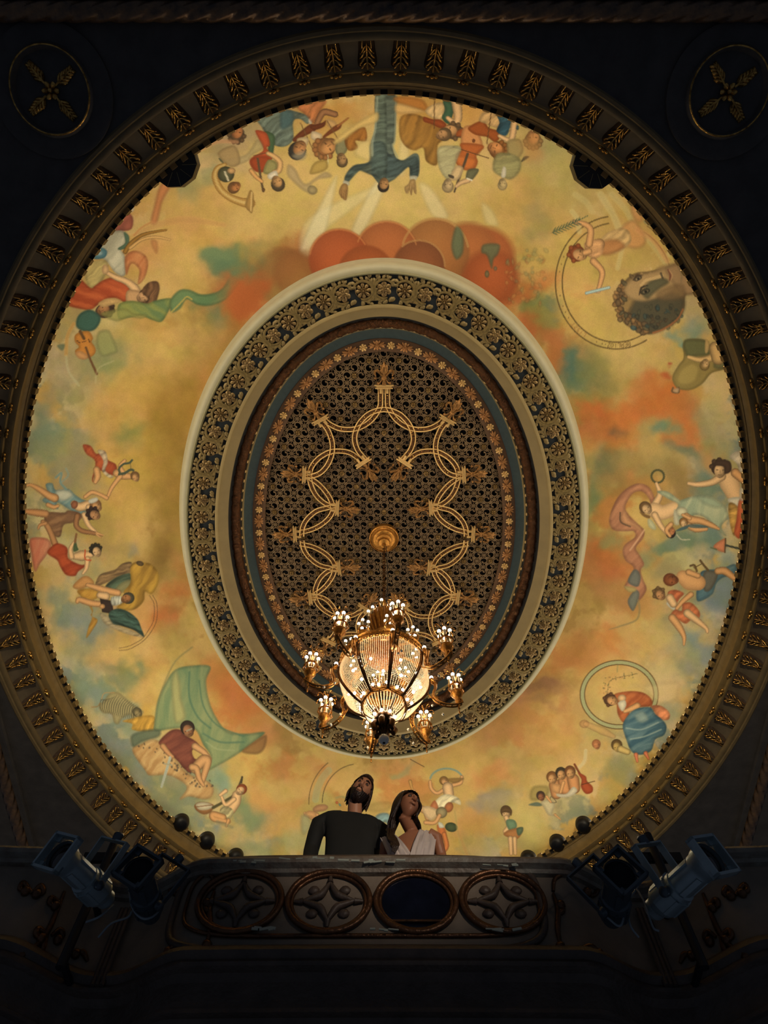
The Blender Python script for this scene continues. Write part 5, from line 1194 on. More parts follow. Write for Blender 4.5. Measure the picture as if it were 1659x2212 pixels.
rA = MB()
petal_disc(rA, 8, 0.045, 0.150, 0.0, 0.042, wide=0.95)
rA.lathe([(0.055, -0.03), (0.05, -0.055), (0.036, -0.05), (0.032, -0.038), (0.022, -0.045), (0.018, -0.07), (0.001, -0.078)], 14)
rA.lathe([(0.158, 0.0), (0.160, -0.014), (0.152, -0.02), (0.146, -0.012)], 24)
rB = MB()
petal_disc(rB, 6, 0.05, 0.152, 0.0, 0.036, wide=1.0, cup=0.1)
petal_disc(rB, 5, 0.02, 0.100, -0.026, 0.036, phase=0.4, wide=1.0)
petal_disc(rB, 5, 0.005, 0.055, -0.052, 0.026, phase=0.9, wide=1.0)
for k in range(5):
    a = TAU * k / 5
    rB.ball((0.016 * math.cos(a), 0.016 * math.sin(a), -0.078), 0.010, 6, 4)


def scroll(sg):
    """the stem that curls round one rosette and runs on to the next, with lobed leaves; sg mirrors it"""
    mb = MB()
    R = 0.195
    a0, a1 = math.radians(200), math.radians(-70)
    pts = [(R * math.cos(a0 + (a1 - a0) * q) * (0.86 + 0.14 * q), sg * R * math.sin(a0 + (a1 - a0) * q), -0.022) for q in np.linspace(0, 1, 20)]
    mb.tube(pts, [0.010 + 0.014 * math.sin(PI * q) for q in np.linspace(0.1, 0.9, 20)], n=6, flat=(1.0, 1.25))
    # running stem from this scroll to the next rosette
    st = [(-0.20, -sg * 0.05, -0.02), (-0.215, sg * 0.06, -0.026), (-0.17, sg * 0.16, -0.03), (-0.06, sg * 0.225, -0.032), (0.06, sg * 0.225, -0.032), (0.16, sg * 0.18, -0.03), (0.235, sg * 0.10, -0.02)]
    mb.tube(st, [0.010, 0.018, 0.022, 0.024, 0.022, 0.018, 0.008], n=6, flat=(1, 1.4))
    for q in np.linspace(0.02, 0.98, 12):
        a = a0 + (a1 - a0) * q
        x, y = R * 1.02 * math.cos(a), sg * R * 1.06 * math.sin(a)
        out = math.atan2(y, x)
        lobe(mb, x, y, out - sg * 0.6, 0.105, 0.040, -0.004, 0.05)
    for q in (0.12, 0.3, 0.5, 0.72):
        a = a0 + (a1 - a0) * q + 0.15
        x, y = R * 0.95 * math.cos(a), sg * R * 0.95 * math.sin(a)
        lobe(mb, x, y, math.atan2(y, x) + PI + sg * 0.9, 0.055, 0.022, -0.006, 0.022)
    for x, y, an, L in ((-0.24, sg * 0.10, 2.6, 0.085), (-0.22, -sg * 0.02, 3.6, 0.075), (0.22, sg * 0.14, 0.4, 0.085), (0.20, -sg * 0.10, -0.5, 0.08),
                        (-0.16, -sg * 0.17, 3.9, 0.09), (0.10, -sg * 0.21, -1.2, 0.07), (-0.06, sg * 0.25, 1.9, 0.05), (0.08, sg * 0.25, 1.2, 0.05)):
        lobe(mb, x, y, an, L * 1.25, 0.044, -0.003, 0.046)
    return mb

N_ROS = 76
meshes = {}
for i, t in enumerate(arc_params(4.10, N_ROS, 0.0)):
    M = ring_frame(4.10, t, 13.945, 0.175)
    key = i % 2
    if key not in meshes:
        oa = (rA if key == 0 else rB).build('rosette', 'rosette_gilt', frieze, smooth=50, M=M)
        ob = scroll(1 if key == 0 else -1).build('acanthus_scroll', 'antique_relief', frieze, smooth=55, M=M)
        meshes[key] = (oa.data, ob.data)
    else:
        link('rosette', meshes[key][0], frieze, M)
        link('acanthus_scroll', meshes[key][1], frieze, M)

# ================================================================== carved bronze moulding: leaf-textured torus, clasps and beads
mat('red_bronze', srgb(112, 72, 40), 0.26, metal=0.8, color2=srgb(34, 20, 14), nscale=22.0, bump=0.9, bscale=50)
nT, nS = 1320, 13
T = arc_params(3.42, nT)
P = np.zeros((nT, nS, 3))
for j in range(nS):
    s = j / (nS - 1)
    ang = -0.15 * PI + 1.15 * PI * s
    for i in range(nT):
        u = (i % 12) / 12.0
        lf = 0.5 + 0.5 * math.cos(TAU * (u * 1.0 + 0.5 * math.sin(PI * s)))
        fine = 0.5 + 0.5 * math.cos(TAU * (u * 3 - 1.4 * s))
        r = 0.118 + 0.026 * lf * math.sin(PI * s) + 0.014 * fine * math.sin(PI * s)
        # torus centre on the slope between the tan band and the fillet
        a = 3.435 + 0.0 + r * math.cos(ang + 0.62) * 0.95
        z = 14.335 - r * math.sin(ang + 0.62) * 0.95
        t = T[i]
        P[i, j] = (a * math.cos(t), YC + bb(a) * math.sin(t), z + CZ)
MB().grid(P, True, False).build('leaf_torus', 'red_bronze', egg, smooth=60)
cl = MB()
for dy in (-0.018, 0.0, 0.018):
    cl.tube([(0.10, dy, 0.03), (0.11, dy, -0.03), (0.06, dy, -0.088), (0.0, dy, -0.112), (-0.06, dy, -0.10), (-0.105, dy, -0.05)], 0.010, n=6)
cl0 = cl.build('ribbon_clasp', 'aged_gilt', egg, smooth=60)
bd = MB().ball((0, 0, 0), 0.030, 8, 5, s=(0.7, 1.35, 0.8))
bd0 = bd.build('bead', 'strap_gold', egg, smooth=60)
for i, t in enumerate(arc_params(3.42, 110, 0.25)):
    M = ring_frame(3.435, t, 14.335, -0.62) @ Matrix.Rotation(0, 4, 'X')
    M2 = ring_frame(3.315, t, 14.45)
    if i == 0:
        cl0.matrix_local = M; bd0.matrix_local = M2
    else:
        link('ribbon_clasp', cl0.data, egg, M)
        link('bead', bd0.data, egg, M2)

# ================================================================== border rosettes
q1 = MB()
petal_disc(q1, 7, 0.025, 0.085, 0.0, 0.034, wide=0.95)
petal_disc(q1, 5, 0.008, 0.045, -0.026, 0.022, phase=0.3)
q1.ball((0, 0, -0.05), 0.014, 8, 4)
q2 = MB()
for k in range(3):
    for sg in (-1, 1):
        a = (0.0, 0.42, -0.42)[k]
        lobe(q2, 0.0, sg * 0.035, sg * (PI / 2) + a * sg, 0.155 if k == 0 else 0.135, 0.026, 0.0, 0.032)
for sx in (-1, 1):
    lobe(q2, sx * 0.03, 0, 0 if sx > 0 else PI, 0.075, 0.026, 0.0, 0.026)
    for sy in (-1, 1):
        lobe(q2, sx * 0.03, sy * 0.02, math.atan2(sy * 0.75, sx), 0.085, 0.022, 0.0, 0.026)
petal_disc(q2, 6, 0.012, 0.045, -0.018, 0.022)
q2.ball((0, 0, -0.042), 0.013, 8, 4)
bo = None
for i, t in enumerate(arc_params(2.93, 80, 0.5)):
    M = ring_frame(2.93, t, 14.538, -0.146 * -1)
    if i == 0:
        b1 = q1.build('round_rosette', 'strap_gold', border, smooth=50, M=M)
    elif i == 1:
        b2 = q2.build('leaf_rosette', 'rosette_gold' if 'rosette_gold' in MATS else mat('rosette_gold', srgb(190, 136, 84), 0.4, metal=0.5), border, smooth=50, M=M)
    else:
        link('round_rosette' if i % 2 == 0 else 'leaf_rosette', (b1 if i % 2 == 0 else b2).data, border, M)

# ================================================================== the grille
ZG = 14.60 + CZ
back = MB()
n = 96
vs_ = [(0, YC, ZG + 0.12)] + [tuple(ring_pt(2.9, TAU * k / n, ZG + 0.12)) for k in range(n)]
back.add(vs_, [(0, 1 + (k + 1) % n, 1 + k) for k in range(n)])
grille = back.build('ceiling_grille', 'black_void', None, smooth=0)
tag(grille, 'oval pierced scrollwork grille in the crown of the dome behind the chandelier', 'grille', kind='structure')

fret = MB()
FZ = ZG
S = 0.159
def ribbon(pts, w, z=FZ, th=0.03):
    """flat fret strip: face down plus its two sides"""
    P = np.zeros((len(pts), 4, 3))
    m = len(pts)
    for i in range(m):
        a = np.array(pts[max(0, i - 1)]); b = np.array(pts[min(m - 1, i + 1)])
        d = b - a; d = d / (np.hypot(*d) + 1e-9)
        nx, ny = -d[1], d[0]
        ww = w[i] if hasattr(w, '__len__') else w
        x, y = pts[i]
        P[i, 0] = (x + nx * ww, y + ny * ww, z + th); P[i, 1] = (x + nx * ww, y + ny * ww, z)
        P[i, 2] = (x - nx * ww, y - ny * ww, z); P[i, 3] = (x - nx * ww, y - ny * ww, z + th)
    fret.grid(P)

NI, NJ = 19, 29
for i in range(-NI, NI + 1):
    for j in range(-NJ, NJ + 1):
        cx, cy = i * S, j * S
        if (cx / 2.92) ** 2 + (cy / 4.46) ** 2 > 1.0:
            continue
        cyw = cy + YC
        if (i + j) % 2:
            # an open scroll: starts at the edge, runs round and curls inwards to a bud
            base = (PI / 2 if i % 2 else 0.0) + (PI if ((i - j) % 4 == 1) else 0)
            hand = 1 if (j % 2 == 0) else -1
            pts, ws = [], []
            for q in np.linspace(0, 1, 20):
                a = base + hand * (0.55 + q * 7.0)
                r = 0.086 - 0.004 * q - 0.058 * max(0, q - 0.66) / 0.34
                pts.append((cx + r * math.cos(a), cyw + r * math.sin(a)))
                ws.append(0.0115 + (0.010 if q > 0.93 else 0.0))
            ribbon(pts, ws)
        else:
            # crossing: four leaf-shaped arms running out on the diagonals
            for k in range(4):
                a = PI / 4 + k * PI / 2
                ca, sa = math.cos(a), math.sin(a)
                ribbon([(cx + 0.012 * ca, cyw + 0.012 * sa), (cx + 0.06 * ca, cyw + 0.06 * sa), (cx + 0.113 * ca, cyw + 0.113 * sa)], [0.009, 0.007, 0.024])
            for k in range(4):
                a = k * PI / 2
                ca, sa = math.cos(a), math.sin(a)
                ribbon([(cx + 0.004 * ca, cyw + 0.004 * sa), (cx + 0.045 * ca, cyw + 0.045 * sa), (cx + 0.078 * ca, cyw + 0.078 * sa)], [0.007, 0.009, 0.004])
fo = fret.build('fretwork', 'fret_brown', grille, smooth=0)
tag(fo, kind='stuff')
st = MB()
for k in range(4):
    a = PI / 4 + PI / 2 * k
    st.ball((0.028 * math.cos(a), 0.028 * math.sin(a), -0.02), 0.020, 8, 5)
st.lathe([(0.062, 0.0), (0.058, -0.016), (0.03, -0.02), (0.001, -0.02)], 10)
st0 = None
for i in range(-9, 10):
    for j in range(-14, 15):
        if (i + j) % 2:
            continue
        x, y = i * 2 * S, j * 2 * S
        if (x / 2.72) ** 2 + (y / 4.26) ** 2 > 1.0 or math.hypot(x, y) < 0.4:
            continue
        M = Matrix.Translation((x, y + YC, FZ))
        if st0 is None:
            st0 = st.build('stud', mat('stud_brass', srgb(150, 120, 70), 0.32, metal=0.6, color2=srgb(110, 84, 48), nscale=9), grille, smooth=50, M=M)
        else:
            link('stud', st0.data, grille, M)
h = at_z(879.5, 955.5, FZ)
hm = MB()
for sx, sy, wx, wy in ((0, 1, 0.10, 0.014), (0, -1, 0.10, 0.014), (1, 0, 0.014, 0.10), (-1, 0, 0.014, 0.10)):
    hm.box((sx * 0.045, sy * 0.045, -0.012), (wx, wy, 0.02))
ho = hm.build('hatch_frame', 'fret_brown', grille, smooth=0, M=Matrix.Translation(h))
MB().box((0, 0, -0.004), (0.08, 0.08, 0.01)).build('hatch_opening', 'black_void', ho, smooth=0)

# ================================================================== strapwork over the grille
ZS = FZ - 0.05
def wpts(L):
    out = []
    for x, y in L:
        p = at_z(x, y, ZS)
        out.append(Vector((p.x, p.y - YC)))
    return out

def smooth_path(L, m=9):
    """Catmull-Rom through 2-D points"""
    L = [Vector(p) for p in L]
    Q = [L[0] * 2 - L[1]] + L + [L[-1] * 2 - L[-2]]
    out = []
    for i in range(1, len(Q) - 2):
        p0, p1, p2, p3 = Q[i - 1], Q[i], Q[i + 1], Q[i + 2]
        for k in range(m):
            t = k / m
            out.append(0.5 * ((2 * p1) + (p2 - p0) * t + (2 * p0 - 5 * p1 + 4 * p2 - p3) * t * t + (3 * p1 - p0 - 3 * p2 + p3) * t ** 3))
    out.append(L[-1])
    return out

def strap(L, lift=0.0):
    """two gilt fillets with a carved dark bed between them"""
    path = smooth_path(L)
    W = 0.047
    m = len(path)
    off = lambda s: [path[i] + Vector((-(path[min(m - 1, i + 1)] - path[max(0, i - 1)]).normalized().y, (path[min(m - 1, i + 1)] - path[max(0, i - 1)]).normalized().x)) * s for i in range(m)]
    bed = MB()
    e0, e1 = off(W), off(-W)
    P = np.zeros((m, 2, 3))
    for i in range(m):
        P[i, 0] = (e0[i].x, e0[i].y, ZS - lift); P[i, 1] = (e1[i].x, e1[i].y, ZS - lift)
    bed.grid(P)
    gil = MB()
    for e in (e0, e1):
        gil.tube([(p.x, p.y, ZS - 0.012 - lift) for p in e], 0.0145, n=6)
    # chips of carving along the bed
    ch = MB()
    acc = 0.0
    for i in range(1, m):
        acc += (path[i] - path[i - 1]).length
        if acc > 0.045:
            acc = 0
            d = (path[i] - path[i - 1]).normalized()
            s = random.uniform(-0.018, 0.018)
            ch.ball((path[i].x - d.y * s, path[i].y + d.x * s, ZS - 0.008 - lift), random.uniform(0.009, 0.016), 6, 4, s=(1, random.uniform(0.6, 1.6), 0.7), rot=Matrix.Rotation(random.uniform(0, PI), 3, 'Z'))
    return bed, gil, ch

A1 = [(822, 840), (822, 862), (820, 880), (806, 903), (786, 919), (762, 927), (735, 926), (714, 917), (701, 907)]
A2 = [(698, 914), (710, 932), (718, 958), (716, 984), (706, 1006), (690, 1022), (668, 1029), (652, 1030)]
A3 = [(652, 1020), (668, 1031), (690, 1047), (708, 1068), (717, 1086), (719, 1102), (711, 1118), (694, 1133), (672, 1144), (646, 1150)]
B1 = [(789, 992), (772, 970), (766, 945), (774, 918), (792, 897), (812, 887), (829.5, 884)]
B2 = [(775, 990), (756, 978), (734, 974), (710, 977), (686, 992), (671, 1014), (670, 1040), (682, 1068), (702, 1087), (726, 1096)]
B3 = [(726, 1090), (708, 1096), (684, 1103), (664, 1120), (654, 1138), (652, 1157)]
quad = [(A1, 0.0), (A2, 0.012), (A3, 0.0), (B1, 0.012), (B2, 0.0), (B3, 0.012)]
for L, lift in quad:
    W2 = wpts(L)
    for sx in (1, -1):
        for sy in (1, -1):
            bed, gil, ch = strap([Vector((p.x * sx, p.y * sy)) for p in W2], lift)
            M = Matrix.Translation((0, YC, 0))
            so = bed.build('strap_band', 'strap_bed', grille, smooth=30, M=M)
            gil.build('gilt_fillet', 'strap_gold', so, smooth=60)
            ch.build('carving', 'aged_gilt', so, smooth=60, kind='stuff')

# capital with its fleur-de-lis finial; points along local +x, relief to -z
fin = MB()
for x, hw, dx in ((0.0, 0.19, 0.022), (0.03, 0.165, 0.018), (0.058, 0.205, 0.024)):
    fin.box((x, 0, -0.03), (dx, hw * 2, 0.06))
fin.box((0.03, 0, -0.02), (0.07, 0.30, 0.05))
for sg in (-1, 1):
    fin.box((-0.06, sg * 0.07, -0.02), (0.11, 0.05, 0.04))
lily = MB()
lily.tube([(0.08, 0, -0.03), (0.16, 0, -0.04), (0.20, 0, -0.04)], [0.05, 0.028, 0.03], n=8)
for dx in (0.20, 0.222, 0.244):
    lily.tube([(dx, -0.055, -0.04), (dx, 0.055, -0.04)], 0.013, n=6)
lily.tube([(0.25, 0, -0.04), (0.31, 0, -0.05), (0.38, 0, -0.06), (0.46, 0, -0.055), (0.52, 0, -0.045), (0.57, 0, -0.04)], [0.022, 0.036, 0.064, 0.062, 0.03, 0.006], n=9)
for sg in (-1, 1):
    lily.tube([(0.25, sg * 0.02, -0.04), (0.32, sg * 0.075, -0.05), (0.385, sg * 0.14, -0.05), (0.37, sg * 0.195, -0.045), (0.31, sg * 0.20, -0.04), (0.26, sg * 0.175, -0.035)], [0.02, 0.03, 0.034, 0.03, 0.024, 0.012], n=7)
    lily.tube([(0.19, sg * 0.03, -0.03), (0.13, sg * 0.08, -0.035), (0.09, sg * 0.12, -0.035)], [0.016, 0.02, 0.014], n=6)
    lily.ball((0.105, sg * 0.125, -0.03), 0.033, 9, 6)
    lily.ball((0.215, sg * 0.185, -0.03), 0.030, 9, 6)
    for k in range(3):
        lobe(lily, 0.33 + 0.05 * k, sg * 0.03, sg * 0.5, 0.09, 0.022, -0.085, 0.02)
caps = [((829.5, 838), (829.5, 775), 1), ((694, 909), (669, 868), 0), ((660, 1025), (590, 1019), 0), ((640, 1153), (575, 1153), 2),
        ((783, 996), (806, 1028), 0), ((726, 1096), (790, 1101), 0)]
fin0 = None
for (p, q, one) in caps:
    a = at_z(p[0], p[1], ZS); b = at_z(q[0], q[1], ZS)
    a = Vector((a.x, a.y - YC)); b = Vector((b.x, b.y - YC))
    L = (b - a).length
    for sx in ((1,) if one == 1 else (1, -1)):
        for sy in ((1,) if one == 2 else (1, -1)):
            a2 = Vector((a.x * sx, a.y * sy)); b2 = Vector((b.x * sx, b.y * sy))
            an = math.atan2(b2.y - a2.y, b2.x - a2.x)
            M = Matrix.Translation((a2.x, a2.y + YC, ZS)) @ Matrix.Rotation(an, 4, 'Z')
            if fin0 is None:
                fin0 = fin.build('strap_capital', 'strap_gold', grille, smooth=30, M=M)
                lil0 = lily.build('lily_finial', mat('lily_gilt', srgb(176, 126, 68), 0.34, metal=0.6, color2=srgb(96, 64, 34), nscale=14.0, bump=0.4, bscale=60), fin0, smooth=55)
            else:
                o = link('strap_capital', fin0.data, grille, M)
                link('lily_finial', lil0.data, o)
# ================================================================== chandelier
mat('lamp_gold', srgb(206, 146, 66), 0.30, metal=0.75, color2=srgb(134, 84, 32), nscale=20.0, bump=0.3, bscale=60)
mat('lamp_gold_dark', srgb(120, 78, 36), 0.34, metal=0.8, color2=srgb(56, 34, 18), nscale=16.0)
mat('candle_ivory', srgb(176, 152, 104), 0.5)
bulb_m = mat('bulb_glow', (1, 0.93, 0.78), 0.4, emit=(1.0, 0.90, 0.70), estr=7.0)
bulb_m.cycles.emission_sampling = 'NONE'
mat('crystal_drop', (0.9, 0.86, 0.74), 0.08, spec=0.9)
mc = bpy.data.materials.new('crystal_beads')
mc.use_nodes = True
nt = mc.node_tree
for nd in list(nt.nodes):
    nt.nodes.remove(nd)
out = nt.nodes.new('ShaderNodeOutputMaterial')
tr = nt.nodes.new('ShaderNodeBsdfTransparent'); tr.inputs[0].default_value = (1, 0.95, 0.85, 1)
df = nt.nodes.new('ShaderNodeBsdfTranslucent'); df.inputs[0].default_value = (0.95, 0.88, 0.72, 1)
di = nt.nodes.new('ShaderNodeBsdfDiffuse'); di.inputs[0].default_value = (0.85, 0.78, 0.62, 1)
gl = nt.nodes.new('ShaderNodeBsdfGlossy'); gl.inputs['Roughness'].default_value = 0.12; gl.inputs[0].default_value = (1, 0.95, 0.85, 1)
m1 = nt.nodes.new('ShaderNodeMixShader'); m1.inputs[0].default_value = 0.35
m2 = nt.nodes.new('ShaderNodeMixShader'); m2.inputs[0].default_value = 0.25
m3 = nt.nodes.new('ShaderNodeMixShader'); m3.inputs[0].default_value = 0.62
nt.links.new(df.outputs[0], m1.inputs[1]); nt.links.new(di.outputs[0], m1.inputs[2])
nt.links.new(m1.outputs[0], m2.inputs[1]); nt.links.new(gl.outputs[0], m2.inputs[2])
nt.links.new(tr.outputs[0], m3.inputs[1]); nt.links.new(m2.outputs[0], m3.inputs[2])
nt.links.new(m3.outputs[0], out.inputs[0])
MATS['crystal_beads'] = mc

CH = empty('chandelier', (0, YC, 7.66 + CZ))
tag(CH, 'huge gilt chandelier with crystal bead basket and clusters of candle bulbs', 'chandelier')
OZ = 7.66                                    # local z = z_rel - OZ
def L_(z): return z - OZ
ANG = [math.radians(10 + 45 * k) for k in range(8)]

# ceiling rose and chain
rose = MB().lathe([(0.345, L_(14.63)), (0.345, L_(14.49)), (0.325, L_(14.47)), (0.31, L_(14.48)), (0.27, L_(14.47)), (0.262, L_(14.43)), (0.25, L_(14.41)), (0.19, L_(14.38)),
                   (0.185, L_(14.34)), (0.15, L_(14.31)), (0.13, L_(14.31)), (0.125, L_(14.24)), (0.08, L_(14.20)), (0.05, L_(14.18)), (0.045, L_(14.08)), (0.001, L_(14.05))], 32)
rose.build('ceiling_rose', 'lamp_gold', CH, smooth=35)
ch = MB()
nl = 30
for k in range(nl):
    z = L_(11.62) + (14.08 - 11.62) * (k + 0.5) / nl
    pts = []
    for q in range(12):
        a = TAU * q / 12
        x, zz = 0.026 * math.cos(a), 0.055 * math.sin(a)
        pts.append((x, 0, z + zz) if k % 2 == 0 else (0, x, z + zz))
    ch.tube(pts, 0.010, n=5, closed=True)
ch.build('chain', 'lamp_gold_dark', CH, smooth=60)
MB().tube([(0.05, 0.0, L_(14.1)), (0.07, 0.01, L_(13.3)), (0.075, 0.01, L_(12.3)), (0.05, 0, L_(11.6))], 0.008, n=5).build('power_cable', 'dark_groove', CH, smooth=60)

# crown
crown = MB().lathe([(0.03, L_(11.66)), (0.05, L_(11.5)), (0.04, L_(11.3)), (0.06, L_(11.1)), (0.05, L_(10.9)), (0.10, L_(10.6))], 16)
crown.lathe([(0.27, L_(11.02)), (0.275, L_(10.98)), (0.26, L_(10.95)), (0.235, L_(10.8)), (0.19, L_(10.62)), (0.17, L_(10.5)), (0.19, L_(10.45)), (0.20, L_(10.40)), (0.17, L_(10.36)),
             (0.185, L_(10.2)), (0.25, L_(10.02)), (0.34, L_(9.92)), (0.36, L_(9.86)), (0.33, L_(9.82))], 32)
co = crown.build('crown', 'lamp_gold', CH, smooth=40)
cr = MB()
for k in range(16):
    a = TAU * k / 16
    c, s = math.cos(a), math.sin(a)
    cr.tube([(0.19 * c, 0.19 * s, L_(10.46)), (0.23 * c, 0.23 * s, L_(10.66)), (0.275 * c, 0.275 * s, L_(10.86)), (0.285 * c, 0.285 * s, L_(10.98))], [0.014, 0.022, 0.020, 0.010], n=6)
    cr.tube([(0.20 * c, 0.20 * s, L_(11.0)), (0.22 * c, 0.22 * s, L_(11.16)), (0.25 * c, 0.25 * s, L_(11.24))], [0.016, 0.020, 0.006], n=6)
    cr.tube([(0.19 * c, 0.19 * s, L_(10.34)), (0.21 * c, 0.21 * s, L_(10.2)), (0.29 * c, 0.29 * s, L_(10.03)), (0.36 * c, 0.36 * s, L_(9.9))], [0.012, 0.016, 0.018, 0.012], n=6)
cr.build('crown_leafwork', 'lamp_gold', co, smooth=60)

# body: upper rim, lower rim, ribs, crystal curtains
ZT, ZB, RT, RB = 9.42, 8.48, 0.71, 0.33
def body_r(q, bulge=0.135):
    """q 0 at the top rim, 1 at the lower rim"""
    return RT + (RB - RT) * q ** 1.9 + bulge * math.sin(PI * q) * 0.55
def body_p(a, q, dr=0.0):
    r = body_r(q) + dr
    return Vector((r * math.cos(a), r * math.sin(a), L_(ZT + (ZB - ZT) * q)))
rim = MB().lathe([(0.69, L_(9.37)), (0.73, L_(9.37)), (0.745, L_(9.39)), (0.735, L_(9.42)), (0.74, L_(9.47)), (0.755, L_(9.49)), (0.73, L_(9.51)), (0.69, L_(9.51)), (0.69, L_(9.37))], 64)
ro = rim.build('upper_rim', 'lamp_gold', CH, smooth=40)
rb = MB()
for k in range(64):
    a = TAU * k / 64
    rb.ball((0.745 * math.cos(a), 0.745 * math.sin(a), L_(9.44)), 0.016, 6, 4)
rb.build('rim_beads', 'lamp_gold', ro, smooth=60, kind='stuff')
# pierced lace under the rim
lc = MB()
for k in range(8):
    for m_ in range(6):
        a = ANG[k] + math.radians(45) * (m_ + 0.5) / 6
        pts = []
        for q in range(10):
            b_ = TAU * q / 10
            p = body_p(a + 0.048 * math.cos(b_), 0.09 + 0.032 * math.sin(b_), 0.012)
            pts.append(p)
        lc.tube(pts, 0.007, n=5, closed=True)
lc.build('rim_lace', 'lamp_gold_dark', ro, smooth=60)
# radial struts to the crown and scroll brackets over the rim
for k in range(8):
    a = ANG[k]; c, s = math.cos(a), math.sin(a)
    MB().tube([(0.70 * c, 0.70 * s, L_(9.5)), (0.68 * c, 0.68 * s, L_(9.62)), (0.56 * c, 0.56 * s, L_(9.72)), (0.44 * c, 0.44 * s, L_(9.80)), (0.34 * c, 0.34 * s, L_(9.86))],
              [0.018, 0.024, 0.022, 0.022, 0.018], n=7).build('scroll_strut', 'lamp_gold', CH, smooth=60)
MB().lathe([(0.30, L_(8.47)), (0.345, L_(8.47)), (0.355, L_(8.50)), (0.345, L_(8.54)), (0.36, L_(8.56)), (0.33, L_(8.58)), (0.30, L_(8.55)), (0.30, L_(8.47))], 48).build('lower_rim', 'lamp_gold', CH, smooth=40)
rib0 = None
def bead(mb, p, d, r):
    """a small cut bead: an octahedron drawn out along d"""
    d = d.normalized()
    u = d.orthogonal().normalized(); v = d.cross(u)
    vs2 = [p + d * r * 1.15, p - d * r * 1.15, p + u * r, p - u * r, p + v * r, p - v * r]
    mb.add(vs2, [(0, 2, 4), (0, 4, 3), (0, 3, 5), (0, 5, 2), (1, 4, 2), (1, 3, 4), (1, 5, 3), (1, 2, 5)])
for k in range(8):
    a = ANG[k]
    M = Matrix.Rotation(a, 4, 'Z')
    if rib0 is None:
        r_ = MB()
        r_.tube([body_p(0, q, 0.018) for q in np.linspace(0, 1, 16)], 0.017, n=7)
        for dq in (-0.045, 0.045):
            r_.tube([body_p(dq * (0.9 if q > 0.1 else 1), q, 0.010) for q in np.linspace(0.02, 0.99, 16)], 0.007, n=5)
        rib0 = r_.build('rib', 'lamp_gold_dark', CH, smooth=60, M=M)
        cu = MB()
        NSTR = 15
        for s_ in range(NSTR):
            f = (s_ + 0.5) / NSTR
            aa = math.radians(45) * (0.06 + 0.88 * f)
            for b_ in range(44):
                q = 0.03 + 0.95 * (b_ + 0.5) / 44
                # strands sag slightly inwards at the middle of the panel and drop out where it narrows
                if q > 0.55 and s_ % 2 == 1 and q > 0.82:
                    continue
                sag = -0.018 * math.sin(PI * f)
                p = body_p(aa, q, sag)
                p2 = body_p(aa, q + 0.01, sag)
                bead(cu, p, p2 - p, 0.0100)
        cu0 = cu.build('crystal_curtain', 'crystal_beads', CH, smooth=0, M=M, kind='stuff')
    else:
        link('rib', rib0.data, CH, M)
        link('crystal_curtain', cu0.data, CH, M, kind='stuff')
# lower bowl of beads
RB2 = lambda q: 0.315 * math.cos(q * PI / 2 * 0.86) ** 0.75
bowl = MB()
for k in range(40):
    a = TAU * k / 40
    for b_ in range(20):
        q = (b_ + 0.5) / 20
        if q > 0.75 and k % 2:
            continue
        r = RB2(q)
        p = Vector((r * math.cos(a), r * math.sin(a), L_(8.47 - 0.27 * q)))
        bead(bowl, p, Vector((math.cos(a), math.sin(a), -1)), 0.0115)
bowl.build('crystal_bowl', 'crystal_beads', CH, smooth=0, kind='stuff')
for k in range(8):
    a = ANG[k] + math.radians(22.5)
    MB().tube([(RB2(q) * 1.03 * math.cos(a), RB2(q) * 1.03 * math.sin(a), L_(8.47 - 0.27 * q)) for q in np.linspace(0, 1, 10)], 0.010, n=6).build('bowl_rib', 'lamp_gold_dark', CH, smooth=60)
    a = ANG[k]
    pts = [Vector((0.35 * math.cos(a + w_), 0.35 * math.sin(a + w_), L_(8.47 - 0.055 * math.sin(PI * (w_ / math.radians(45)))))) for w_ in np.linspace(0, math.radians(45), 8)]
    MB().tube(pts, 0.009, n=5).build('swag', 'lamp_gold_dark', CH, smooth=60)
# bottom boss: leaf cup, four scrolls and the pendant ball
MB().lathe([(0.13, L_(8.22)), (0.15, L_(8.18)), (0.14, L_(8.12)), (0.11, L_(8.06)), (0.07, L_(8.0)), (0.05, L_(7.92)), (0.03, L_(7.86)), (0.001, L_(7.84))], 20).build('bottom_cup', 'lamp_gold_dark', CH, smooth=40)
sp = MB()
for k in range(6):
    a = TAU * k / 6 + 0.3
    c, s = math.cos(a), math.sin(a)
    sp.tube([(0.06 * c, 0.06 * s, L_(8.12)), (0.13 * c, 0.13 * s, L_(8.08)), (0.165 * c, 0.165 * s, L_(8.0)), (0.14 * c, 0.14 * s, L_(7.93)), (0.09 * c, 0.09 * s, L_(7.94)), (0.085 * c, 0.085 * s, L_(8.0))],
            [0.03, 0.045, 0.05, 0.045, 0.032, 0.02], n=8)
sp.build('bottom_scrolls', 'lamp_gold_dark', CH, smooth=60)
pb = MB().ball((0, 0, L_(7.755)), 0.078, 16, 10)
pb.build('pendant_ball', 'crystal_drop', CH, smooth=60)
MB().lathe([(0.001, L_(7.672)), (0.032, L_(7.685)), (0.028, L_(7.70)), (0.001, L_(7.70))], 12).build('pendant_tip', 'dark_groove', CH, smooth=40)

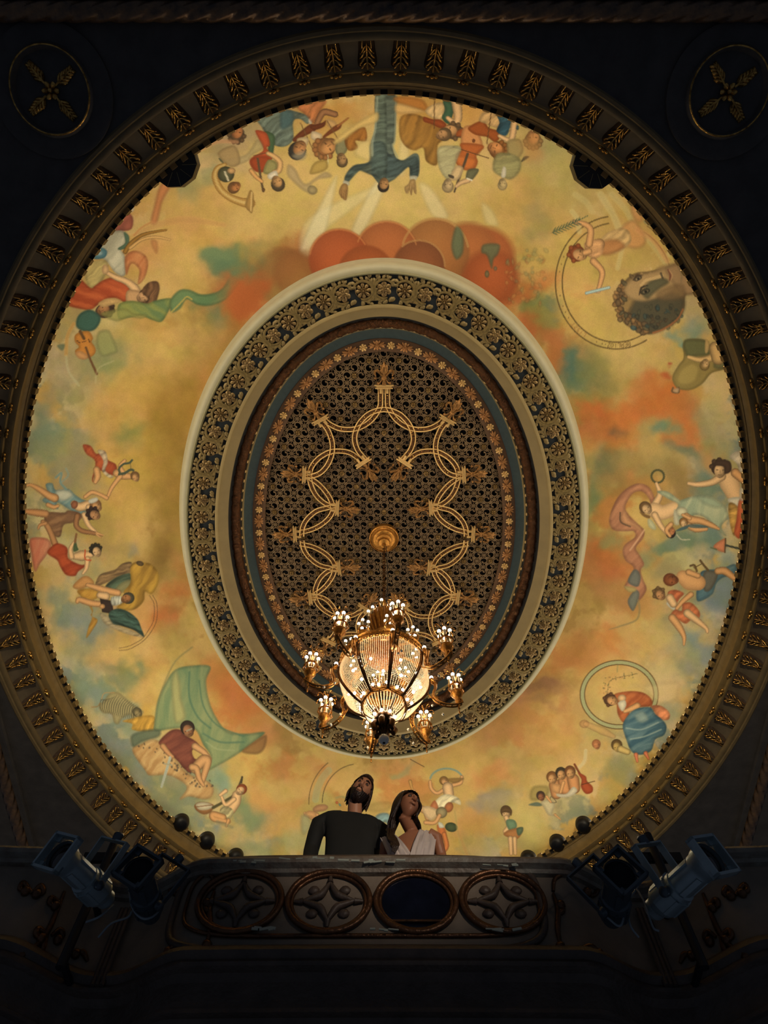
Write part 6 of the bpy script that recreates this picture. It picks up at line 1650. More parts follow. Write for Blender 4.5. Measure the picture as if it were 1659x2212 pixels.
# arms with their urns of candles
arm = MB()
cl_ = [(0.79, 0, L_(9.30)), (0.85, 0, L_(9.22)), (0.835, 0, L_(9.08)), (0.80, 0, L_(8.98)), (0.80, 0, L_(8.87)), (0.86, 0, L_(8.78)), (0.96, 0, L_(8.73)), (1.08, 0, L_(8.73)), (1.19, 0, L_(8.77)), (1.26, 0, L_(8.83)), (1.25, 0, L_(8.89)), (1.20, 0, L_(8.89))]
def cr3(L, m=5):
    L = [Vector(p) for p in L]
    Q = [L[0] * 2 - L[1]] + L + [L[-1] * 2 - L[-2]]
    o_ = []
    for i in range(1, len(Q) - 2):
        p0, p1, p2, p3 = Q[i - 1], Q[i], Q[i + 1], Q[i + 2]
        for k in range(m):
            t = k / m
            o_.append(0.5 * ((2 * p1) + (p2 - p0) * t + (2 * p0 - 5 * p1 + 4 * p2 - p3) * t * t + (3 * p1 - p0 - 3 * p2 + p3) * t ** 3))
    o_.append(L[-1])
    return o_
pth = cr3(cl_)
for dy in (-0.026, 0.026):
    arm.tube([p + Vector((0, dy, 0)) for p in pth], 0.015, n=6)
inner = cr3([(p[0] * 1.0 + 0.03, 0, p[2] + 0.035) for p in cl_[1:10]])
arm.tube(inner, 0.010, n=5)
for i in range(3, len(pth) - 6, 4):
    arm.tube([pth[i] + Vector((0, -0.026, 0)), pth[i] + Vector((0, 0.026, 0))], 0.010, n=5)
    arm.ball(pth[i] + Vector((0.012, 0, 0.018)), 0.016, 6, 4)
# foliage curl under the arm and the bracket to the body
arm.tube(cr3([(0.70, 0, L_(9.02)), (0.73, 0, L_(8.90)), (0.80, 0, L_(8.84)), (0.86, 0, L_(8.86)), (0.87, 0, L_(8.90)), (0.84, 0, L_(8.91))]), 0.012, n=6)
arm.tube(cr3([(0.745, 0, L_(9.44)), (0.80, 0, L_(9.36)), (0.79, 0, L_(9.26))]), 0.016, n=6)
arm.lathe([(0.001, L_(9.36)), (0.03, L_(9.35)), (0.036, L_(9.31)), (0.028, L_(9.27)), (0.012, L_(9.25))], 10, (0.80, 0, 0))
lobe(arm, 0.80, 0, 0, 0.10, 0.035, L_(9.24), 0.03)
urn = MB()
UX = 1.2
urn.lathe([(0.001, L_(8.66)), (0.02, L_(8.68)), (0.012, L_(8.72)), (0.03, L_(8.78)), (0.05, L_(8.86)), (0.035, L_(8.91)), (0.06, L_(8.96)), (0.095, L_(9.02)), (0.10, L_(9.07)), (0.085, L_(9.10)), (0.05, L_(9.10)), (0.001, L_(9.10))], 18, (UX, 0, 0))
urn.lathe([(0.098, L_(9.20)), (0.112, L_(9.20)), (0.115, L_(9.225)), (0.10, L_(9.235)), (0.098, L_(9.20))], 18, (UX, 0, 0))
for k in range(6):
    a = TAU * k / 6
    c, s = math.cos(a), math.sin(a)
    urn.tube([(UX + 0.09 * c, 0.09 * s, L_(9.06)), (UX + 0.13 * c, 0.13 * s, L_(9.13)), (UX + 0.108 * c, 0.108 * s, L_(9.21))], [0.012, 0.014, 0.010], n=6)
    urn.ball((UX + 0.105 * c, 0.105 * s, L_(9.225)), 0.026, 8, 5, s=(1, 1, 0.8))
wire = MB()
wire.tube([(UX, 0, L_(9.1)), (UX, 0, L_(9.62))], [0.012, 0.006], n=6)
wire.lathe([(0.001, L_(9.60)), (0.022, L_(9.625)), (0.018, L_(9.65)), (0.001, L_(9.71))], 8, (UX, 0, 0))
for k in range(8):
    a = TAU * (k + 0.5) / 8
    c, s = math.cos(a), math.sin(a)
    hi = 0.05 if k % 2 else 0.0
    wire.tube(cr3([(UX + 0.01 * c, 0.01 * s, L_(9.38)), (UX + 0.07 * c, 0.07 * s, L_(9.53 + hi)), (UX + 0.14 * c, 0.14 * s, L_(9.56 + hi)), (UX + 0.175 * c, 0.175 * s, L_(9.50 + hi)), (UX + 0.15 * c, 0.15 * s, L_(9.48 + hi))], 4), 0.0045, n=4)
    wire.ball((UX + 0.175 * c, 0.175 * s, L_(9.475 + hi)), 0.014, 6, 4, s=(0.8, 0.8, 1.6))
wire.ball((UX, 0, L_(8.60)), 0.02, 8, 5, s=(0.7, 0.7, 2.4))
candle = MB().lathe([(0.018, 0.0), (0.018, 0.16), (0.010, 0.175)], 10)
candle.lathe([(0.026, 0.0), (0.02, 0.012), (0.018, 0.0)], 10)
bulb = MB().ball((0, 0, 0.205), 0.030, 12, 8)
armo = None
cand0 = bulb0 = None
lights = []
def put_candle(parent, M, sc_=1.0):
    global cand0, bulb0
    Ms = M @ Matrix.Scale(sc_, 4)
    if cand0 is None:
        cand0 = candle.build('candle', 'candle_ivory', parent, smooth=40, M=Ms)
        bulb0 = bulb.build('bulb', 'bulb_glow', parent, smooth=60, M=Ms)
    else:
        link('candle', cand0.data, parent, Ms)
        link('bulb', bulb0.data, parent, Ms)
for k in range(8):
    M = Matrix.Rotation(ANG[k], 4, 'Z')
    if armo is None:
        armo = arm.build('arm', 'lamp_gold', CH, smooth=60, M=M)
        a_ = armo
        urn0 = urn.build('urn', 'lamp_gold', a_, smooth=45)
        wire0 = wire.build('wire_spray', 'lamp_gold', a_, smooth=60, kind='stuff')
    else:
        a_ = link('arm', armo.data, CH, M)
        link('urn', urn0.data, a_)
        link('wire_spray', wire0.data, a_, kind='stuff')
    for q in range(6):
        b_ = TAU * q / 6
        put_candle(a_, Matrix.Translation((UX + 0.10 * math.cos(b_), 0.10 * math.sin(b_), L_(9.24))))
    # the single bulb on the arm's inner scroll
    if k == 0:
        sb0 = MB().ball((0.80, 0, L_(9.385)), 0.032, 12, 8).build('bulb', 'bulb_glow', a_, smooth=60)
    else:
        link('bulb', sb0.data, a_)
# upper tier of smaller candle clusters standing over the rim
cup = MB()
cup.lathe([(0.02, L_(9.50)), (0.03, L_(9.56)), (0.02, L_(9.62)), (0.055, L_(9.66)), (0.085, L_(9.72)), (0.08, L_(9.76)), (0.001, L_(9.76))], 16, (0.60, 0, 0))
cup.lathe([(0.085, L_(9.83)), (0.10, L_(9.83)), (0.10, L_(9.85)), (0.085, L_(9.855)), (0.085, L_(9.83))], 16, (0.60, 0, 0))
for q in range(5):
    b_ = TAU * q / 5
    cup.tube([(0.60 + 0.075 * math.cos(b_), 0.075 * math.sin(b_), L_(9.73)), (0.60 + 0.11 * math.cos(b_), 0.11 * math.sin(b_), L_(9.78)), (0.60 + 0.093 * math.cos(b_), 0.093 * math.sin(b_), L_(9.84))], 0.011, n=6)
cup0 = None
for k in range(8):
    M = Matrix.Rotation(ANG[k], 4, 'Z')
    if cup0 is None:
        cup0 = cup.build('candle_cup', 'lamp_gold', CH, smooth=45, M=M)
        c_ = cup0
    else:
        c_ = link('candle_cup', cup0.data, CH, M)
    for q in range(5):
        b_ = TAU * (q + 0.3) / 5
        put_candle(c_, Matrix.Translation((0.60 + 0.088 * math.cos(b_), 0.088 * math.sin(b_), L_(9.85))), 0.9)
# candles round the crown
for q in range(10):
    b_ = TAU * (q + 0.25) / 10
    put_candle(co, Matrix.Translation((0.30 * math.cos(b_), 0.30 * math.sin(b_), L_(10.98 if q % 2 else 10.86))), 1.0)
# bulbs glowing inside the bead basket
for q in range(26):
    a = TAU * q / 26 + (0.1 if q % 2 else 0)
    qq = (0.50, 0.72, 0.86)[q % 3]
    p = body_p(a, qq, -0.10)
    if q == 0:
        ib0 = MB().ball((0, 0, 0), 0.026, 10, 6).build('inner_bulb', 'bulb_glow', CH, smooth=60, M=Matrix.Translation(p))
    else:
        link('inner_bulb', ib0.data, CH, Matrix.Translation(p))
for q in range(8):
    a = ANG[q] + math.radians(22.5)
    link('inner_bulb', ib0.data, CH, Matrix.Translation((0.37 * math.cos(a), 0.37 * math.sin(a), L_(8.545))))
    link('inner_bulb', ib0.data, CH, Matrix.Translation((0.165 * math.cos(a), 0.165 * math.sin(a), L_(8.20))))
# crystal drops on the arms
dr = MB().lathe([(0.001, -0.06), (0.02, -0.04), (0.022, -0.025), (0.008, 0.0), (0.001, 0.01)], 6)
dr0 = None
for k in range(8):
    a = ANG[k] + 0.1
    for r, z in ((0.96, 8.64), (0.80, 8.80)):
        M = Matrix.Translation((r * math.cos(a), r * math.sin(a), L_(z)))
        if dr0 is None:
            dr0 = dr.build('crystal_drop', 'crystal_drop', CH, smooth=0, M=M)
        else:
            link('crystal_drop', dr0.data, CH, M)
# the light these bulbs give
def lamp(loc, power, r=0.08, c=(1.0, 0.82, 0.56)):
    ld = bpy.data.lights.new('bulb_light', 'POINT')
    ld.energy = power; ld.shadow_soft_size = r; ld.color = c
    lo = bpy.data.objects.new('bulb_light', ld)
    col.objects.link(lo)
    lo.parent = CH
    lo.location = loc
for k in range(4):
    a = ANG[2 * k] + 0.4
    lamp((0.25 * math.cos(a), 0.25 * math.sin(a), L_(8.95)), CHAND_POWER * 0.30, 0.10)
lamp((0, 0, L_(8.36)), CHAND_POWER * 0.12, 0.08)
for k in range(8):
    a = ANG[k]
    lamp((UX * math.cos(a), UX * math.sin(a), L_(9.50)), CHAND_POWER * 0.10, 0.10)
lamp((0, 0, L_(11.3)), CHAND_POWER * 0.5, 0.2)
# ================================================================== corner roundels
def roundel(px, py, lab):
    c = at_z(px, py, 11.0 + CZ)
    R = empty('ceiling_roundel', c)
    tag(R, lab, 'roundel', 'carved roundels in the ceiling corners')
    m = MB().lathe([(0.84, 0.03), (0.84, -0.01), (0.80, -0.02), (0.585, -0.02), (0.57, -0.05), (0.545, -0.075), (0.52, -0.065), (0.505, -0.03), (0.49, 0.0), (0.001, 0.01)], 48)
    m.build('disc', 'night_plaster', R, smooth=35)
    g = MB().lathe([(0.555, -0.072), (0.545, -0.085), (0.53, -0.076)], 64)
    g.build('gilt_edge', 'aged_gilt', R, smooth=60)
    for k in range(4):
        a = PI / 4 + k * PI / 2 + 0.12
        lf_ = MB()
        ca, sa = math.cos(a), math.sin(a)
        lf_.tube([(0.10 * ca, 0.10 * sa, -0.03), (0.28 * ca, 0.28 * sa, -0.05), (0.43 * ca, 0.43 * sa, -0.03)], [0.014, 0.018, 0.006], n=6)
        for q in range(5):
            r = 0.15 + 0.055 * q
            for sg in (-1, 1):
                lobe(lf_, r * ca, r * sa, a + sg * 0.62, 0.13 - 0.012 * q, 0.03, -0.012, 0.045)
        lf_.build('palm_leaf', 'aged_gilt', R, smooth=55)
    b_ = MB()
    petal_disc(b_, 6, 0.03, 0.12, -0.01, 0.05)
    b_.ball((0, 0, -0.06), 0.035, 10, 6)
    b_.build('centre_rosette', 'aged_gilt', R, smooth=50)
roundel(112, 197, 'dark carved roundel in the upper left ceiling corner')
roundel(1571, 200, 'dark carved roundel in the upper right ceiling corner')

# ================================================================== faceted light housings on the cornice near the camera
mat('black_paint', srgb(26, 26, 30), 0.45)
mat('black_gloss', srgb(14, 15, 18), 0.45, spec=0.35)
def housing(px, py, lab):
    c = at_z(px, py, 11.9 + CZ)
    rel = Vector((c.x, c.y - YC))
    t = math.atan2(rel.y / bb(A0), rel.x / A0)
    M = ring_frame(A0 + 0.03, t, 11.9)
    H = empty('light_housing', M=M)
    tag(H, lab, 'light housing', 'faceted light housings on the cornice')
    n = 5
    R_ = 0.37
    for k in range(n):
        a0 = PI / 2 + PI * k / n; a1 = PI / 2 + PI * (k + 1) / n
        p0 = (R_ * 0.82 * math.cos(a0), R_ * math.sin(a0)); p1 = (R_ * 0.82 * math.cos(a1), R_ * math.sin(a1))
        g = 0.94
        mb = MB()
        mb.add([(0.02, 0, 0.0), (p0[0], p0[1], 0.0), (p1[0], p1[1], 0.0), (0.02, 0, 0.22), (p0[0], p0[1], 0.22), (p1[0], p1[1], 0.22)],
               [(0, 2, 1), (3, 4, 5), (1, 2, 5, 4), (0, 1, 4, 3), (2, 0, 3, 5)])
        mb.build('facet', 'black_paint', H, smooth=0)
        if k:
            MB().tube([(0.10 * math.cos(a0), 0.12 * math.sin(a0), -0.004), (p0[0] * 0.97, p0[1] * 0.97, -0.004)], 0.004, n=5).build('seam', 'olive_plaster', H, smooth=0)
housing(378, 357, 'black half-round light housing clamped on the upper left cornice')
housing(1285, 360, 'black half-round light housing clamped on the upper right cornice')

# ================================================================== floodlights standing on the far cornice ledge
fl_labels = ['highest black floodlight on the lower left cornice', 'second black floodlight down the lower left cornice', 'third black floodlight down the lower left cornice', 'lowest black floodlight on the left just over the balcony rail',
             'highest black floodlight on the lower right cornice', 'second black floodlight down the lower right cornice', 'third black floodlight down the lower right cornice', 'lowest black floodlight on the right just over the balcony rail']
fl0 = None
for lab, (x, y) in zip(fl_labels, ((388, 1772), (443, 1812), (507, 1846), (572, 1872), (1262, 1775), (1203, 1811), (1141, 1846), (1078, 1872))):
    c = at_z(x, y, 12.16 + CZ)
    rel = Vector((c.x, c.y - YC))
    t = math.atan2(rel.y / bb(A0 + 0.03), rel.x / (A0 + 0.03))
    p = ring_pt(A0 + 0.08, t, 11.87 + CZ)
    nx = Vector((math.cos(t) * bb(A0), math.sin(t) * A0, 0)).normalized()
    F_ = empty('floodlight', p, math.atan2(nx.y, nx.x))
    tag(F_, lab, 'floodlight', 'black floodlights on the cornice ledge')
    if fl0 is None:
        can = MB().lathe([(0.001, -0.20), (0.10, -0.185), (0.165, -0.14), (0.195, -0.07), (0.20, 0.0), (0.205, 0.012), (0.19, 0.016), (0.18, 0.0), (0.001, -0.03)], 24, (-0.06, 0, 0.17), Matrix.Rotation(0.55, 3, 'Y'))
        stand = MB().box((0.0, 0, 0.012), (0.12, 0.12, 0.024))
        stand.tube([(0, -0.22, 0.02), (0, -0.225, 0.2)], 0.012, n=6).tube([(0, 0.22, 0.02), (0, 0.225, 0.2)], 0.012, n=6).tube([(0, -0.22, 0.02), (0, 0.22, 0.02)], 0.012, n=6)
        fl0 = (can.build('can', 'black_gloss', F_, smooth=40), stand.build('bracket', 'black_paint', F_, smooth=40))
    else:
        link('can', fl0[0].data, F_); link('bracket', fl0[1].data, F_)

# ================================================================== the balcony front
mat('balcony_wood', srgb(74, 62, 54), 0.5, noise=0.3, nscale=7.0, bump=0.25, bscale=40)
mat('balcony_panel', srgb(118, 106, 92), 0.6, noise=0.22, nscale=4.0, bump=0.2, bscale=25)
mat('balcony_gilt', srgb(112, 76, 48), 0.34, metal=0.6, color2=srgb(64, 44, 30), nscale=9.0, bump=0.3, bscale=40)
mat('chipped_cap', srgb(84, 66, 54), 0.5, color2=srgb(126, 126, 116), nscale=7.0, bump=0.3, bscale=30)
YF0 = 3.60
def yf(x):
    """plan of the balcony front: a gently bowed centre bay, two recessed piers, bowed side bays"""
    ax = abs(x)
    def sm(u):
        u = max(0.0, min(1.0, u)); return u * u * (3 - 2 * u)
    if ax < 1.50:
        return YF0 + 0.012 * (ax / 1.1) ** 2 + 0.20 * sm((ax - 1.06) / 0.44)
    if ax < 1.60:
        return YF0 + 0.222
    return YF0 + 0.222 - 0.30 * sm((ax - 1.60) / 0.45) - 0.10 * sm((ax - 2.0) / 1.5)
XS = np.concatenate([np.linspace(-4.2, -1.6, 60), np.linspace(-1.59, -1.51, 3), np.linspace(-1.5, 1.5, 120), np.linspace(1.51, 1.59, 3), np.linspace(1.6, 4.2, 60)])
def front_sweep(prof):
    """prof: (d, z_rel) with d the depth behind the front line"""
    P = np.zeros((len(XS), len(prof), 3))
    for i, x in enumerate(XS):
        y = yf(x)
        for j, (d, z) in enumerate(prof):
            P[i, j] = (x, y + d, z + CZ)
    return MB().grid(P[:, ::-1])
BAL = front_sweep([(0.03, 2.97), (0.03, 2.46)])
balc = BAL.build('wall_balcony', 'balcony_panel', None, smooth=40)
tag(balc, 'dark carved balcony front with oval panels across the bottom', 'balcony', kind='structure')
front_sweep([(0.30, 3.03), (0.0, 3.03), (-0.035, 3.02), (-0.05, 2.995), (-0.045, 2.97), (-0.01, 2.955), (0.0, 2.935), (0.03, 2.93)]).build('cap_rail', 'chipped_cap', balc, smooth=40)
front_sweep([(0.03, 2.50), (0.0, 2.49), (-0.02, 2.47), (-0.03, 2.445), (-0.015, 2.43), (0.0, 2.415), (-0.01, 2.395), (-0.005, 2.375), (0.03, 2.36)]).build('base_moulding', 'balcony_wood', balc, smooth=40)
front_sweep([(0.03, 2.36), (0.06, 2.33), (0.06, 2.20), (0.04, 2.19), (0.04, 2.17), (0.07, 2.16), (0.085, 2.12), (0.085, 2.07), (0.065, 2.06), (0.07, 2.03), (0.12, 2.0), (0.16, 1.92), (0.17, 1.82), (0.15, 1.80), (0.16, 1.77), (0.26, 1.70), (0.6, 1.66)]).build('lower_entablature', 'balcony_wood', balc, smooth=40)
front_sweep([(0.14, 3.02), (0.14, 2.09)]).build('parapet_back', 'balcony_wood', balc, smooth=40)
fl_ = front_sweep([(0.14, 2.08), (2.4, 2.08), (2.4, 2.0), (0.14, 2.0), (0.14, 2.08)]).build('floor', 'balcony_wood', None, smooth=40)
tag(fl_, 'dark wooden floor of the balcony hidden behind its front', 'floor', kind='structure')
bw_ = MB().box((0, 6.25, 3.0 + CZ - 0.6), (8.4, 0.2, 1.0)).build('wall_back', 'night_plaster', None, smooth=0)
tag(bw_, 'dark low wall at the back of the balcony', 'wall', kind='structure')

def fp(x, z, d=0.0):
    return Vector((x, yf(x) + d, z + CZ))
def px_front(x, y, d=0.0):
    """pixel on the balcony front -> (X, z_rel)"""
    yy = YF0
    for _ in range(6):
        p = at_y(x, y, yy)
        yy = yf(p.x) + 0.0
    return p.x, p.z - CZ
# stadium frames round the four ovals
def stadium(x0, y0, x1, y1, r, nm, m, w_=0.5):
    xa, za = px_front(x0, y0); xb, zb = px_front(x1, y1)
    xc, zc = (xa + xb) / 2, (za + zb) / 2
    hx, hz = abs(xb - xa) / 2, abs(za - zb) / 2
    pts = []
    for k in range(96):
        a = TAU * k / 96
        ex = 0.28
        cx = math.copysign(abs(math.cos(a)) ** ex, math.cos(a)); sx = math.copysign(abs(math.sin(a)) ** 0.55, math.sin(a))
        X = xc + hx * cx * (1.0 if True else 0); Z = zc + hz * sx
        pts.append(fp(X, Z, 0.02))
    MB().tube(pts, r, n=8, closed=True).build(nm, m, balc, smooth=60)
stadium(404, 1869, 1194, 2052, 0.022, 'outer_frame', 'balcony_wood')
stadium(424, 1873, 1180, 2018, 0.012, 'inner_frame', 'balcony_gilt')
for x0, x1 in ((424, 612), (617, 803), (808, 989), (993, 1180)):
    xc_, zc_ = px_front((x0 + x1) / 2, 1943)
    _, zt = px_front((x0 + x1) / 2, 1876); _, zb = px_front((x0 + x1) / 2, 2012)
    xl, _ = px_front(x0, 1943); xr, _ = px_front(x1, 1943)
    rx, rz = (xr - xl) / 2, (zt - zb) / 2
    opening = x0 == 808
    fr_ = MB()
    for s, r, d in ((0.955, 0.017, 0.006), (0.86, 0.011, 0.016)):
        fr_.tube([fp(xc_ + rx * s * math.cos(TAU * k / 56), zc_ + rz * s * math.sin(TAU * k / 56), d) for k in range(56)], r, n=8, closed=True)
    o = fr_.build('oval_frame', 'balcony_gilt', balc, smooth=60)
    if opening:
        g_ = MB()
        vs2 = [fp(xc_, zc_, 0.024)] + [fp(xc_ + rx * 0.85 * math.cos(TAU * k / 48), zc_ + rz * 0.85 * math.sin(TAU * k / 48), 0.024) for k in range(48)]
        g_.add(vs2, [(0, 1 + k, 1 + (k + 1) % 48) for k in range(48)])
        g_.build('oval_window', mat('dark_glass', srgb(16, 20, 34), 0.12, spec=0.6, noise=0.5, nscale=5.0), o, smooth=0)
        MB().box(fp(xc_, zc_ - rz * 0.62, 0.012), (rx * 1.15, 0.012, 0.012)).build('window_bar', 'balcony_gilt', o, smooth=0)
    else:
        g_ = MB()
        # pierced quatrefoil strapwork: four leaf-shaped bars crossing on a recessed oval
        for k in range(4):
            a = PI / 4 + k * PI / 2
            ca, sa = math.cos(a), math.sin(a)
            pts = [(0.0, 0.62), (0.30, 0.30), (0.62, 0.0)]
            w0 = [fp(xc_ + rx * (0.60 * math.cos(a - PI / 4) * (1 - q) + 0.60 * math.cos(a + PI / 4) * q) * (1 - 0.34 * math.sin(PI * q)), zc_ + rz * (0.60 * math.sin(a - PI / 4) * (1 - q) + 0.60 * math.sin(a + PI / 4) * q) * (1 - 0.34 * math.sin(PI * q)), 0.012) for q in np.linspace(0, 1, 9)]
            g_.tube(w0, [0.010, 0.016, 0.02, 0.022, 0.024, 0.022, 0.02, 0.016, 0.010], n=6)
            g_.ball(fp(xc_ + rx * 0.52 * ca, zc_ + rz * 0.52 * sa, 0.018), 0.034, 8, 5, s=(1, 0.5, 0.8))
            b2 = k * PI / 2
            g_.tube([fp(xc_ + rx * 0.60 * math.cos(b2), zc_ + rz * 0.60 * math.sin(b2), 0.014), fp(xc_ + rx * 0.80 * math.cos(b2), zc_ + rz * 0.80 * math.sin(b2), 0.014)], [0.02, 0.01], n=6)
        g_.build('strapwork', 'balcony_wood', o, smooth=60)
# piers in the two recesses, with a fluted shaft
for sx in (-1, 1):
    pm = MB()
    for k in range(3):
        x = sx * (1.53 + 0.025 * k)
        pm.tube([(x, yf(x) - 0.005, 2.86 + CZ), (x * 1.0, yf(x) - 0.02, 2.40 + CZ)], 0.014, n=6)
    pm.build('pier_flutes', 'balcony_wood', balc, smooth=60)
# gilt scrollwork on the curved ends of the centre bay and on the side bays
def scroll_px(paths, r, nm='gilt_scroll'):
    for pts in paths:
        P3 = []
        for x, y in pts:
            X, Z = px_front(x, y)
            P3.append(fp(X, Z, 0.02))
        c3 = cr3(P3, 5)
        rr_ = [r * (0.55 + 0.45 * math.sin(PI * i / (len(c3) - 1))) for i in range(len(c3))]
        mb = MB().tube(c3, rr_, n=7)
        mb.ball(c3[-1], r * 1.7, 8, 5)
        mb.build(nm, 'balcony_gilt', balc, smooth=60)
right = [[(1196, 1920), (1200, 1893), (1225, 1880), (1255, 1880), (1280, 1893), (1292, 1915), (1282, 1930), (1270, 1922)], [(1196, 1925), (1206, 1960), (1205, 2000), (1212, 2040)], [(1275, 2070), (1262, 2046), (1280, 2040), (1296, 2056)], [(1205, 1970), (1216, 1962), (1212, 1950)],
         [(1520, 1925), (1540, 1975), (1556, 2010), (1580, 2040), (1612, 2060)], [(1556, 2010), (1566, 2045), (1572, 2064)], [(1530, 1950), (1548, 1938), (1552, 1950), (1540, 1956)], [(1548, 2020), (1530, 2008), (1524, 2022), (1534, 2030)], [(1560, 2015), (1576, 2004), (1582, 2018), (1570, 2026)],
         [(1590, 1928), (1572, 1912), (1566, 1926), (1580, 1930)], [(1590, 1928), (1608, 1906), (1616, 1918), (1604, 1924)], [(1640, 2050), (1626, 2034), (1620, 2048)], [(1470, 2075), (1480, 2056), (1496, 2060)]]
left = [[(1658 - x, y - 4) for x, y in L] for L in right]
scroll_px(right + left, 0.017)

# flakes of paint worn off the rims and the rail
flk = MB()
rr = np.random.default_rng(21)
for x0, x1, y_, n_ in ((590, 720, 1866, 5), (740, 900, 1872, 9), (545, 590, 2010, 5), (780, 850, 2014, 4), (1050, 1115, 1880, 5), (1060, 1130, 2012, 5), (500, 570, 1872, 5)):
    for i in range(n_):
        x = rr.uniform(x0, x1)
        X, Z = px_front(x, y_ + rr.uniform(-3, 3))
        flk.box(fp(X, Z, -0.018 if y_ > 1900 else -0.047), (rr.uniform(0.02, 0.07), 0.006, rr.uniform(0.006, 0.016)), Matrix.Rotation(rr.uniform(-0.2, 0.2), 3, 'Y'))
flk.build('paint_flakes', mat('flake_grey', srgb(150, 160, 150), 0.6), balc, smooth=0, kind='stuff')

# ================================================================== stage spotlights on the balcony front
mat('lamp_grey', srgb(150, 166, 172), 0.36, metal=0.5, noise=0.15, nscale=6.0)
mat('lamp_dark', srgb(74, 84, 92), 0.4, metal=0.4)
mat('lens_glass', srgb(40, 26, 20), 0.08, spec=0.9)
mat('cable_grey', srgb(120, 132, 140), 0.5)
def spotlight(back, front, roll, lab, dark=False, L=0.56):
    back, front = Vector(back), Vector(front)
    z = (front - back).normalized()
    up = Vector((0, 0, 1))
    x = up.cross(z).normalized()
    y = z.cross(x)
    M = Matrix.Translation(back) @ Matrix((x, y, z)).transposed().to_4x4() @ Matrix.Rotation(roll, 4, 'Z')
    S_ = empty('stage_spotlight', M=M)
    k = (front - back).length / L
    S_.matrix_world = M @ Matrix.Scale(k, 4)
    tag(S_, lab, 'spotlight', 'stage spotlights on the balcony')
    mg = 'lamp_dark' if dark else 'lamp_grey'
    b_ = MB().lathe([(0.001, -0.05), (0.045, -0.045), (0.06, -0.02), (0.062, 0.02), (0.085, 0.05), (0.092, 0.08), (0.097, 0.08), (0.097, 0.20), (0.088, 0.20), (0.088, 0.235), (0.074, 0.24), (0.074, 0.40), (0.082, 0.40), (0.082, 0.42), (0.09, 0.44), (0.098, 0.48)], 22)
    for q in range(4):
        a = PI / 4 + q * PI / 2
        b_.box((0.076 * math.cos(a), 0.076 * math.sin(a), 0.32), (0.016, 0.03, 0.155), Matrix.Rotation(a, 3, 'Z'))
    b_.build('barrel', mg, S_, smooth=25)
    for q in range(8):
        a = TAU * q / 8
        MB().box((0.094 * math.cos(a), 0.094 * math.sin(a), 0.14), (0.012, 0.018, 0.12), Matrix.Rotation(a, 3, 'Z')).build('cooling_fin', mg, S_, smooth=0)
    fr_ = MB()
    fr_.lathe([(0.088, 0.475), (0.098, 0.48), (0.10, 0.50), (0.088, 0.51)], 22)
    for sx, sy in ((1, 1), (1, -1), (-1, 1), (-1, -1)):
        fr_.box((sx * 0.088, sy * 0.088, 0.515), (0.05, 0.05, 0.016))
    for a in range(4):
        R_ = Matrix.Rotation(a * PI / 2, 3, 'Z')
        fr_.box(R_ @ Vector((0.105, 0, 0.53)), (0.016, 0.226, 0.05) if a % 2 == 0 else (0.226, 0.016, 0.05))
    fr_.build('gel_frame', mg, S_, smooth=35)
    MB().lathe([(0.086, 0.49), (0.05, 0.505), (0.001, 0.512)], 20).build('lens', 'lens_glass' if not dark else 'black_void', S_, smooth=60)
    yk = MB()
    for sx in (-1, 1):
        yk.box((sx * 0.122, 0.125, 0.20), (0.010, 0.30, 0.045))
        yk.box((sx * 0.100, 0.0, 0.20), (0.05, 0.03, 0.03))
    yk.box((0, 0.275, 0.20), (0.254, 0.010, 0.045))
    yk.build('yoke', mg, S_, smooth=0)
    for sx in (-1, 1):
        MB().lathe([(0.03, 0.0), (0.03, 0.03), (0.015, 0.04), (0.001, 0.04)], 10, (sx * 0.10, 0, 0.20), Matrix.Rotation(sx * PI / 2, 3, 'Y')).build('tilt_knob', 'lamp_dark', S_, smooth=40)
    MB().lathe([(0.03, 0.0), (0.03, 0.05), (0.02, 0.06), (0.001, 0.06)], 10, (0, 0.275, 0.20), Matrix.Rotation(-PI / 2, 3, 'X')).build('clamp', 'lamp_dark', S_, smooth=40)
    return S_
# vertical pipes in the two recesses carry them
for sx, px_, lab in ((-1, 255, 'black upright lighting pipe in the left recess of the balcony'), (1, 1398, 'black upright lighting pipe in the right recess of the balcony')):
    top = at_y(px_, 1803, 3.60)
    P_ = MB().tube([(top.x, 3.60, top.z), (top.x, 3.60, 2.36 + CZ)], 0.026, n=12)
    o = P_.build('lighting_pipe', 'black_paint', None, smooth=40)
    tag(o, lab, 'pipe', 'lighting pipes')
    MB().box((top.x, 3.64, top.z - 0.14), (0.34, 0.03, 0.06)).build('cross_plate', 'black_paint', o, smooth=0)
    MB().tube([(top.x, 3.60, 2.40 + CZ), (top.x, yf(top.x) + 0.01, 2.40 + CZ)], 0.02, n=8).build('wall_bracket', 'black_paint', o, smooth=40)
    MB().tube([(top.x, 3.60, 2.80 + CZ), (top.x, yf(top.x) + 0.01, 2.80 + CZ)], 0.02, n=8).build('wall_bracket', 'black_paint', o, smooth=40)
spotlight(at_y(226, 1940, 3.44), at_y(118, 1836, 3.00), -0.45, 'grey stage spotlight on the left aimed up and left')
spotlight(at_y(326, 1975, 3.56), at_y(296, 1868, 3.10), -0.5, 'dark stage spotlight on the left pointing up beside the pipe', True)
spotlight(at_y(1416, 1962, 3.44), at_y(1548, 1842, 2.98), 0.45, 'grey stage spotlight on the right aimed up and right')
spotlight(at_y(1322, 1982, 3.56), at_y(1341, 1876, 3.08), 0.6, 'dark stage spotlight on the right showing its round open front', True)
